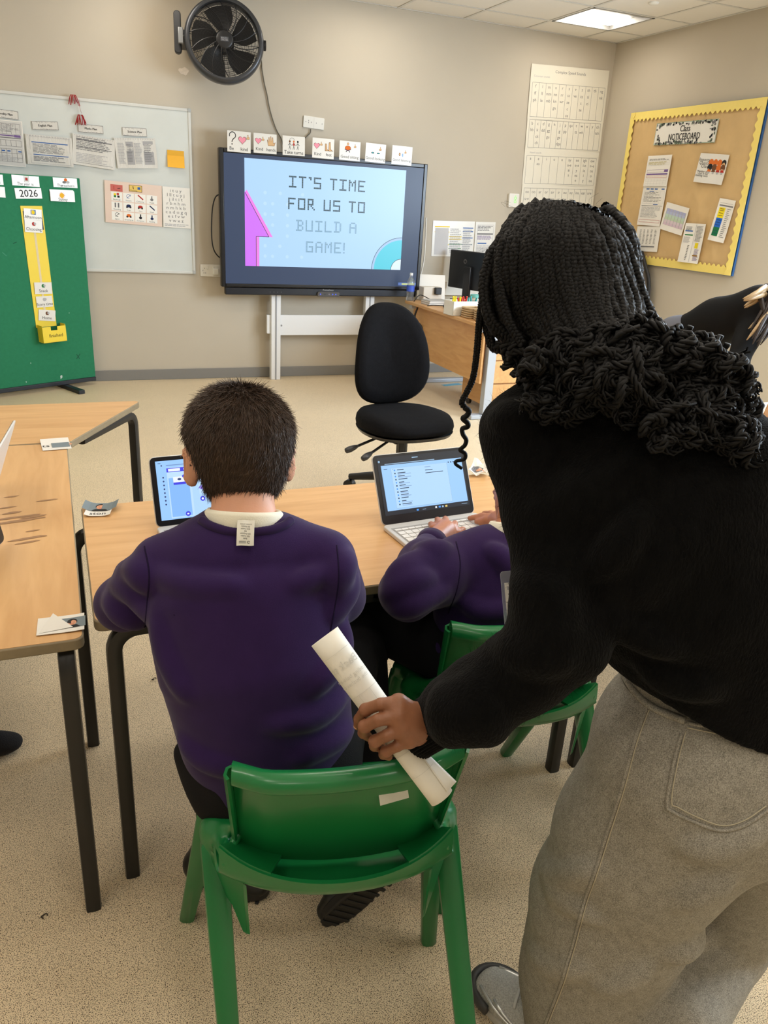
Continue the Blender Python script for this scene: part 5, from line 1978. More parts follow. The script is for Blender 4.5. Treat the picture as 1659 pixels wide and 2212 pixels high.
def face(p, x, y, s, hair='k', bg=photo_bg, wide=1.0, turn=0.0):
    X, Y = s / p.w, s / p.h
    p.r(x - .8 * X * wide, y - .75 * Y, x + .8 * X * wide, y + .75 * Y, bg)
    p.p([(x - .6 * X, y - .75 * Y), (x + .6 * X, y - .75 * Y), (x + .3 * X, y - .35 * Y), (x - .3 * X, y - .35 * Y)], 'k')
    p.e(x, y + .12 * Y, s * .36, s * .46, hair).e(x, y + .0 * Y, s * .3, s * .38, 'sk')
    p.e(x - .12 * X, y + .04 * Y, s * .05, s * .03, 'k', 8).e(x + .12 * X, y + .04 * Y, s * .05, s * .03, 'k', 8).l([(x - .1 * X, y - .2 * Y), (x + .1 * X, y - .2 * Y)], s * .05, 'r')


name_card('curled name card with a dark haired photo on the left corner of the middle table', [(180, 1090), (249, 1087), (236, 1118), (196, 1114)], lambda u, v: .012 * (max(0, abs(u - .5) - .18) * 2) ** 2 + .002,
          lambda p, w, h: (face(p, .52, .66, h * .42, 'k', wide=1.4), p.t('ston', .5, .16, h * .26)))
name_card('name card with a folded pale corner and photo, on near corner of left table', [(79, 1339), (178, 1326), (187, 1364), (82, 1371)], lambda u, v: .010 * max(0, u - .55) ** 2 + .001,
          lambda p, w, h: face(p, .74, .5, h * .40, 'k', wide=1.15), lambda w, h: [(-w * .45, -h * .42, .002), (w * .26, -h * .28, .003), (-w * .16, h * .32, .016)])
name_card('upside-down creased name card on the seam of the two left tables', [(90, 955), (151, 947), (151, 971), (89, 973)], lambda u, v: .012 * max(0, v - .5) + .001,
          lambda p, w, h: (p.r(.35, .2, .97, .62, photo_bg), p.p([(.4, .28), (.8, .34), (.95, .5), (.5, .4)], (50, 50, 56)), p.e(.82, .45, .022, .012, 'sk'), p.t('ts', .15, .4, h * .3)))
name_card('crumpled shiny name card lying behind the right-hand laptop', [(1018, 1004), (1056, 1010), (1050, 1034), (1015, 1029)], lambda u, v: .02 * (abs(u - .5) + abs(v - .4)) ** 2 + .004 * math.sin(9 * u + 6 * v) + .005,
          lambda p, w, h: (p.r(.1, .3, .7, .65, (110, 110, 114)), p.e(.5, .45, .018, .012, 'sk'), p.r(.15, .32, .4, .5, 'k')))
name_card('name card with a grey photo at the right edge by the curly braids', [(1623, 953), (1650, 957), (1672, 978), (1622, 980)], lambda u, v: .003 + .008 * u * u,
          lambda p, w, h: (face(p, .35, .6, h * .4, 'g', (140, 142, 146)), p.r(.3, .1, .8, .2, 'k')))
# pen smears on the left table
p = Print(.6, .6, .0007)
for x, y, a, L, wd in ((128, 1128, .1, .035, .012), (117, 1126, .1, .05, .008), (130, 1116, .1, .04, .010), (26, 1112, .1, .03, .008), (75, 1117, .1, .02, .01), (60, 1164, .1, .05, .012), (58, 1173, .1, .03, .008), (102, 1082, .4, .04, .008), (25, 1073, -.3, .02, .006), (40, 1132, .1, .08, .014), (28, 1118, .1, .06, .01)):
    pass
cM = onZ(30, 1110, TZ)
for x, y, L, wd in ((27, 1108, .028, .010), (35, 1118, .075, .008), (28, 1127, .10, .007), (40, 1126, .06, .012), (74, 1116, .04, .008), (60, 1163, .055, .009), (58, 1172, .034, .007), (100, 1081, .04, .006), (26, 1073, .024, .006), (14, 1097, .03, .006), (70, 1147, .02, .005)):
    q = onZ(x, y, TZ) - cM
    n = 10
    p.k += 1
    p.b.add([(q[0] + L * math.cos(a) * (.6 + .4 * R.random()), q[1] + wd * math.sin(a) * (.6 + .4 * R.random()) + .15 * L * math.cos(a), p.off + p.k * 1e-5) for a in np.linspace(0, 6.28, n + 1)[:-1]], [tuple(range(n))], mat('pen_smear', (150, 112, 76), .5))
o = p.b.build('pen_smears', None, M=Matrix.Translation((cM[0], cM[1], TZ)))
tag(o, 'dark smeared pen marks on the top of the left table', 'stain', kind='stuff')

# ================================================================== laptops
silver = mat('silver_laptop', (206, 205, 202), .35, metal=.15)
tan = mat('tan_laptop', (186, 158, 128), .4, metal=.15)
key_m = mat('laptop_key', (222, 221, 218), .45)
SCR = {'bg': (156, 202, 255), 'bg2': (136, 186, 248), 'w': (190, 222, 255), 'bar': (70, 70, 224), 'pill': (150, 128, 250), 'k': (60, 74, 120), 'g': (120, 150, 200), 'wh': (236, 242, 255), 'd': (26, 32, 42), 'panel': (176, 214, 252), 'txt': (44, 58, 84), 'sh': (150, 184, 214), 'y': (236, 206, 110), 'bl': (70, 150, 236)}


def scr(c):
    return glow('lap_' + c, SCR[c], .9)


def laptop(label, BL, BR, depth, lid_h, ang, mbody, thick=.012, keys=True, base=True):
    """BL, BR: world points of the hinge line ends (left, right as its user sees it)"""
    BL, BR = np.array(BL[:2]), np.array(BR[:2])
    u = (BR - BL)
    w = np.linalg.norm(u)
    a = math.atan2(u[1], u[0])
    mid = (BL + BR) / 2
    t = thing('laptop', label, 'laptop', (mid[0], mid[1], TZ), a)
    if base:
        bs = MB().prism(rrect(w, depth, .012, 4, 0, -depth / 2), 0.001, thick).build('keyboard_base', mbody, t, bevel=.002)
        if keys:
            kw = w * .9 / 13
            rows = [(.012, 13, .55), (.032, 13, 1), (.052, 13, 1), (.072, 12, 1), (.092, 11, 1)]
            km = {}
            for r_, (yy, n, hh) in enumerate(rows):
                for i in range(n):
                    k_ = w * .9 / n
                    x = -w * .45 + k_ * (i + .5)
                    key = (n, hh)
                    if key not in km:
                        km[key] = MB().box((-k_ / 2 + .001, -.009 * hh, 0), (k_ / 2 - .001, .009 * hh, .0018)).mesh('key', key_m)
                    o = bpy.data.objects.new('key', km[key])
                    link(o, bs, Matrix.Translation((x, -.03 - yy * depth / .2, thick)))
            MB().box((-w * .448 - .004, -.03 - .106 * depth / .2, thick - .0004), (w * .45 + .004, -.03 + .003, thick + .0002)).build('key_well', mat('key_gap', (150, 149, 146), .6), bs)
            MB().prism(rrect(w * .34, depth * .28, .006, 4, 0, -depth * .8), thick - .0003, thick + .0004).build('touchpad', mat('touchpad', (212, 210, 206), .3), bs)
    LM = Matrix.Translation((0, 0, thick * .8)) @ Matrix.Rotation(math.radians(ang), 4, 'X')   # lid: x across, y up the lid, +z towards the user
    lid = MB().prism(rrect(w, lid_h, .014, 5, 0, lid_h / 2), -.005, 0).build('lid', mbody, t, M=LM, bevel=.0015)
    bzl = MB().prism(rrect(w - .004, lid_h - .004, .012, 5, 0, lid_h / 2), 0, .001).build('screen_bezel', bezel_m, t, M=LM)
    return t, w, LM


# the boy's tablet-like laptop: seen over his left shoulder
bl, br = onZ(338, 1148, TZ), onZ(594, 1115, TZ)
t, w, LM = laptop('laptop with purple website on its screen in front of the boy', bl, br, .2, .178, 72, silver, keys=True)
sw_, sh_ = w - .030, .178 - .028
p = Print(sw_, sh_, .0016, mk=scr)
p.r(0, 0, 1, 1, 'bg').r(.09, 0.02, 1, .88, 'w').r(.09, .80, 1, .87, 'bar').r(.105, .812, .21, .858, 'wh').r(.27, .825, .36, .845, 'wh').r(.44, .825, .5, .845, 'wh').e(.25, .835, .003, .003, 'wh').e(.42, .835, .004, .004, 'wh')
p.r(.10, .04, .28, .70, 'bg2').r(.30, .04, .99, .74, 'panel').r(.14, .62, .25, .715, 'wh').r(.14, .58, .25, .62, 'bar').e(.235, .715, .004, .004, 'bar').e(.195, .67, .005, .003, 'k')
for i in range(8):
    p.e(.055, .72 - .065 * i, .0022, .0022, 'k')
p.r(.36, .38, .98, .60, 'w')
pts = [(.36 + .5 * (1 - math.cos(a)) * .6, .49 + .085 * math.sin(a)) for a in np.linspace(0, 6.28, 30)[:-1]]
p.p(pts, 'pill')
p.e(.385, .30, .0065, .0065, 'bar').e(.385, .30, .003, .003, 'wh')
for i in range(7):
    p.e(.47 + .075 * i, .315, .002, .002, 'k').r(.455 + .075 * i, .285, .49 + .075 * i, .292, 'g')
p.e(.24, .07, .0065, .0065, 'bar').e(.24, .07, .003, .002, 'wh')
p.r(.02, .955, .045, .965, 'k').r(.09, .91, .6, .925, 'g').e(.05, .92, .002, .002, 'k').r(.36, .68, .42, .69, 'k').r(.44, .68, .48, .69, 'k').r(.62, .012, .65, .04, 'bl').r(.68, .02, .75, .03, 'g')
p.b.build('display', None, t, M=LM @ Matrix.Translation((0, .178 / 2 + .002, 0)))
# the silver laptop the second child is typing on
bl, br = onZ(826, 1135, TZ + .012), onZ(1026, 1106, TZ + .012)
t, w, LM = laptop('white laptop open at a search page, the second child typing on it', bl, br, .215, .190, 63, silver)
sw_, sh_ = w - .026, .190 - .034
p = Print(sw_, sh_, .0016, mk=scr)
p.r(0, 0, 1, 1, 'd').r(.035, .075, .985, .86, 'bg').r(.035, .86, .985, .90, (42, 52, 66) if False else 'd').r(.08, .872, .66, .885, 'sh').r(.4, .945, .47, .96, 'sh')
p.r(.14, .10, .80, .80, 'sh').r(.143, .107, .797, .797, 'panel')
for i in range(12):
    y = .755 - .054 * i
    p.r(.21, y, .21 + R.uniform(.05, .12), y + .014, 'txt')
    if i % 3:
        p.r(.21, y - .02, .21 + R.uniform(.08, .16), y - .012, 'g')
    p.e(.18, y + .004, .0022, .0022, 'txt' if i % 2 else 'bl')
p.r(.16, .775, .165, .785, 'k').r(.53, .755, .6, .765, 'g').r(.53, .70, .62, .712, 'txt').r(.53, .65, .74, .662, 'txt')
for i in range(4):
    p.e(.82 + .03 * i, .80, .002, .002, 'txt')
p.r(.06, .79, .1, .8, 'txt').e(.02, .93, .003, .003, 'sh').r(.36, .02, .385, .05, 'bl').r(.4, .015, .56, .052, (50, 60, 76) if False else 'd').r(.43, .028, .47, .036, 'sh').r(.58, .02, .6, .05, 'wh').r(.62, .02, .645, .05, 'bl').r(.66, .02, .68, .05, 'sh').r(.70, .02, .725, .05, 'y').r(.9, .03, .97, .038, 'sh')
p.b.build('display', None, t, M=LM @ Matrix.Translation((0, .190 / 2 + .008, 0)))
p = Print(.02, .02, .0016)
p.r(.1, .1, .46, .46, 'g').r(.54, .1, .9, .46, 'g').r(.1, .54, .46, .9, 'g').r(.54, .54, .9, .9, 'g')
p.b.build('logo', None, t, M=LM @ Matrix.Translation((0, .013, 0)) @ Matrix.Scale(.6, 4))
# two laptops mostly outside the left edge
a = onZ(11, 1166, TZ + .01)
t, w, LM = laptop('laptop at the left edge with dark screen border, nearer of the two', (a[0] - .09, a[1] - .26), (a[0], a[1]), .2, .195, 80, silver, keys=False, base=False)
a, c = onZ(34, 907, TZ + .19), onZ(0, 966, TZ + .19)
u_ = (c - a)[:2] / np.linalg.norm((c - a)[:2])
y_ = np.array([-u_[1], u_[0]])
a = a[:2] - y_ * .07
t, w, LM = laptop('laptop at the left edge with thin silver lid, farther of the two', a, a + u_ * .29, .2, .195, 70, silver, keys=False)
# tan laptop at the right edge, its lid turned to the camera
a = onZ(1642, 910, TZ)
t, w, LM = laptop('tan laptop at the right edge seen from behind its lid', (a[0] + .29, a[1] - .09), (a[0], a[1]), .2, .2, 72, tan, keys=False)

# ================================================================== green plastic chairs
green = mat('green_plastic', (18, 110, 56), .30, spec=.5, noise=.05, nscale=8, coat=.15)


def poly_chair(label, O, yaw, feet):
    """feet: world xy of front-left, front-right, rear-left, rear-right; local +y is forward, camera sits behind"""
    t = thing('school_chair', label, 'chair', (O[0], O[1], 0), yaw)
    inv = WM[t.name].inverted()
    FL, FR, RL, RR = [inv @ Vector((q[0], q[1], 0)) for q in feet]
    # backrest: curved panel with a rolled rim
    us, vs = np.linspace(-1, 1, 25), np.linspace(0, 1, 9)

    def back(u, v, out=0.0):
        hw = .168 + .010 * v
        y = -.052 - .07 * v - .026 * (1 - u * u) * (.5 + .5 * v) + .05 * max(0, abs(u) - .72) * 1.2
        z = .462 + .236 * v - .016 * (1 - u * u) * (1 - v)
        return np.array([.014 + hw * u, y - out, z + .012 * u * v])
    bk = MB().sheet([[back(u, v) for v in vs] for u in us], .006, green).build('backrest', green, t, smooth=60)
    G = []
    for u in us:
        q = back(u, 1)
        G.append([q + (0, .002, -.004), q + (0, -.001, .010), q + (0, -.012, .014), q + (0, -.026, .008), q + (0, -.030, -.004), q + (0, -.024, -.012)])
    MB().sheet(G, .005, green).build('top_rim', green, bk, smooth=60)
    for s in (-1, 1):
        G = []
        for v in vs:
            q = back(s, v)
            dlt = .028 * (.35 + .65 * v)
            G.append([q + (-s * .002, .004, 0), q + (s * .008, -.002, 0), q + (s * .011, -dlt * .6, 0), q + (s * .006, -dlt, 0)])
        MB().sheet(G, .005, green).build('side_rim', green, bk, smooth=60)
    o = MB().box((-.024, -.0012, -.010), (.024, .0012, .010)).build('tape', mat('white_tape', (214, 214, 204), .7), bk)
    tu, tv_ = .42, .70
    q = back(tu, tv_, .005)
    dq = back(tu + .1, tv_, .005) - q
    o.matrix_local = Matrix.Translation(Vector(q)) @ Matrix.Rotation(math.atan2(dq[1], dq[0]), 4, 'Z') @ Matrix.Rotation(-.3, 4, 'X') @ Matrix.Rotation(-.12, 4, 'Y')
    # seat: shallow dish rolling down at the front and up into a band at the rear
    G = []
    for u in us:
        row = []
        for v in np.linspace(0, 1, 22):
            hw = .196 + .016 * math.sin(math.pi * min(v * 1.2, 1))
            if v < .12:
                s = v / .12
                y, z = .200 - .02 * s, .375 + .03 * math.sin(s * math.pi / 2)
            elif v < .74:
                s = (v - .12) / .62
                y, z = .18 - .265 * s, .405 - .020 * math.sin(math.pi * s) + .030 * u ** 4
            else:
                s = (v - .74) / .26
                y = -.085 - .062 * math.sin(s * math.pi / 2) * (1 - .55 * u * u)
                z = .405 + .03 * u ** 4 - .012 * math.sin(math.pi * s) + .044 * s ** 1.5
            y += .03 * u * u * (v > .74) * ((v - .74) / .26)
            row.append((.008 + hw * u, y, z + .030))
        G.append(row)
    st_ = MB().sheet(G, .007, green).build('seat', green, t, smooth=60)
    seat_rows = G
    for half in (us[us <= -.55], us[us >= .55]):
        H_ = [[back(u, .04) * (1 - f_) + np.array(G[list(us).index(u)][-1]) * f_ for f_ in (0, .35, .7, 1)] for u in half]
        MB().sheet(H_, .006, green).build('side_panel', green, st_, smooth=60)
    # side wings carry the back down to the seat, with a pointed fin under them
    for s, (F, Rr) in ((-1, (FL, RL)), (1, (FR, RR))):
        G = []
        for a in np.linspace(0, 1, 9):
            row = []
            for q in np.linspace(0, 1, 7):
                row.append((.010 + s * (.172 + .048 * math.sin(q * math.pi / 2)), -.06 + .20 * a * (.35 + .65 * q) - .02 * q, .54 - .06 * a - .135 * q - .03 * a * q + (.0 if a < .9 else 0)))
            G.append(row)
        top_r = np.array([.008 + s * .214, .03, .432])
        top_f = np.array([.008 + s * .218, .125, .428])
        w3 = lambda q: np.array(WM[t.name] @ Vector(q))
        cn, ba = back(s, .10), np.array(seat_rows[0 if s < 0 else -1][-2])
        q_ = Blob(.004)
        q_.cone(w3(top_f + (-s * .014, .0, .012)), w3(top_r + (-s * .012, 0, .012)), .022, .021, .02)
        q_.cone(w3(top_r + (-s * .012, 0, .010)), w3(cn + (0, .012, .01)), .020, .008, .022)
        q_.cone(w3(top_r + (-s * .012, -.005, 0)), w3(ba + (-s * .010, 0, -.012)), .019, .006, .022)
        q_.cone(w3(cn + (0, .012, .01)), w3(ba + (-s * .010, 0, -.014)), .008, .006, .02)
        q_.cone(w3(top_r + (0, 0, .006)), w3(top_r + (np.array(Rr) - top_r) * .12), .021, .022, .02)
        q_.cone(w3(top_f + (0, 0, .006)), w3(top_f + (np.array(F) - top_f) * .12), .021, .022, .02)
        q_.build('side_wing', green, t)
        for top, foot in ((top_f, F), (top_r, Rr)):
            d = np.array(foot) - top
            pts = [top + (0, 0, .012), top + d * .04, top + d * .3, top + d * .65, np.array(foot) + (0, 0, .004), np.array(foot)]
            pts[0] = top + np.array([-s * .016, 0, .016])
            MB().tube(pts, [.016, .024, .0225, .0195, .0165, .015], 14, sq=4, up=(0, 1, 0), flat=.9).build('leg', green, t, smooth=50)
        fin = [(.016 + s * .205, -.07, .425), (.016 + s * .232, .0, .385), (.016 + s * .176, -.06, .30)]
        b = MB()
        vs_ = np.array([(.01 + s * .21, -.03, .44), (.01 + s * .155, -.105, .44), (.01 + s * .15, -.105, .33), (.01 + s * .157, -.085, .308), (.01 + s * .175, -.06, .345), (.01 + s * .212, .01, .34)])
        b.add(np.concatenate([vs_, vs_ + np.array([s * .006, .006, 0])]), [(0, 1, 2, 3, 4, 5), (11, 10, 9, 8, 7, 6)] + [(i, (i + 1) % 6, (i + 1) % 6 + 6, i + 6) for i in range(6)])
        b.build('gusset', green, t, bevel=.002)
    return t


poly_chair('green moulded chair under the boy, with white tape on its back', (.37, 1.03), math.radians(-13), [(.148, 1.317), (.632, 1.085), (.162, .87), (.555, .72)])
poly_chair('green moulded chair under the second child, behind the woman\'s arm', (.888, 1.325), math.radians(-13), [(.70, 1.62), (1.12, 1.585), (.70, 1.15), (1.13, 1.12)])
chair3 = [q for q in bpy.data.objects if q.name == 'school_chair'][0]
# bits of fluff on the floor
for x, y, lab in ((333, 1469, 'small dark curl of fluff on the floor under the middle table'), (96, 1982, 'tiny brown crumb on the floor at the lower left')):
    q = onZ(x, y, 0)
    pts = [q + np.array([.006 * math.cos(a) * (1 + .3 * math.sin(3 * a)), .006 * math.sin(a), .003 + .002 * math.sin(2 * a)]) for a in np.linspace(0, 4.5, 10)]
    tag(MB().tube(pts, .0014, 5).build('fluff', mat('dark_fluff', (60, 52, 46), .9)), lab, 'fluff')
# ================================================================== people

purple = mat('purple_sweatshirt', (45, 27, 72), .9, spec=.12, noise=.06, nscale=30, bump=.12, bscale=700, sheen=.12)
purple_rib = mat('purple_rib', (44, 28, 68), .9, spec=.12, sheen=.1)
seam_m = mat('purple_seam', (30, 20, 48), .9, spec=.1)
polo_m = mat('white_polo', (232, 228, 210), .8, bump=.1, bscale=500)
skin_l = mat('light_skin', (214, 158, 128), .5, spec=.4, sub=.08, noise=.03, nscale=30, bump=.04, bscale=300)
skin_b = mat('brown_skin', (134, 88, 62), .45, spec=.4, sub=.06, noise=.06, nscale=40, bump=.08, bscale=260)
skin_c = mat('warm_brown_skin', (176, 116, 84), .45, spec=.4, sub=.06, noise=.05, nscale=30, bump=.05, bscale=260)
trouser_m = mat('black_trousers', (17, 17, 20), .85, spec=.2, bump=.15, bscale=400)
knit = mat('black_wool_knit', (9, 9, 9), .98, spec=.06, sheen=.04, noise=.3, nscale=90, bump=.38, bscale=300, stretch=(1, 1, .35))
denim = denim_mat()
stitch_m = mat('denim_stitch', (176, 168, 146), .8)
fade_m = mat('denim_dark_seam', (78, 74, 64), .9)
hair_b = mat('dark_brown_hair', (70, 52, 38), .42, spec=.45, noise=.25, nscale=50)
hair_k = mat('black_hair', (11, 10, 10), .6, spec=.22, noise=.2, nscale=60)
rubber_m = mat('black_shoe', (22, 22, 23), .4)
sole_m = mat('shoe_sole', (38, 36, 35), .65)
nail_m = mat('finger_nail', (196, 150, 124), .3)


def bvh(o):
    me = o.data
    W_ = WM[o.name]
    return BVHTree.FromPolygons([W_ @ v.co for v in me.vertices], [tuple(p.vertices) for p in me.polygons])


def surf(tree, x, y, lift=0.0, dflt=None):
    """where the line of sight through a picture point meets a body; lift: metres off its surface"""
    d = ray(x, y)
    h = tree.ray_cast(Vector(C0), Vector(d / np.linalg.norm(d)))
    if h[0] is None:
        if dflt is None:
            q = tree.find_nearest(Vector(at(x, y, 1.2)))
            return np.array(q[0] + q[1] * lift)
        return at(x, y, dflt)
    return np.array(h[0] + h[1].normalized() * lift) if h[1].dot(Vector(d)) < 0 else np.array(h[0] - h[1].normalized() * lift)


def seam(tree, pts, r, m, name, parent, lift=0.0, n=8):
    P = bez([np.array(q + (0,), float) for q in pts], n)
    Q = np.array([surf(tree, q[0], q[1], lift) for q in P])
    return MB().tube(Q, r, 6).build(name, m, parent, smooth=180, world=True)


def person(label, blob, m, disp=None):
    o = blob.build('person', m, None)
    tag(o, label, 'person')
    WM[o.name] = Matrix.Identity(4)
    return o


def head(b, c, up, fw, s, k=.012):
    """skull, jaw, nose, brows, lips, eye sockets; c: centre of the skull, s: half its width"""
    up, fw = _norm(up), _norm(fw)
    fw = _norm(fw - up * np.dot(up, fw))
    rt = np.cross(fw, up)
    A = [rt, fw, up]
    P = lambda x, y, z: np.asarray(c) + s * (x * rt + y * fw + z * up)
    b.ell(c, (s, s * 1.22, s * 1.18), .02, A)
    b.ell(P(0, .42, -.75), (s * .74, s * .72, s * .78), s * .35, A)
    b.ell(P(0, .75, -1.28), (s * .30, s * .26, s * .24), s * .3, A)
    b.cone(P(0, 1.12, -.28), P(0, 1.36, -.68), s * .10, s * .17, s * .12)
    b.ell(P(.17, 1.15, -.72), (s * .12, s * .13, s * .10), s * .08, A).ell(P(-.17, 1.15, -.72), (s * .12, s * .13, s * .10), s * .08, A)
    b.ell(P(0, 1.12, -.98), (s * .27, s * .12, s * .075), s * .06, A).ell(P(0, 1.10, -1.08), (s * .22, s * .12, s * .075), s * .06, A)
    for q in (-1, 1):
        b.ell(P(q * .40, 1.13, -.22), (s * .20, s * .16, s * .13), s * .08, A, cut=True)
        b.ell(P(q * .40, 1.02, -.22), (s * .17, s * .15, s * .12), s * .03, A)
        b.cone(P(q * .2, 1.14, -.02), P(q * .62, .98, -.0), s * .08, s * .06, s * .1)
    return P, A


def ear(b, P, A, s, side, tilt=0.0):
    """a cupped ear at the side of the head"""
    c = P(side * 1.06, -.08, -.42)
    out = np.array(A[0]) * side
    n = _norm(out * .62 - np.array(A[1]) * .6)
    ax = [np.cross(A[2], n), n, A[2]]
    b.ell(c + out * s * .06, (s * .26, s * .10, s * .40), s * .06, ax)
    b.ell(c + out * s * .12 + np.array(A[1]) * s * .10 + n * s * .0, (s * .15, s * .09, s * .26), s * .04, ax, cut=True)
    b.ell(c - np.array(A[2]) * s * .32 + out * s * .04, (s * .14, s * .08, s * .13), s * .05, ax)


def strands(name, tree, roots, dirs, length, r, m, parent, segs=3, curl=.0, seed=1, droop=0.0):
    """many short hairs standing on a surface"""
    rs = np.random.RandomState(seed)
    N = len(roots)
    V = np.zeros((N, segs + 1, 3, 3))
    D = dirs / np.linalg.norm(dirs, axis=1)[:, None]
    L = length if np.ndim(length) else np.full(N, length)
    L = L * rs.uniform(.7, 1.15, N)
    side = np.cross(D, rs.normal(size=(N, 3)))
    side /= np.linalg.norm(side, axis=1)[:, None]
    oth = np.cross(D, side)
    bend_ = rs.normal(size=(N, 3)) * curl
    for k in range(segs + 1):
        t = k / segs
        c = roots + D * (L * t)[:, None] + bend_ * (L * t * t)[:, None] + np.array([0, 0, -droop]) * (L * t * t)[:, None]
        rr = r * (1 - .85 * t)
        for j in range(3):
            a = 2 * math.pi * j / 3
            V[:, k, j] = c + rr * (math.cos(a) * side + math.sin(a) * oth)
    V = V.reshape(-1, 3)
    base = np.arange(N)[:, None, None, None] * (segs + 1) * 3
    k = np.arange(segs)[None, :, None, None] * 3
    j = np.arange(3)[None, None, :, None]
    q = np.concatenate([base + k + j, base + k + (j + 1) % 3, base + k + 3 + (j + 1) % 3, base + k + 3 + j], -1).reshape(-1, 4)
    me = bpy.data.meshes.new(name)
    me.vertices.add(len(V))
    me.vertices.foreach_set('co', V.astype(np.float32).ravel())
    me.loops.add(len(q) * 4)
    me.loops.foreach_set('vertex_index', q.ravel().astype(np.int32))
    me.polygons.add(len(q))
    me.polygons.foreach_set('loop_start', np.arange(len(q), dtype=np.int32) * 4)
    me.update(calc_edges=True)
    me.polygons.foreach_set('use_smooth', [True] * len(me.polygons))
    me.materials.append(m)
    o = bpy.data.objects.new(name, me)
    link(o, parent, WM[parent.name].inverted())
    return o


def sample_mesh(o, N, seed=1, keep=None):
    """points and normals spread over a mesh by area"""
    me = o.data
    V = np.zeros(len(me.vertices) * 3)
    me.vertices.foreach_get('co', V)
    V = V.reshape(-1, 3)
    me.calc_loop_triangles()
    T = np.zeros(len(me.loop_triangles) * 3, np.int32)
    me.loop_triangles.foreach_get('vertices', T)
    T = T.reshape(-1, 3)
    a, b, c = V[T[:, 0]], V[T[:, 1]], V[T[:, 2]]
    n = np.cross(b - a, c - a)
    A = np.linalg.norm(n, axis=1)
    rs = np.random.RandomState(seed)
    i = rs.choice(len(T), N, p=A / A.sum())
    u, v = rs.rand(N), rs.rand(N)
    f = u + v > 1
    u[f], v[f] = 1 - u[f], 1 - v[f]
    P = a[i] + (b - a)[i] * u[:, None] + (c - a)[i] * v[:, None]
    Nn_ = n[i] / (A[i][:, None] + 1e-12)
    if keep is not None:
        k = keep(P)
        P, Nn_ = P[k], Nn_[k]
    return P, Nn_


def shoe(parent, heel, toe, up, L, wid, m_up, m_sole, name='shoe'):
    heel, toe, up = np.array(heel), np.array(toe), _norm(up)
    f = _norm(toe - heel)
    up = _norm(up - f * np.dot(up, f))
    rt = np.cross(f, up)
    b = Blob(.003)
    Q = lambda x, y, z: heel + rt * x + f * y * L + up * z
    b.loft([(Q(0, .12, .035), wid * .78, .036, rt), (Q(0, .4, .04), wid * .8, .040, rt), (Q(0, .7, .032), wid, .032, rt), (Q(0, .88, .026), wid * .8, .025, rt)], .02)
    b.cone(Q(0, .14, .05), Q(0, .2, .095), wid * .85, wid * .72, .02)
    b.plane_cut(Q(0, 0, .012), -up)
    o = b.build(name, m_up, parent)
    pts = []
    for i in range(28):
        a = 2 * math.pi * i / 28
        y = .5 + .5 * math.sin(a)
        w_ = wid * (1.02 - .22 * (y < .35) - .10 * math.exp(-((y - .38) / .15) ** 2))
        pts.append((w_ * math.cos(a) * (abs(math.cos(a)) ** -.25 if abs(math.cos(a)) > .05 else 1), y * L))
    SM = Matrix(((rt[0], f[0], up[0], heel[0]), (rt[1], f[1], up[1], heel[1]), (rt[2], f[2], up[2], heel[2]), (0, 0, 0, 1)))
    s = MB().prism(pts, 0, .022).build('sole', m_sole, o, bevel=.004, M=WM[o.name].inverted() @ SM)
    b2 = MB()
    for i in range(9):
        y = L * (.1 + .1 * i)
        b2.box((-wid * .8, y - .004, -.0035), (wid * .8, y + .004, .001))
    b2.build('tread', m_sole, s, bevel=.001)
    return o


RT, DN, FW = CR[0], CR[1], CR[2]
ACB = _norm(np.array([.94, -.33, 0.0]))

# ------------------------------------------------------------------ the boy at the front
hC = at(517, 925, 1.385)
bodyF = _norm(np.array([.22, .97, 0]))
neckB, neckT = at(528, 1150, 1.36), at(524, 1050, 1.385)
pel = np.array([.298, 1.15, .525])
shL, shR = at(352, 1222, 1.355), at(700, 1212, 1.355)
elL, elR = at(268, 1302, 1.455), at(728, 1288, 1.43)
haL, haR = np.array([.175, 1.64, .742]), np.array([.43, 1.63, .742])
hipL, hipR = pel - ACB * .068, pel + ACB * .08
knL, knR = np.array([.265, 1.47, .53]), np.array([.60, 1.52, .53])
anL, anR = np.array([.24, 1.42, .10]), at(822, 1872, 1.73)
st4 = [(pel, .15, .115, ACB), (at(578, 1600, 1.43), .158, .11, ACB), (at(548, 1430, 1.375), .168, .11, ACB), (at(527, 1290, 1.36), .172, .105, ACB), (at(524, 1215, 1.36), .150, .09, ACB), (at(526, 1175, 1.365), .095, .07, ACB)]
b = Blob(.0045)
P_, A_ = head(b, hC - np.array([0, 0, .030]), (0.0, .05, 1), (.08, .98, -.25), .079)
ear(b, P_, A_, .090, -1)
ear(b, P_, A_, .090, 1)
b.chain([(neckT, .054), (neckB, .056)], .03)
b.loft([(c, w * .86, d * .8, a) for c, w, d, a in st4], .03)
for S_, E_, H_ in ((shL, elL, haL), (shR, elR, haR)):
    b.chain([(S_, .042), (E_, .036), (H_ + (0, -.05, .01), .024)], .02)
    pal = H_ + np.array([0, .015, 0])
    b.ell(pal, (.033, .04, .014), .01)
    for i, (dx_, L_) in enumerate(((-.026, .045), (-.009, .055), (.009, .052), (.026, .042))):
        r0 = pal + (dx_, .032, 0)
        b.chain([(r0, .0085), (r0 + (dx_ * .1, L_ * .5, .008), .0078), (r0 + (dx_ * .1, L_ * .9, -.004), .0066)], .004)
    sgn = 1 if H_ is haL else -1
    b.chain([(pal + (sgn * .028, -.01, 0), .01), (pal + (sgn * .05, .015, 0), .0085), (pal + (sgn * .055, .038, -.002), .007)], .006)
for H_, K_, N_ in ((hipL, knL, anL), (hipR, knR, anR)):
    b.chain([(H_, .066), (K_, .046), (N_, .034)], .03)
    b.cone(N_, N_ + (0, .06, -.04), .03, .026, .02)
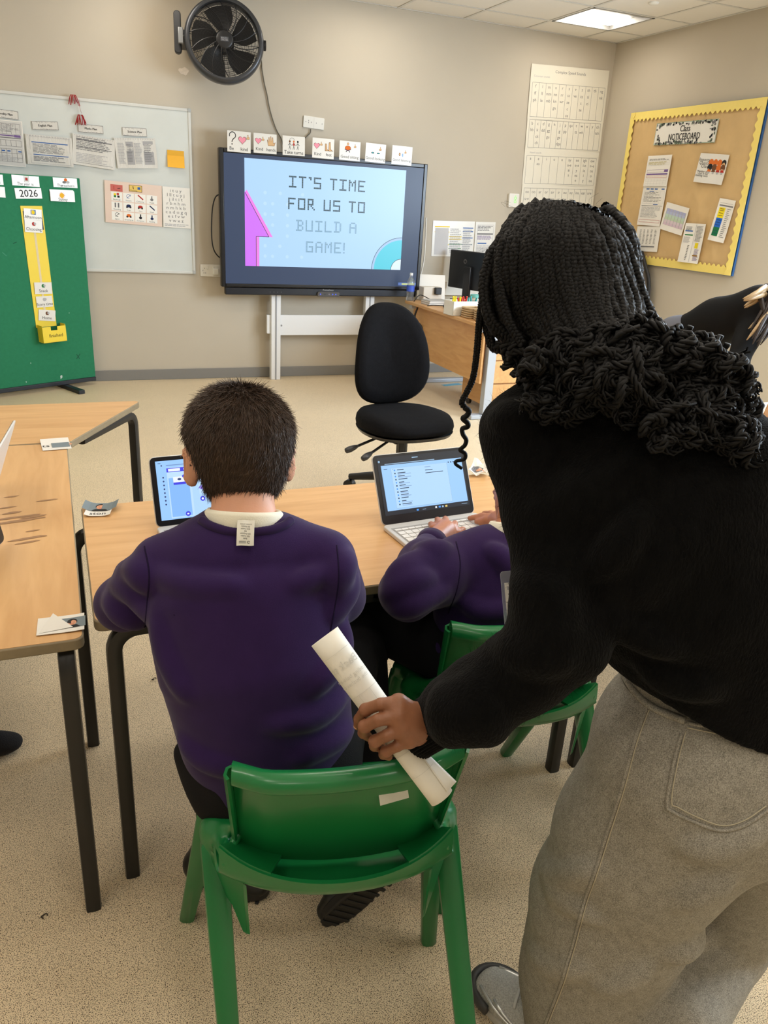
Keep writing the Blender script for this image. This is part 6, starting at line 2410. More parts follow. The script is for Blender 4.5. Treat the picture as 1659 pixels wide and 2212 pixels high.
boy = person('boy with short brown hair in purple sweatshirt, seated with his back to us', b, skin_l)

# sweatshirt
b = Blob(.005)
b.loft(st4, .03)
for S_, E_, H_, up_ in ((shL, elL, haL, -1), (shR, elR, haR, 1)):
    mid = (S_ + E_) / 2 - np.array([0, 0, .008])
    b.chain([(S_, .050), (mid, .051), (E_, .049)], .022)
    b.chain([(E_, .048), ((E_ + H_) / 2 + (0, -.01, .01), .044), (H_ + (0, -.075, .012), .038)], .02)
b.cone(at(470, 1180, 1.355), shL, .056, .048, .03).cone(at(585, 1175, 1.355), shR, .056, .048, .03)
b.ell(neckB + np.array([0, 0, .055]), (.062, .058, .05), .012, None, cut=True)
cA, cB = at(470, 1520, 1.3), at(700, 1600, 1.3)
b.folds([([(765, 1490), (690, 1545), (590, 1570)], .8), ([(745, 1350), (735, 1420), (680, 1490)], 1.1), ([(335, 1330), (360, 1420), (400, 1500)], .7), ([(768, 1570), (720, 1600), (640, 1640)], .7), ([(395, 1600), (440, 1640), (500, 1660)], .6), ([(330, 1240), (420, 1262), (520, 1266)], .6), ([(640, 1260), (700, 1240)], .6),
         ([(250, 1262), (290, 1280), (318, 1330)], 1.3), ([(262, 1225), (300, 1240), (318, 1262)], 1.0), ([(232, 1300), (270, 1330), (306, 1345)], 1.2), ([(762, 1262), (740, 1290), (722, 1330)], 1.2), ([(755, 1210), (735, 1240), (728, 1280)], 1.0)])
b.fold = wrinkle(.0022, np.array([26., 26., 16.]), seed=4)
sweat = b.build('sweatshirt', purple, boy)
tr_ = bvh(sweat)
seam(tr_, [(312, 1180), (322, 1240), (318, 1300), (312, 1362)], .0016, seam_m, 'sleeve_seam', sweat, -.0004)
seam(tr_, [(728, 1178), (732, 1250), (722, 1320), (712, 1375)], .0016, seam_m, 'sleeve_seam', sweat, -.0004)
# rib of the neckline, stand-up polo collar, care label
cN = neckB + np.array([0, 0, .006])


def ring(c, rx, ry, z, a0, a1, n, ax=ACB, fwd=bodyF, tilt=0.0):
    return [np.array(c) + ax * rx * math.cos(a) + fwd * ry * math.sin(a) + np.array([0, 0, z + tilt * math.sin(a)]) for a in np.linspace(a0, a1, n)]


P = bez([np.array(q + (0,), float) for q in ((436, 1124), (455, 1136), (490, 1147), (532, 1150), (580, 1146), (612, 1136), (628, 1124))], 12)
Q = np.array([surf(tr_, q[0], q[1], .0) for q in P])
MB().tube(Q, [.0078 * (1 + .05 * (i % 2)) for i in range(len(Q))], 10).build('neck_rib', purple_rib, sweat, smooth=180, world=True)
G = []
for rx, z in ((.0570, -.004), (.0570, .018), (.0585, .029), (.062, .032), (.0665, .027), (.069, .012), (.071, .0), (.073, -.010)):
    G.append(ring(cN, rx, rx * .94, z + .004, -math.pi * 1.36, math.pi * .36, 49, tilt=-.018))
MB().sheet(np.array(G).transpose(1, 0, 2), .0028, polo_m).build('polo_collar', polo_m, boy, smooth=180, world=True)
# label: unprinted side turned out, its print upside-down as in the photograph
a0_, a1_, q2, q3 = (surf(tr_, *q, .004) for q in ((515.5, 1162), (550.5, 1161), (552, 1184), (518, 1185)))
q0, q1 = q3 + (a0_ - q3) * 2.2, q2 + (a1_ - q2) * 2.2
u_ = _norm(q1 - q0)
n_ = _norm(np.cross(u_, _norm(q0 - q3)))
v_ = np.cross(n_, u_)
lw, lh = np.linalg.norm(q1 - q0), np.linalg.norm(q0 - q3)
lc = (q0 + q1 + q2 + q3) / 4 + n_ * .010
LMx = Matrix(((u_[0], v_[0], n_[0], lc[0]), (u_[1], v_[1], n_[1], lc[1]), (u_[2], v_[2], n_[2], lc[2]), (0, 0, 0, 1)))
lb = paper('care_label', None, None, LMx, lw, lh, mat('satin_label', (214, 212, 200), .35), bend=lambda u, v: .004 * math.sin(2.6 * v) + .001 * math.sin(6 * u), parent=sweat)
p = Print(lw, lh, .0009, lambda u, v: .004 * math.sin(2.6 * v) + .001 * math.sin(6 * u))
for i, s in enumerate(('Exclusive of trims', '5% Elastane', '95% Cotton', 'Rib', '30% Polyester', '70% Cotton', 'Body')):
    p.t(s, .5, .82 - .095 * i, lh * (.085 if i else .075), 'k', rot=math.pi, sx=.8)
p.arc(.7, .12, lh * .045, 20, 330, lh * .018, 'k', 6)
for i in range(3):
    p.r(.14, .08 + .035 * i, .55, .095 + .035 * i, 'g')
p.build(lb)
# trousers, shoes
b = Blob(.006)
b.loft([(pel + np.array([0, 0, .03]), .155, .105, ACB), (pel - np.array([0, 0, .03]), .16, .11, ACB)], .03)
for H_, K_, N_ in ((hipL, knL, anL), (hipR, knR, anR)):
    b.chain([(H_, .082), (K_, .066), (N_ + (0, 0, .03), .05)], .03)
b.cone(at(400, 1625, 1.42), at(455, 1725, 1.42), .02, .024, .04)
b.fold = wrinkle(.002, np.array([30., 30., 30.]), seed=8)
b.build('trousers', trouser_m, boy)
shoe(boy, at(836, 1893, 1.70), at(728, 1985, 1.725), (.25, .85, .45), .19, .044, rubber_m, sole_m)
shoe(boy, (.17, 1.43, .004), (.285, 1.35, .004), (0, 0, 1), .2, .04, rubber_m, sole_m)
# hair: a close cap under thousands of short hairs
b = Blob(.004)
up_h = np.array(A_[2])
hc = hC - up_h * .012
b.ell(hc, (.095, .110, .088), .02, A_)
b.ell(hc - up_h * .045 - np.array(A_[1]) * .030, (.074, .072, .085), .03, A_)
b.ell(P_(0, .95, -.55), (.12, .07, .085), .02, A_, cut=True)
for q in (-1, 1):
    b.ell(P_(q * 1.16, .15, -.62), (.044, .060, .066), .012, A_, cut=True)
b.plane_cut(hC - up_h * .128, -up_h + np.array(A_[1]) * .12)
cap = b.build('hair', hair_b, boy)
crown = np.array(P_(.4, .75, 1.25))
Pt, Nr = sample_mesh(cap, 36000, 3, lambda P: ((P - hC) @ up_h > -.122) & ~(((P - hC) @ up_h < -.05) & ((P - hC) @ np.array(A_[1]) > .02)))
rel = Pt - hC
flow = Pt - crown
flow = flow - Nr * (flow * Nr).sum(1)[:, None]
flow /= np.linalg.norm(flow, axis=1)[:, None] + 1e-9
side_c = np.cross(Nr, flow)
rs = np.random.RandomState(6)
topness = np.clip(((Pt - hC) @ up_h) / .095, -1, 1)
d = flow + side_c * (.35 * np.sin(18 * rel[:, 0] + 11 * rel[:, 2]))[:, None] + Nr * (.10 + .16 * np.clip(topness - .55, 0, 1) * 2)[:, None] + rs.normal(size=Pt.shape) * .13
strands('hair_strands', None, Pt - Nr * .002, d, .022 + .010 * np.clip(topness, 0, 1), .0009, hair_b, cap, 3, .12, 2)['kind'] = 'stuff'
# glasses: the arm over the left ear
g = MB()
e0 = P_(-1.10, -.22, -.40)
g.tube(bez([P_(-1.03, .95, -.18), P_(-1.09, .3, -.17), P_(-1.10, -.12, -.20), e0], 6), .0032, 6)
g.tube(bez([P_(1.03, .95, -.18), P_(1.09, .3, -.17), P_(1.10, -.12, -.20), P_(1.10, -.22, -.40)], 6), .0032, 6)
for q in (-1, 1):
    g.tube([P_(q * .45 + .36 * math.cos(a), 1.32 - .1 * abs(math.cos(a)), -.22 + .27 * math.sin(a)) for a in np.linspace(0, 2 * math.pi, 21)], .003, 6, cap=False)
    g.tube([P_(q * .8, 1.24, -.18), P_(q * 1.03, .95, -.18)], .0028, 6)
g.tube([P_(-.1, 1.34, -.2), P_(.1, 1.34, -.2)], .0026, 6)
g.build('glasses', mat('dark_glasses', (60, 22, 24), .3), boy, smooth=180, world=True)

# ------------------------------------------------------------------ the second child at the white laptop
hC2 = at(1149, 1070, 1.85)
AC2 = _norm(np.array([.95, -.30, 0.0]))
pel2 = np.array([.89, 1.345, .535])
nk2, nkT = at(1118, 1168, 1.80), at(1140, 1110, 1.83)
s2L, s2R = at(1000, 1212, 1.765), at(1222, 1225, 1.80)
e2L, e2R = at(880, 1277, 1.665), at(1240, 1300, 1.76)
w2L, w2R = onZ(935, 1168, .755), onZ(1103, 1138, .76)
h2L, h2R = onZ(962, 1147, .742), onZ(1075, 1122, .745)
st2 = [(pel2, .15, .11, AC2), (np.array([.889, 1.358, .61]), .150, .11, AC2), (np.array([.889, 1.368, .68]), .152, .105, AC2), (at(1100, 1235, 1.785), .145, .095, AC2), (at(1112, 1195, 1.79), .085, .07, AC2)]
b = Blob(.0045)
P2, A2 = head(b, hC2, (-.05, .1, 1), (-.22, .95, -.38), .079)
ear(b, P2, A2, .079, -1)
ear(b, P2, A2, .079, 1)
b.chain([(nkT, .05), (nk2, .054)], .03)
b.loft([(c, w * .86, d * .8, a) for c, w, d, a in st2], .03)
k2L, k2R = at(800, 1335, 1.93), at(985, 1330, 2.1)
h2l, h2r = pel2 - AC2 * .075, pel2 + AC2 * .075
a2L, a2R = np.array([.62, 1.66, .09]), np.array([.98, 1.72, .09])
for S_, E_, W_ in ((s2L, e2L, w2L), (s2R, e2R, w2R)):
    b.chain([(S_, .042), (E_, .036), (W_, .025)], .02)
for H_, K_, N_ in ((h2l, k2L, a2L), (h2r, k2R, a2R)):
    b.chain([(H_, .066), (K_, .046), (N_, .034)], .03)
    b.cone(N_, N_ + (0, .11, -.04), .03, .026, .02)
# left hand: knuckles up, fingers curled on the keys
tz = TZ + .022
kn = [onZ(*q, tz + .020) for q in ((938, 1141), (951, 1133), (965, 1131), (979, 1137))]
tp = [onZ(*q, tz) for q in ((931, 1132), (945, 1122), (962, 1120), (983, 1130))]
b.chain([(w2L, .025), (h2L + (0, 0, .002), .027)], .012)
for i in range(4):
    base = h2L * .55 + kn[i] * .45
    b.chain([(base, .015), (kn[i], .0105), (tp[i], .0085)], .005)
thb = onZ(988, 1150, tz + .008)
b.chain([(h2L + (.01, 0, -.004), .014), (thb, .010), (onZ(1000, 1143, tz), .008)], .006)
# right hand: index finger stretched left over the keys, thumb below
b.chain([(w2R, .025), (h2R, .024)], .012)
for tip, mid in (((1015, 1119.5), (1042, 1115)), ((1030, 1127), (1050, 1123)), ((1040, 1131), (1058, 1126)), ((1046, 1109), (1060, 1110))):
    b.chain([(h2R, .014), (onZ(*mid, tz + .014), .0095), (onZ(*tip, tz), .0078)], .005)
b.chain([(h2R + (-.0, -.02, 0), .015), (onZ(1064, 1139, tz + .008), .011), (onZ(1043, 1145, tz + .002), .0088)], .006)
kid = person('child in purple sweatshirt typing on the white laptop, face hidden by the woman', b, skin_c)
b = Blob(.005)
b.loft(st2, .03)
b.chain([(s2L, .062), ((s2L + e2L) / 2, .066), (e2L, .060)], .022).chain([(e2L, .058), ((e2L + w2L) / 2 + (0, 0, .004), .050), (w2L + (w2L - e2L) * -.12, .036)], .02)
b.chain([(s2R, .060), (e2R, .058), (w2R + (w2R - e2R) * -.10, .034)], .022)
b.cone(at(1060, 1190, 1.79), s2L, .055, .058, .03)
b.ell(nk2 + np.array([0, 0, .06]), (.062, .058, .052), .012, None, cut=True)
b.folds([([(836, 1258), (880, 1232), (940, 1205)], 1.3), ([(846, 1236), (890, 1212), (950, 1192)], 1.1), ([(832, 1290), (880, 1262), (930, 1248)], 1.4), ([(850, 1320), (900, 1305), (960, 1280)], .9), ([(925, 1345), (945, 1380), (960, 1420)], 1.2), ([(905, 1180), (930, 1190), (962, 1180)], 1.0), ([(1000, 1300), (1050, 1320), (1110, 1318)], .8), ([(1060, 1185), (1085, 1205), (1110, 1240)], 1.0)], .009)
b.fold = wrinkle(.0026, np.array([30., 30., 20.]), seed=9)
sw2 = b.build('sweatshirt', purple, kid)
t2_ = bvh(sw2)
seam(t2_, [(985, 1170), (994, 1215), (988, 1270), (968, 1325)], .0018, seam_m, 'sleeve_seam', sw2, -.0004)
MB().sheet(np.array([[np.array(w2L) + (w2L - e2L) * t + q for q in [x * .036 * math.cos(a) + y * .036 * math.sin(a) for a in np.linspace(0, 2 * math.pi, 25)]] for t in (-.2, -.08, -.02)
                     for x, y in [(_norm(np.cross(w2L - e2L, (0, 0, 1))), _norm(np.cross(np.cross(w2L - e2L, (0, 0, 1)), w2L - e2L)))]]), .004, purple_rib).build('cuff', purple_rib, sw2, smooth=180, world=True)
G = []
for rx, z in ((.056, .004), (.056, .03), (.060, .042), (.066, .04), (.072, .02), (.076, .0)):
    G.append(ring(nk2, rx, rx * .94, z + .004, -math.pi * 1.36, math.pi * .36, 41, ax=AC2, tilt=-.02))
MB().sheet(np.array(G).transpose(1, 0, 2), .0028, polo_m).build('polo_collar', polo_m, kid, smooth=180, world=True)
b = Blob(.006)
b.loft([(pel2 + np.array([0, 0, .03]), .155, .115, AC2), (pel2 - np.array([0, 0, .03]), .16, .12, AC2)], .03)
for H_, K_, N_ in ((h2l, k2L, a2L), (h2r, k2R, a2R)):
    b.chain([(H_, .085), (K_, .074), (N_ + (0, 0, .03), .05)], .03)
b.fold = wrinkle(.002, np.array([30., 30., 30.]), seed=8)
b.build('trousers', trouser_m, kid)
for N_ in (a2L, a2R):
    shoe(kid, N_ + (0, -.05, -.088), N_ + (0, .14, -.085), (0, 0, 1), .2, .04, rubber_m, sole_m)
b = Blob(.004)
b.ell(hC2 + np.array(A2[2]) * .006, (.088, .104, .092), .02, A2)
b.ell(P2(0, .95, -.55), (.12, .07, .085), .02, A2, cut=True)
for q in (-1, 1):
    b.ell(P2(q * 1.12, .25, -.62), (.034, .055, .05), .012, A2, cut=True)
b.plane_cut(hC2 - np.array(A2[2]) * .085, -np.array(A2[2]))
b.build('hair', hair_k, kid)

# a third child at the right edge, only a purple shoulder in the picture
k3_ = Vector(at(1684, 1085, 1.74) - shL)
k3_.z = 0
k4 = copy_tree(chair3, Matrix.Translation(k3_) @ WM[chair3.name], 'green moulded chair of the child at the right edge, hidden behind the woman')
k3 = copy_tree(boy, Matrix.Translation(k3_), 'child in purple sweatshirt at the right edge, only the shoulder showing')
# a black-socked foot of a child outside the left edge
b = Blob(.004)
q = onZ(18, 1600, .035)
b.chain([(q + (-.20, .03, .06), .042), (q + (-.12, .02, .028), .036), (q + (-.03, .0, -.002), .034)], .02).ell(q + np.array([-.005, 0, -.006]), (.042, .036, .026), .02)
b.chain([(q + (-.20, .03, .06), .042), (q + (-.27, .12, .42), .055), (q + (-.60, .15, .46), .07)], .03)
ft = person('black-socked foot of a child under the left table', b, mat('black_sock', (20, 20, 24), .95, bump=.3, bscale=300))

# ------------------------------------------------------------------ the bending person far right
F1 = 4.0
b = Blob(.008)
hp, sh_, sh2 = at(1462, 735, 4.3), at(1640, 668, 4.0), at(1712, 690, 3.9)
AC4 = _norm(np.array([.35, .2, .9]))
hd4 = at(1722, 650, 3.75)
P4, A4 = head(b, hd4, (.5, -.35, .5), (.5, -.3, -.75), .078)
b.cone(at(1690, 655, 3.88), hd4, .055, .05, .03)
b.chain([(hp, .10), ((hp + sh_) / 2, .095), (sh_, .085), (sh2, .08)], .04)
e4 = at(1590, 790, 3.86)
w4 = at(1560, 862, 3.78)
b.chain([(sh_, .045), (e4, .038), (w4, .026)], .02)
b.ell(w4 + np.array([-.02, -.04, -.02]), (.03, .05, .016), .015)
for dx_ in (-.03, -.012, .006, .022):
    b.cone(w4 + np.array([-.02 + dx_, -.07, -.02]), w4 + np.array([-.03 + dx_, -.14, -.035]), .009, .007, .005)
b.cone(w4 + np.array([.02, -.03, -.02]), w4 + np.array([.05, -.08, -.03]), .01, .008, .005)
b.chain([(sh2, .045), (at(1760, 800, 3.7), .038), (at(1740, 880, 3.6), .026)], .02)
for dx_ in (-.09, .09):
    f0 = np.array([hp[0] - .02 + dx_, hp[1] + .05, .08])
    b.chain([(hp + np.array([dx_, 0, -.05]), .085), ((hp + f0) / 2 + (0, -.04, 0), .06), (f0, .045)], .03)
    b.cone(f0, f0 + np.array([.05, -.13, -.05]), .04, .03, .02)
far = person('person in black top bending over the far right table, streaked hair hanging down', b, skin_l)
b = Blob(.008)
b.chain([(hp + (sh_ - hp) * .22, .118), ((hp + sh_) / 2 + (0, 0, .01), .122), (sh_, .112), (sh2, .10)], .04)
b.chain([(sh_, .075), (e4, .056), (w4 + (e4 - w4) * .1, .042)], .03)
b.chain([(sh2, .07), (at(1760, 800, 3.7), .056), (at(1740, 880, 3.6) + np.array([0, 0, .02]), .042)], .03)
b.fold = wrinkle(.005, np.array([18., 18., 18.]), seed=5)
b.build('black_top', mat('black_jersey', (16, 16, 17), .85, spec=.2), far)
b = Blob(.008)
b.chain([(hp + (sh_ - hp) * .24, .108), (hp, .125), (hp - np.array([0, 0, .08]), .13)], .04)
for dx_ in (-.09, .09):
    f0 = np.array([hp[0] - .02 + dx_, hp[1] + .05, .12])
    b.chain([(hp + np.array([dx_, 0, -.05]), .105), ((hp + f0) / 2 + (0, -.04, 0), .085), (f0, .07)], .03)
b.build('grey_trousers', mat('blue_grey_cloth', (96, 98, 108), .9), far)
hc4 = Blob(.006).ell(hd4, (.09, .11, .1), .02, A4)
capf = hc4.build('hair', mat('brown_hair', (46, 36, 32), .45, noise=.2), far)
for k in range(46):
    x0, y0 = R.uniform(1640, 1740), R.uniform(612, 650)
    x1, y1 = (R.uniform(1612, 1690), R.uniform(700, 748))
    if k % 5 == 0:
        x0, y0, x1, y1 = R.uniform(1640, 1660), R.uniform(618, 640), R.uniform(1600, 1625), R.uniform(636, 668)
    dd = R.uniform(3.62, 3.85)
    pts = bez([at(x0, y0, 3.72), at((x0 * .55 + x1 * .45) + R.uniform(-6, 6), (y0 + y1) / 2, dd), at(x1, y1, dd)], 5)
    m_ = mat('blond_streak', (176, 150, 112), .45) if (k % 5 == 0 or k % 7 == 1) else mat('brown_hair')
    MB().tube(pts, [.012, .013, .013, .012, .011, .010, .009, .008, .007, .005, .002], 6).build('lock', m_, capf, smooth=180, world=True)
# ------------------------------------------------------------------ the woman
hW = at(1196, 605, 1.13)
upW = _norm(np.array([.05, .30, 1.0]))
fwW = _norm(np.array([.05, .80, -.60]))
ACW = _norm(RT + .22 * DN)
ACH = _norm(RT + .10 * DN)
SL, SR = at(1152, 975, 1.06), at(1585, 1130, 1.03)
EL, WL = at(1228, 1380, 1.03), at(925, 1566, 1.135)
ER, WR = at(1745, 1350, 1.05), at(1745, 1540, 1.20)
nB, nT = at(1305, 880, 1.075), at(1225, 740, 1.11)
hip = at(1580, 1560, 1.20)
tor = [(at(1600, 1520, 1.17), .185, .135, ACH), (at(1575, 1380, 1.12), .175, .128, ACH), (at(1530, 1250, 1.075), .175, .125, ACH), (at(1450, 1120, 1.055), .185, .12, ACW), (at(1365, 1018, 1.055), .172, .105, ACW), (at(1325, 940, 1.065), .115, .085, ACW)]
hL, kL = at(1475, 1660, 1.19), at(1318, 1960, 1.37)
aL = np.array([.772, .80, .09])
hR, kR = at(1690, 1690, 1.22), at(1575, 1960, 1.47)
aR = onZ(1400, 2290, .08)
b = Blob(.005)
Pw, Aw = head(b, hW, upW, fwW, .077)
ear(b, Pw, Aw, .077, -1)
ear(b, Pw, Aw, .077, 1)
b.chain([(nT, .05), (nB, .056)], .03)
b.loft([(c, w * .7, d * .66, a) for c, w, d, a in tor], .03)
b.cone(hip - ACH * .07, hip + ACH * .07, .08, .08, .05)
b.chain([(SL, .042), (EL, .036), (WL, .027)], .02)
b.chain([(SR, .042), (ER, .036), (WR, .027)], .02)
for H_, K_, N_ in ((hL, kL, aL), (hR, kR, aR)):
    b.chain([(H_, .082), (K_, .058), (N_, .036)], .03)
    b.cone(N_, N_ + np.array([-.015, .04, -.05]), .024, .02, .02)
b.ell(WR + np.array([0, .04, -.03]), (.03, .05, .018), .02)
for dx_ in (-.03, -.011, .008, .026):
    b.cone(WR + np.array([dx_, .07, -.04]), WR + np.array([dx_, .13, -.06]), .0088, .007, .005)
b.cone(WR + np.array([-.03, .03, -.03]), WR + np.array([-.05, .08, -.05]), .01, .008, .005)
# left hand, its own finer voxels decide the look: built as a sub-blob and merged into the same surface below
FG = {  # picture points of knuckle, middle joint, end joint, tip with depths; radii
    'index': [((861, 1519), 1.098), ((822, 1521), 1.088), ((790, 1533), 1.104), ((776, 1553), 1.130), ((773, 1568), 1.150)],
    'middle': [((858, 1547), 1.090), ((818, 1555), 1.080), ((788, 1569), 1.098), ((785, 1583), 1.124), ((796, 1592), 1.146)],
    'ring': [((866, 1574), 1.092), ((836, 1588), 1.084), ((810, 1601), 1.100), ((809, 1611), 1.122), ((822, 1616), 1.142)],
    'little': [((882, 1597), 1.100), ((858, 1612), 1.094), ((834, 1623), 1.106), ((828, 1630), 1.124), ((840, 1635), 1.142)]}
RAD = {'index': (.0112, .0086, .0088, .0080, .0066), 'middle': (.0114, .0088, .0090, .0082, .0068), 'ring': (.0112, .0086, .0086, .0078, .0064), 'little': (.0102, .0078, .0076, .0068, .0056)}
h = Blob(.0018)
wr0 = at(935, 1564, 1.140)
wr1 = at(905, 1563, 1.118)
nrm = _norm(C0 - wr1)
h.cone(at(985, 1562, 1.135), wr1, .027, .027, .02, flat=nrm, s=.72)
for n_, pts in FG.items():
    q = [at(x, y, d_) for (x, y), d_ in pts]
    r_ = RAD[n_]
    h.cone(wr1, q[0], .022, r_[0] + .003, .012)
    h.chain([(q[i], r_[i]) for i in range(5)], .0022)
    h.ell(q[2] - FW * .0015, (r_[2] * 1.06,) * 3, .003)
    h.ell(q[0] - FW * .003, (r_[0] * .95,) * 3, .006)
for a_, c_ in (('index', 'middle'), ('middle', 'ring'), ('ring', 'little')):
    qa, qc = at(*FG[a_][0][0], FG[a_][0][1] + .004), at(*FG[c_][0][0], FG[c_][0][1] + .004)
    h.cone((qa + qc) / 2, wr1, .012, .02, .01)
    h.cone((qa + qc) / 2, (qa + qc) / 2 * .88 + .12 * (at(*FG[a_][1][0], FG[a_][1][1]) + at(*FG[c_][1][0], FG[c_][1][1])) / 2, .008, .006, .006)
# thumb passes under the roll
th = [at(893, 1588, 1.140), at(880, 1618, 1.165), at(856, 1618, 1.196), at(835, 1606, 1.206)]
h.chain(list(zip(th, (.016, .0125, .011, .008))), .006)
hand_ops = h.ops
b.ops += [o for o in hand_ops]
# the body's grid is too coarse for fingers, so the hand is evaluated finely and welded in at the wrist
hand_lo = np.min([o[1] for o in hand_ops], axis=0) - .01
b.ops = b.ops[:-len(hand_ops)]
woman = b.build('person', skin_b, None, smooth=1)
WM[woman.name] = Matrix.Identity(4)
tag(woman, 'woman with long black braids in black sweater and grey jeans, leaning over the chair', 'person')
hm = h.mesh('left_hand', skin_b)
bm_ = None
import bmesh
bm = bmesh.new()
bm.from_mesh(woman.data)
bm.from_mesh(hm)
bm.to_mesh(woman.data)
bm.free()
woman.data.polygons.foreach_set('use_smooth', [True] * len(woman.data.polygons))
bpy.data.meshes.remove(hm)
# nails of the fingers that show
for n_ in ('index',):
    q = [at(x, y, d_) for (x, y), d_ in FG[n_]]
    t_ = _norm(q[4] - q[3])
    o_ = _norm(at(760, 1562, 1.13) - q[4])
    MM = Matrix.Translation(Vector(q[4] + o_ * .0052 - t_ * .001)) @ (Vector(o_).to_track_quat('Z', 'Y').to_matrix().to_4x4())
    MB().ell((0, 0, 0), (.0048, .0062, .0016), nail_m, 12).build('finger_nail', nail_m, woman, smooth=180, M=MM)

# sweater
b = Blob(.006)
b.loft(tor, .03)
# the hem hangs lower at the back: cut slanting
b.plane_cut(at(1500, 1556, 1.06), _norm(DN * .95 - RT * .42 + FW * .35))
mid = (SL + EL) / 2
sp = at(1116, 928, 1.07)
b.chain([(sp, .044), (at(1152, 1005, 1.06), .051), (at(1176, 1105, 1.045), .053), (at(1203, 1230, 1.035), .053), (EL, .053)], .022)
b.chain([(at(1200, 855, 1.09), .05), (sp, .043)], .03)
ea = EL + (WL - EL)
b.chain([(EL, .055), (EL + (WL - EL) * .3 + DN * .006, .057), (EL + (WL - EL) * .62 + DN * .006, .055), (EL + (WL - EL) * .82, .046), (EL + (WL - EL) * .9, .038)], .02)
b.chain([(SR, .058), (ER, .06), (WR + (ER - WR) * .1, .045)], .03)
b.cone(at(1260, 940, 1.07), SL, .075, .05, .03)
b.cone(at(1390, 985, 1.06), SR, .075, .058, .04)
b.cone(nB + (nT - nB) * -.1, nB + (nT - nB) * .12, .075, .07, .03)
# folds: sagging sleeve, crook of the elbow, side of the body
b.folds([([(1120, 1270), (1160, 1285), (1210, 1290)], 1.3), ([(1118, 1308), (1160, 1322), (1220, 1330)], 1.5), ([(1112, 1348), (1160, 1366), (1230, 1376)], 1.5), ([(1085, 1385), (1140, 1412), (1220, 1420)], 1.2), ([(985, 1500), (1000, 1545), (1012, 1600)], 1.7), ([(955, 1508), (962, 1550), (968, 1605)], 1.4), ([(1020, 1470), (1050, 1540), (1060, 1590)], 1.2),
         ([(1320, 1330), (1380, 1372), (1450, 1400)], 1.0), ([(1390, 1440), (1450, 1470), (1540, 1490)], 1.0), ([(1290, 1230), (1340, 1180), (1380, 1110)], .9), ([(1080, 900), (1120, 905), (1170, 890)], .9)], .011)
b.fold = wrinkle(.0022, np.array([26., 26., 22.]), seed=12)
swt = b.build('sweater', knit, woman, smooth=1)
tS = bvh(swt)
# ribbed cuff
ax = _norm(WL - EL)
x_ = _norm(np.cross(ax, (0, 0, 1)))
y_ = np.cross(x_, ax)
c0_ = EL + (WL - EL) * .86
G = []
for t, r in ((0, .042), (.012, .038), (.03, .037), (.05, .0365), (.062, .037), (.064, .033)):
    G.append([c0_ + ax * t + (x_ * math.cos(a) + y_ * math.sin(a)) * (r + .0012 * math.cos(40 * a)) for a in np.linspace(0, 2 * math.pi, 161)])
MB().sheet(np.array(G), .004, knit).build('cuff', knit, swt, smooth=180, world=True)
# short ribbed cap at the left shoulder edge
for k in range(7):
    q = at(1042 + 4 * k, 862 + 12 * k + 3 * math.sin(k * 2), 1.05)
# fuzz of the wool along the outline
Pt, Nr = sample_mesh(swt, 5200, 8)
rs = np.random.RandomState(3)
strands('wool_fuzz', None, Pt, Nr * .7 + rs.normal(size=Pt.shape) * .7, .007, .00022, knit, swt, 2, .5, 4)['kind'] = 'stuff'

# jeans
b = Blob(.006)
b.loft([(at(1592, 1425, 1.150), .160, .11, ACH), (at(1592, 1500, 1.185), .168, .122, ACH), (at(1570, 1590, 1.20), .195, .15, ACH), (at(1560, 1680, 1.225), .195, .15, ACH)], .04)
b.chain([(hL, .135), (at(1395, 1800, 1.27), .135), (kL, .128), (at(1285, 2060, 1.43), .118), (np.array([.795, .79, .16]), .100), (np.array([.80, .79, .075]), .098)], .05)
b.chain([(hR, .12), (at(1625, 1850, 1.40), .105), (at(1545, 2010, 1.52), .098), (aR + np.array([0.01, 0, .12]), .090), (aR + np.array([0.01, 0, .0]), .092)], .014)
b.plane_cut((0, 0, .022), (0, 0, -1))
b.folds([([(1175, 1885), (1215, 1895), (1290, 1880)], 1.0), ([(1190, 1930), (1230, 1945), (1290, 1985)], 1.0), ([(1150, 2060), (1200, 2090), (1260, 2090)], 1.1), ([(1470, 1960), (1520, 1925), (1570, 1900)], 1.2), ([(1440, 2060), (1480, 2050), (1530, 2010)], 1.0), ([(1480, 1830), (1560, 1830), (1640, 1790)], 1.0), ([(1290, 2140), (1350, 2120), (1400, 2090)], .9)], .010)
b.fold = wrinkle(.0028, np.array([17., 17., 13.]), seed=21)
jean = b.build('jeans', denim, woman)
tJ = bvh(jean)
seam(tJ, [(1403, 1518), (1372, 1600), (1345, 1700), (1312, 1800), (1290, 1870), (1262, 1950), (1235, 2050), (1210, 2130), (1178, 2212), (1165, 2240)], .0028, denim, 'side_seam', jean, .0006)
seam(tJ, [(1408, 1520), (1377, 1602), (1350, 1702), (1318, 1802), (1296, 1870), (1268, 1950), (1241, 2050), (1216, 2130), (1184, 2212)], .0010, stitch_m, 'stitch_line', jean, .0004)
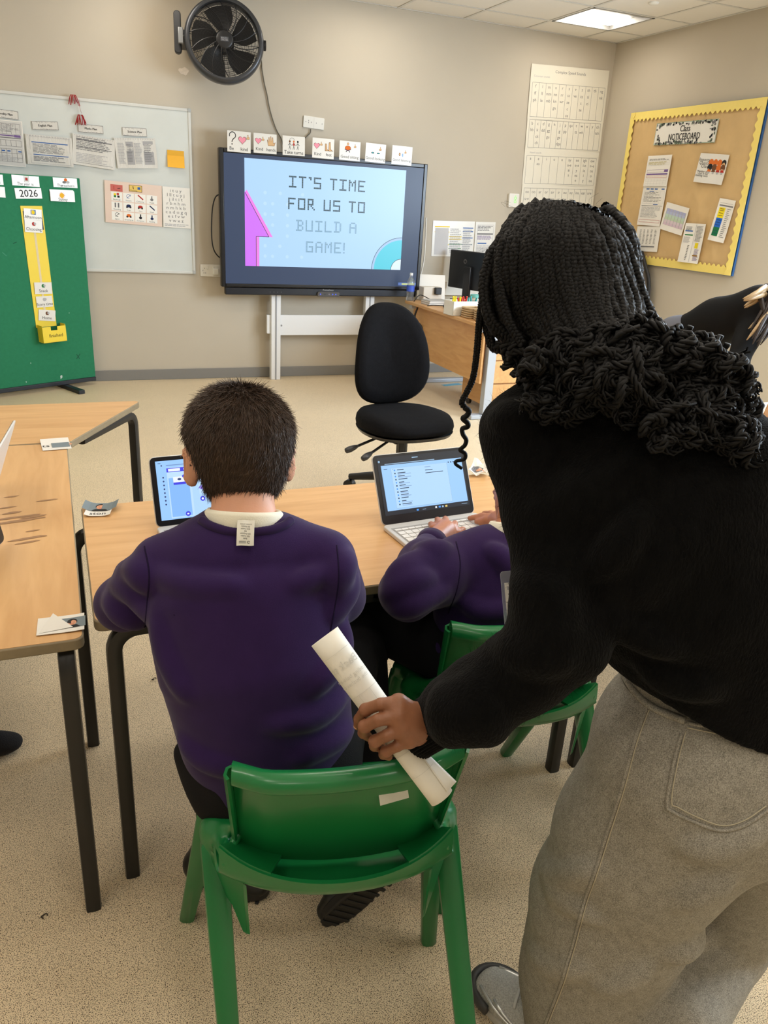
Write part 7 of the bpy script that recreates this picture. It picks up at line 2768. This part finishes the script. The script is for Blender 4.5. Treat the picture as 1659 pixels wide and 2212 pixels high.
# back pocket, its top welt, rivet; waistband peeping out at the side
pk_ = [(1472, 1585), (1455, 1650), (1441, 1735), (1452, 1752), (1500, 1775), (1558, 1794), (1610, 1782), (1659, 1748)]
seam(tJ, pk_, .0026, denim, 'pocket_edge', jean, .001)
seam(tJ, [(x + 10, y - 6) for x, y in pk_[:3]] + [(1466, 1744), (1505, 1764), (1560, 1783), (1608, 1772), (1655, 1740)], .0009, stitch_m, 'stitch_line', jean, .0006)
seam(tJ, [(1486, 1562), (1540, 1572), (1600, 1582), (1659, 1592)], .0030, denim, 'pocket_edge', jean, .001)
seam(tJ, [(1484, 1572), (1540, 1583), (1600, 1592), (1659, 1603)], .0010, stitch_m, 'stitch_line', jean, .0006)
wbp = [np.array(q) for q in (at(1340, 1385, 1.155), at(1345, 1425, 1.14), at(1360, 1462, 1.125), at(1392, 1500, 1.11), at(1420, 1528, 1.10))]
P = bez(wbp, 6)
G = np.array([[q + ACH * .0 + DN * (-.012) + FW * .0, q + DN * .012 - RT * .006] for q in P])
seam(tJ, [(1337, 1400), (1340, 1430), (1356, 1470), (1385, 1508), (1420, 1534), (1480, 1558)], .0060, denim, 'waistband', jean, .001)
seam(tJ, [(1338, 1440), (1352, 1480), (1380, 1510), (1402, 1528)], .0014, fade_m, 'waist_seam', jean, .0006)
# running shoe
sv = mat('silver_mesh_shoe', (186, 186, 182), .6, noise=.25, nscale=330, bump=.6, bscale=330)
heelW, toeW = np.array([.79, .715, 0.0]), np.array([.690, .962, 0.0])
sh1 = shoe(woman, heelW, toeW, (0, 0, 1), .27, .05, sv, mat('pale_sole', (186, 184, 178), .6))
fS = _norm(toeW - heelW)
rS = np.cross(fS, (0, 0, 1))
tSh = bvh(sh1)
for k in range(4):
    c = heelW + fS * (.17 - .022 * k) + np.array([0, 0, .2])
    pts = []
    for s in np.linspace(-1, 1, 9):
        hh = tSh.ray_cast(Vector(c + rS * .032 * s + fS * .012 * s), Vector((0, 0, -1)))
        if hh[0]:
            pts.append(np.array(hh[0]) + (0, 0, .003))
    if len(pts) > 3:
        MB().tube(pts, .0034, 6, flat=.6).build('lace', mat('shoe_lace', (196, 196, 192), .7), sh1, smooth=180, world=True)
for s, y0, y1 in ((-1, .10, .24), (-1, .06, .2), (1, .10, .24)):
    pts = []
    for t in np.linspace(0, 1, 10):
        c = heelW + fS * (y0 + (y1 - y0) * t) + rS * s * (.045 - .03 * t * t)
        hh = tSh.ray_cast(Vector(c + rS * s * .1 + np.array([0, 0, .12])), Vector(_norm(-rS * s * .1 - np.array([0, 0, .09]))))
        if hh[0]:
            pts.append(np.array(hh[0]) + rS * s * .001 + (0, 0, .001))
    if len(pts) > 3:
        MB().tube(pts, .0038, 6, flat=.5).build('overlay', mat('silver_overlay', (214, 214, 212), .25, metal=.6), sh1, smooth=180, world=True)
pts = []
for i in range(15):
    a = math.pi * (i / 14 - .5)
    c = heelW + fS * (.205 + .066 * math.cos(a)) + rS * .052 * math.sin(a)
    pts.append(c + (0, 0, .026))
MB().tube(pts, .009, 8, flat=1.3).build('toe_cap', mat('dark_toe_cap', (60, 60, 60), .5), sh1, smooth=180, world=True)
shoe(woman, aR + np.array([.04, -.06, -.08]), aR + np.array([-.06, .18, -.08]), (0, 0, 1), .27, .05, sv, mat('pale_sole'))

# ------------------------------------------------------------------ braids
b = Blob(.005)
b.ell(hW + upW * .006, (.085, .094, .092), .02, Aw)
b.ell(Pw(0, .95, -.55), (.13, .075, .095), .02, Aw, cut=True)
b.cone(hW - np.array(Aw[1]) * .03, at(1290, 760, 1.05), .085, .055, .05)
b.cone(at(1290, 760, 1.05), at(1330, 850, 1.0), .055, .05, .04)
b.plane_cut(at(1320, 860, 1.0), DN)
hair = b.build('hair', hair_k, woman)
tH = bvh(hair)
tB = BVHTree.FromPolygons([v.co for v in swt.data.vertices], [tuple(p_.vertices) for p_ in swt.data.polygons])


def hair_pt(x, y, lift, near=None):
    d_ = ray(x, y)
    u_ = Vector(d_ / np.linalg.norm(d_))
    best = None
    for t_ in (tH, tB):
        q_ = t_.ray_cast(Vector(C0), u_)
        if q_[0] is not None:
            dd = q_[0].dot(Vector(FW)) - np.dot(C0, FW)
            if best is None or dd < best:
                best = dd
    if best is None:
        best = near if near is not None else 1.12
    return at(x, y, best - lift), best


def braid_mesh(mb, path, r, pitch, taper=.8):
    """three strands plaited along a path"""
    P = np.asarray(path)
    seg = np.linalg.norm(np.diff(P, axis=0), axis=1)
    S_ = np.concatenate([[0], np.cumsum(seg)])
    n = max(8, int(S_[-1] / pitch * 7))
    s = np.linspace(0, S_[-1], n)
    C = np.stack([np.interp(s, S_, P[:, i]) for i in range(3)], 1)
    T = np.gradient(C, axis=0)
    T /= np.linalg.norm(T, axis=1)[:, None] + 1e-12
    V_ = C0 - C
    V_ /= np.linalg.norm(V_, axis=1)[:, None]
    U = np.cross(T, V_)
    U /= np.linalg.norm(U, axis=1)[:, None] + 1e-12
    W_ = np.cross(U, T)
    ph = 2 * math.pi * s / pitch
    for k in range(3):
        a = ph + 2 * math.pi * k / 3
        rr = r * (1 - (1 - taper) * s / S_[-1])
        Q = C + U * (rr * .62 * np.sin(a))[:, None] + W_ * (rr * .42 * np.sin(2 * a))[:, None]
        mb.tube(Q, rr * .60, 5, cap=False)


def curl_mesh(mb, path, R0, r, turns, seed):
    rs = np.random.RandomState(seed)
    P = bez(path, 16)
    n = len(P)
    T = np.gradient(P, axis=0)
    T /= np.linalg.norm(T, axis=1)[:, None] + 1e-12
    V_ = _norm(C0 - P[0])
    U = np.cross(T, V_)
    U /= np.linalg.norm(U, axis=1)[:, None] + 1e-12
    W_ = np.cross(U, T)
    t = np.linspace(0, 1, n)
    a = rs.uniform(0, 6.28) + 2 * math.pi * turns * t * rs.choice([-1, 1]) + .6 * np.sin(5 * t + rs.uniform(0, 6))
    Rr = R0 * np.clip(t * 6, 0, 1) * (.8 + .4 * np.sin(7 * t + rs.uniform(0, 6)))
    Q = P + U * (Rr * np.cos(a))[:, None] + W_ * (Rr * np.sin(a) * .8)[:, None]
    T2 = np.gradient(Q, axis=0)
    T2 /= np.linalg.norm(T2, axis=1)[:, None] + 1e-12
    N2 = np.cross(T2, V_)
    N2 /= np.linalg.norm(N2, axis=1)[:, None] + 1e-12
    B2 = np.cross(T2, N2)
    tw = np.concatenate([[0], np.cumsum(np.linalg.norm(np.diff(Q, axis=0), axis=1))]) / .030 * 2 * math.pi
    for k in range(3):
        mb.tube(Q + (N2 * np.cos(tw + 2.1 * k)[:, None] + B2 * np.sin(tw + 2.1 * k)[:, None]) * r * .55, r * .5 * (1 - .6 * t ** 3), 5, cap=False)


rb = random.Random(4)
TOPL, MIDL, ENDL = (1112, 486), (1052, 622), (1106, 738)
TOPM, MIDM, ENDM = (1195, 440), (1215, 590), (1255, 735)
TOPR, MIDR, ENDR = (1300, 474), (1374, 590), (1410, 700)


def lerp3(a, m, c, s):
    if s < .5:
        f = s * 2
        return a[0] + (m[0] - a[0]) * f, a[1] + (m[1] - a[1]) * f
    f = s * 2 - 1
    return m[0] + (c[0] - m[0]) * f, m[1] + (c[1] - m[1]) * f


NB = 96
for i in range(NB):
    layer = i % 3
    s = ((i // 3) + .5 * (layer == 1) + rb.uniform(-.2, .2)) / (NB // 3)
    s = min(1, max(0, s))
    j = lambda q, k: (q[0] + rb.uniform(-k, k), q[1] + rb.uniform(-k, k))
    T_ = j(lerp3(TOPL, TOPM, TOPR, s), 7)
    M1 = j(lerp3((1066, 548), (1205, 505), (1346, 524), s), 5)
    M2 = j(lerp3(MIDL, MIDM, MIDR, s), 6)
    M3 = j(lerp3((1056, 690), (1232, 668), (1396, 650), s), 8)
    E_ = j(lerp3(ENDL, ENDM, ENDR, s), 16)
    lift = (.004, .011, .018)[layer] + rb.uniform(0, .003)
    pts, near = [], 1.13
    seq = [T_, M1, M2, M3, E_]
    if layer == 0:
        seq = seq[1:]
    for q in seq:
        pt, near = hair_pt(q[0], q[1], lift, near)
        pts.append(pt)
    mb = MB()
    path = bez(pts, 10)
    braid_mesh(mb, path, .0092, .0165)
    # loose curly end lying on the back
    ex = 1140 + 480 * s + rb.uniform(-30, 40)
    lo_ = 905 + 90 * max(0, s - .45) / .55
    hi_ = 770 - 40 * (s > .5) + 190 * max(0, s - .75)
    ey = rb.uniform(hi_, lo_)
    ex = min(ex, 1612)
    q1 = ((E_[0] * .6 + ex * .4) + rb.uniform(-20, 20), E_[1] * .55 + ey * .45 + rb.uniform(-15, 15))
    cp = [pts[-1]]
    for q in (q1, (ex, ey)):
        pt, near = hair_pt(q[0], q[1], .012 + .03 * rb.random(), near)
        cp.append(pt)
    curl_mesh(mb, cp, rb.uniform(.010, .018), rb.uniform(.0052, .0072), rb.uniform(1.6, 3.6), i)
    mb.build('braid', hair_k, hair, smooth=180, world=True)
# braids over the sides of the head that the others do not reach
for sd, n in ((1, 16), (-1, 5)):
    for i in range(n):
        th_ = math.radians(-50 + (75 if sd > 0 else 40) * i / max(1, n - 1))
        dv = np.array(Aw[0]) * sd * math.cos(th_) + np.array(Aw[1]) * math.sin(th_)
        ps = []
        for ph_ in (52, 40, 24, 4, -20, -42):
            a_ = math.radians(ph_)
            q = hW + .13 * (dv * math.cos(a_) + np.array(Aw[2]) * math.sin(a_)) - np.array(Aw[1]) * .05 * max(0, -math.sin(a_))
            h_ = tH.find_nearest(Vector(q))
            ps.append(np.array(h_[0]) + _norm(q - np.array(h_[0])) * (.004 + .003 * (i % 2)))
        ps[-1] = ps[-1] - np.array(Aw[1]) * .02
        mb = MB()
        braid_mesh(mb, bez(ps, 8), .0092, .0165)
        curl_mesh(mb, [ps[-1], ps[-1] - np.array(Aw[1]) * .04 - np.array([0, 0, .03]), ps[-1] - np.array(Aw[1]) * .06 - np.array([0, 0, .08])], .012, .006, 2.2, 500 + i)
        mb.build('braid', hair_k, hair, smooth=180, world=True)
# more curls filling the mass over the shoulders
b_ = MB()
for i in range(330):
    s = rb.random()
    x = 1128 + 482 * s
    top = 712 + 25 * math.sin(9 * s) + 170 * max(0, s - .72) + (30 if s < .1 else 0)
    bot = 860 + 150 * max(0, s - .3) ** .8 + 20 * math.sin(13 * s)
    y = rb.uniform(top, min(bot, 985))
    pts, near = [], .98
    ang = rb.uniform(0.2, 1.5)
    L_ = rb.uniform(28, 60)
    for t in (0, .5, 1):
        pt, near = hair_pt(x + L_ * t * math.cos(ang), y + L_ * t * math.sin(ang), .008 + .034 * rb.random(), near)
        pts.append(pt)
    curl_mesh(b_, pts, rb.uniform(.009, .017), rb.uniform(.0045, .0068), rb.uniform(1.0, 2.2), 1000 + i)
o = b_.build('curly_ends', hair_k, hair, smooth=180, world=True)
o['kind'] = 'stuff'
# the edge curls that stand off the outline at the right
for (x, y), rr in (((1588, 838), 14), ((1592, 820), 11), ((1618, 915), 16), ((1622, 962), 17), ((1604, 978), 14), ((1560, 742), 12), ((1480, 704), 12), ((1545, 724), 12), ((1600, 880), 12), ((1398, 672), 9)):
    c = at(x, y, .97)
    k = rr * .97 / 1680
    ps = [c + RT * k * math.cos(a) * (1 - .05 * a) + DN * k * math.sin(a) * (1 - .05 * a) + FW * .004 * a for a in np.linspace(0, 7.5, 26)]
    mb = MB().tube(ps, np.linspace(.0042, .0022, 26), 6)
    mb.build('braid', hair_k, hair, smooth=180, world=True)
# braids framing the face on the left, a looped one at the right of the crown, and the long one hanging free
for pts, dd in (([(1075, 545), (1052, 600), (1045, 660), (1058, 730), (1068, 752), (1088, 754)], 1.12), ([(1082, 560), (1066, 640), (1078, 700), (1092, 760), (1100, 782), (1118, 786)], 1.11), ([(1090, 520), (1078, 600), (1098, 690), (1130, 745)], 1.05),
                ([(1255, 452), (1288, 462), (1302, 470), (1301, 492), (1290, 505)], 1.10), ([(1100, 500), (1060, 575), (1047, 640), (1070, 720)], 1.1)):
    mb = MB()
    braid_mesh(mb, bez([at(x, y, dd) for x, y in pts], 10), .0078, .0150)
    mb.build('braid', hair_k, hair, smooth=180, world=True)
s0 = at(1043, 640, 1.10)
nv = _norm(np.array([FW[0], FW[1], 0]))
lp = [hit(x, y, s0, nv) for x, y in ((1060, 590), (1044, 640), (1036, 690), (1030, 760), (1022, 815), (1008, 848), (998, 868), (1003, 880))]
mb = MB()
braid_mesh(mb, bez(lp, 10), .0050, .0115, .85)
lp2 = [hit(x, y, s0, nv) for x, y in ((1003, 880), (1013, 888), (1008, 898), (1000, 904), (1010, 914), (1010, 922), (999, 926), (1000, 938), (1007, 950), (1004, 962), (994, 972), (1005, 980), (1003, 992), (986, 996), (985, 1003), (998, 1012))]
mb.tube(bez(lp2, 6), np.linspace(.0045, .0026, 6 * (len(lp2) - 1) + 1), 6)
mb.build('braid', hair_k, hair, smooth=180, world=True)
# flyaway hairs
b_ = MB()
for i in range(14):
    x, y = rb.choice([(rb.uniform(1080, 1330), rb.uniform(432, 470)), (rb.uniform(1035, 1060), rb.uniform(520, 700)), (rb.uniform(1380, 1640), rb.uniform(690, 1000))])
    c = at(x, y, 1.05)
    ps = bez([c, c + RT * rb.uniform(-.008, .008) - DN * rb.uniform(-.003, .008), c + RT * rb.uniform(-.014, .014) - DN * rb.uniform(-.004, .014)], 5)
    b_.tube(ps, .00011, 4)
b_.build('flyaway_hairs', hair_k, hair, world=True)['kind'] = 'stuff'

# ------------------------------------------------------------------ the rolled sheets in her hand
rA, rB = at(702, 1374, 1.165), at(955, 1722, 1.145)
ax = _norm(rB - rA)
x_ = _norm(np.cross(ax, C0 - rA))
y_ = np.cross(x_, ax)
Lr = np.linalg.norm(rB - rA)
rl_m = mat('rolled_paper', (232, 229, 219), .6, spec=.25)


def roll(r0, turns, a0, name, label, taper, ext, lift=0.0):
    G = []
    for t in np.linspace(-ext, 1, 11):
        row = []
        for a in np.linspace(0, turns * 2 * math.pi, int(40 * turns)):
            r = (r0 - .0011 * a / 2) * (1 - taper * t)
            row.append(rA + ax * Lr * t + (x_ * math.cos(a + a0) + y_ * math.sin(a + a0)) * (r + lift * t * max(0, 1 - a)))
        G.append(row)
    o = MB().sheet(np.array(G), .0005, rl_m).build(name, rl_m, None, smooth=180)
    return o


ro = roll(.0262, 1.9, 3.6, 'rolled_sheets', '', .22, 0.0, .0)
tag(ro, 'white paper roll held against the green chair back by the woman', 'paper roll')
# loose flap at the lower end
q0_, q1_ = rA + ax * Lr * .60, rB - ax * .006
G = []
for t in np.linspace(0, 1, 8):
    c = q0_ + (q1_ - q0_) * t
    r = .0262 * (1 - .22 * (.6 + .4 * t))
    G.append([c - x_ * (r * .5 + .020 * t * s) + y_ * (r * .9 - .012 * s) for s in np.linspace(0, 1, 6)])
G = [[q_ for q_ in row] for row in G]
MB().sheet(np.array(G), .0005, rl_m).build('loose_flap', rl_m, ro, smooth=180, world=True)
# faint print showing through from the inner side, mirrored
b_ = MB()
pale = mat('show_through_print', (206, 204, 196), .7)
pale2 = mat('show_through_line', (214, 212, 204), .7)


def wrap(pts, fs, m, off):
    vs = []
    for a, t in pts:
        r = .0262 * (1 - .22 * t) + .0005 + off
        vs.append(rA + ax * Lr * t + (x_ * math.sin(a) + y_ * math.cos(a)) * r)
    b_.add(vs, fs, m)


def wtext(s, a0, t0, size, m):
    v, f = glyphs(s)
    wrap([(a0 - y * size / .025 , t0 + x * size / Lr * 1.0) if False else (a0 + x * size / .025, t0 - y * size / Lr) for x, y in v], f, m, .0003)


wtext('Back to', .15, .17, .017, pale)
wtext('coding below to', .2, .235, .009, pale)
wtext('the bushes on', .2, .27, .009, pale)
for t in (.10, .335, .415, .70, .83):
    w0_, w1_ = -.9, 1.1
    pts = [(w, t) for w in np.linspace(w0_, w1_, 14)] + [(w, t + .0025) for w in np.linspace(w0_, w1_, 14)]
    wrap(pts, [(i, i + 1, i + 15, i + 14) for i in range(13)], pale2, .0003)
for a in (-.35, .45):
    wrap([(a, .335), (a + .03, .335), (a + .03, .47), (a, .47)], [(0, 1, 2, 3)], pale2, .0003)
b_.build('printing', None, ro, world=True)

# ------------------------------------------------------------------ badge on its lanyard, hanging in front of the woman
bc = at(1124, 1290, 1.20)
t = thing('name_badge', 'clear plastic badge holder with a white card, half behind the woman\'s sleeve', 'badge', M=Matrix.Translation(Vector(bc)) @ Matrix(((RT[0], -DN[0], -FW[0], 0), (RT[1], -DN[1], -FW[1], 0), (RT[2], -DN[2], -FW[2], 0), (0, 0, 0, 1))) @ Matrix.Rotation(math.radians(5), 4, 'Z'))
MB().prism(rrect(.056, .084, .005), -.001, .001).build('holder', mat('badge_plastic', (206, 210, 216), .1, alpha=.45, trans=.5), t, bevel=.0006)
cd = MB().box((-.023, -.036, .0011), (.023, .024, .0016)).build('card', paper_m, t)
p = Print(.046, .060, .0018)
p.lines(.1, .3, .9, .75, 5, 'g', .4).r(.08, .82, .6, .9, 'l').r(.1, .1, .4, .2, 'p')
p.b.build('card_print', None, t, M=Matrix.Translation((0, -.006, 0)))
MB().tube([np.array((0, .042, 0)), np.array((.004, .06, -.004)), np.array((.05, .20, -.02)), np.array((.12, .33, .0))], .0035, 6).build('lanyard', mat('lanyard_band', (40, 44, 60), .8), t)
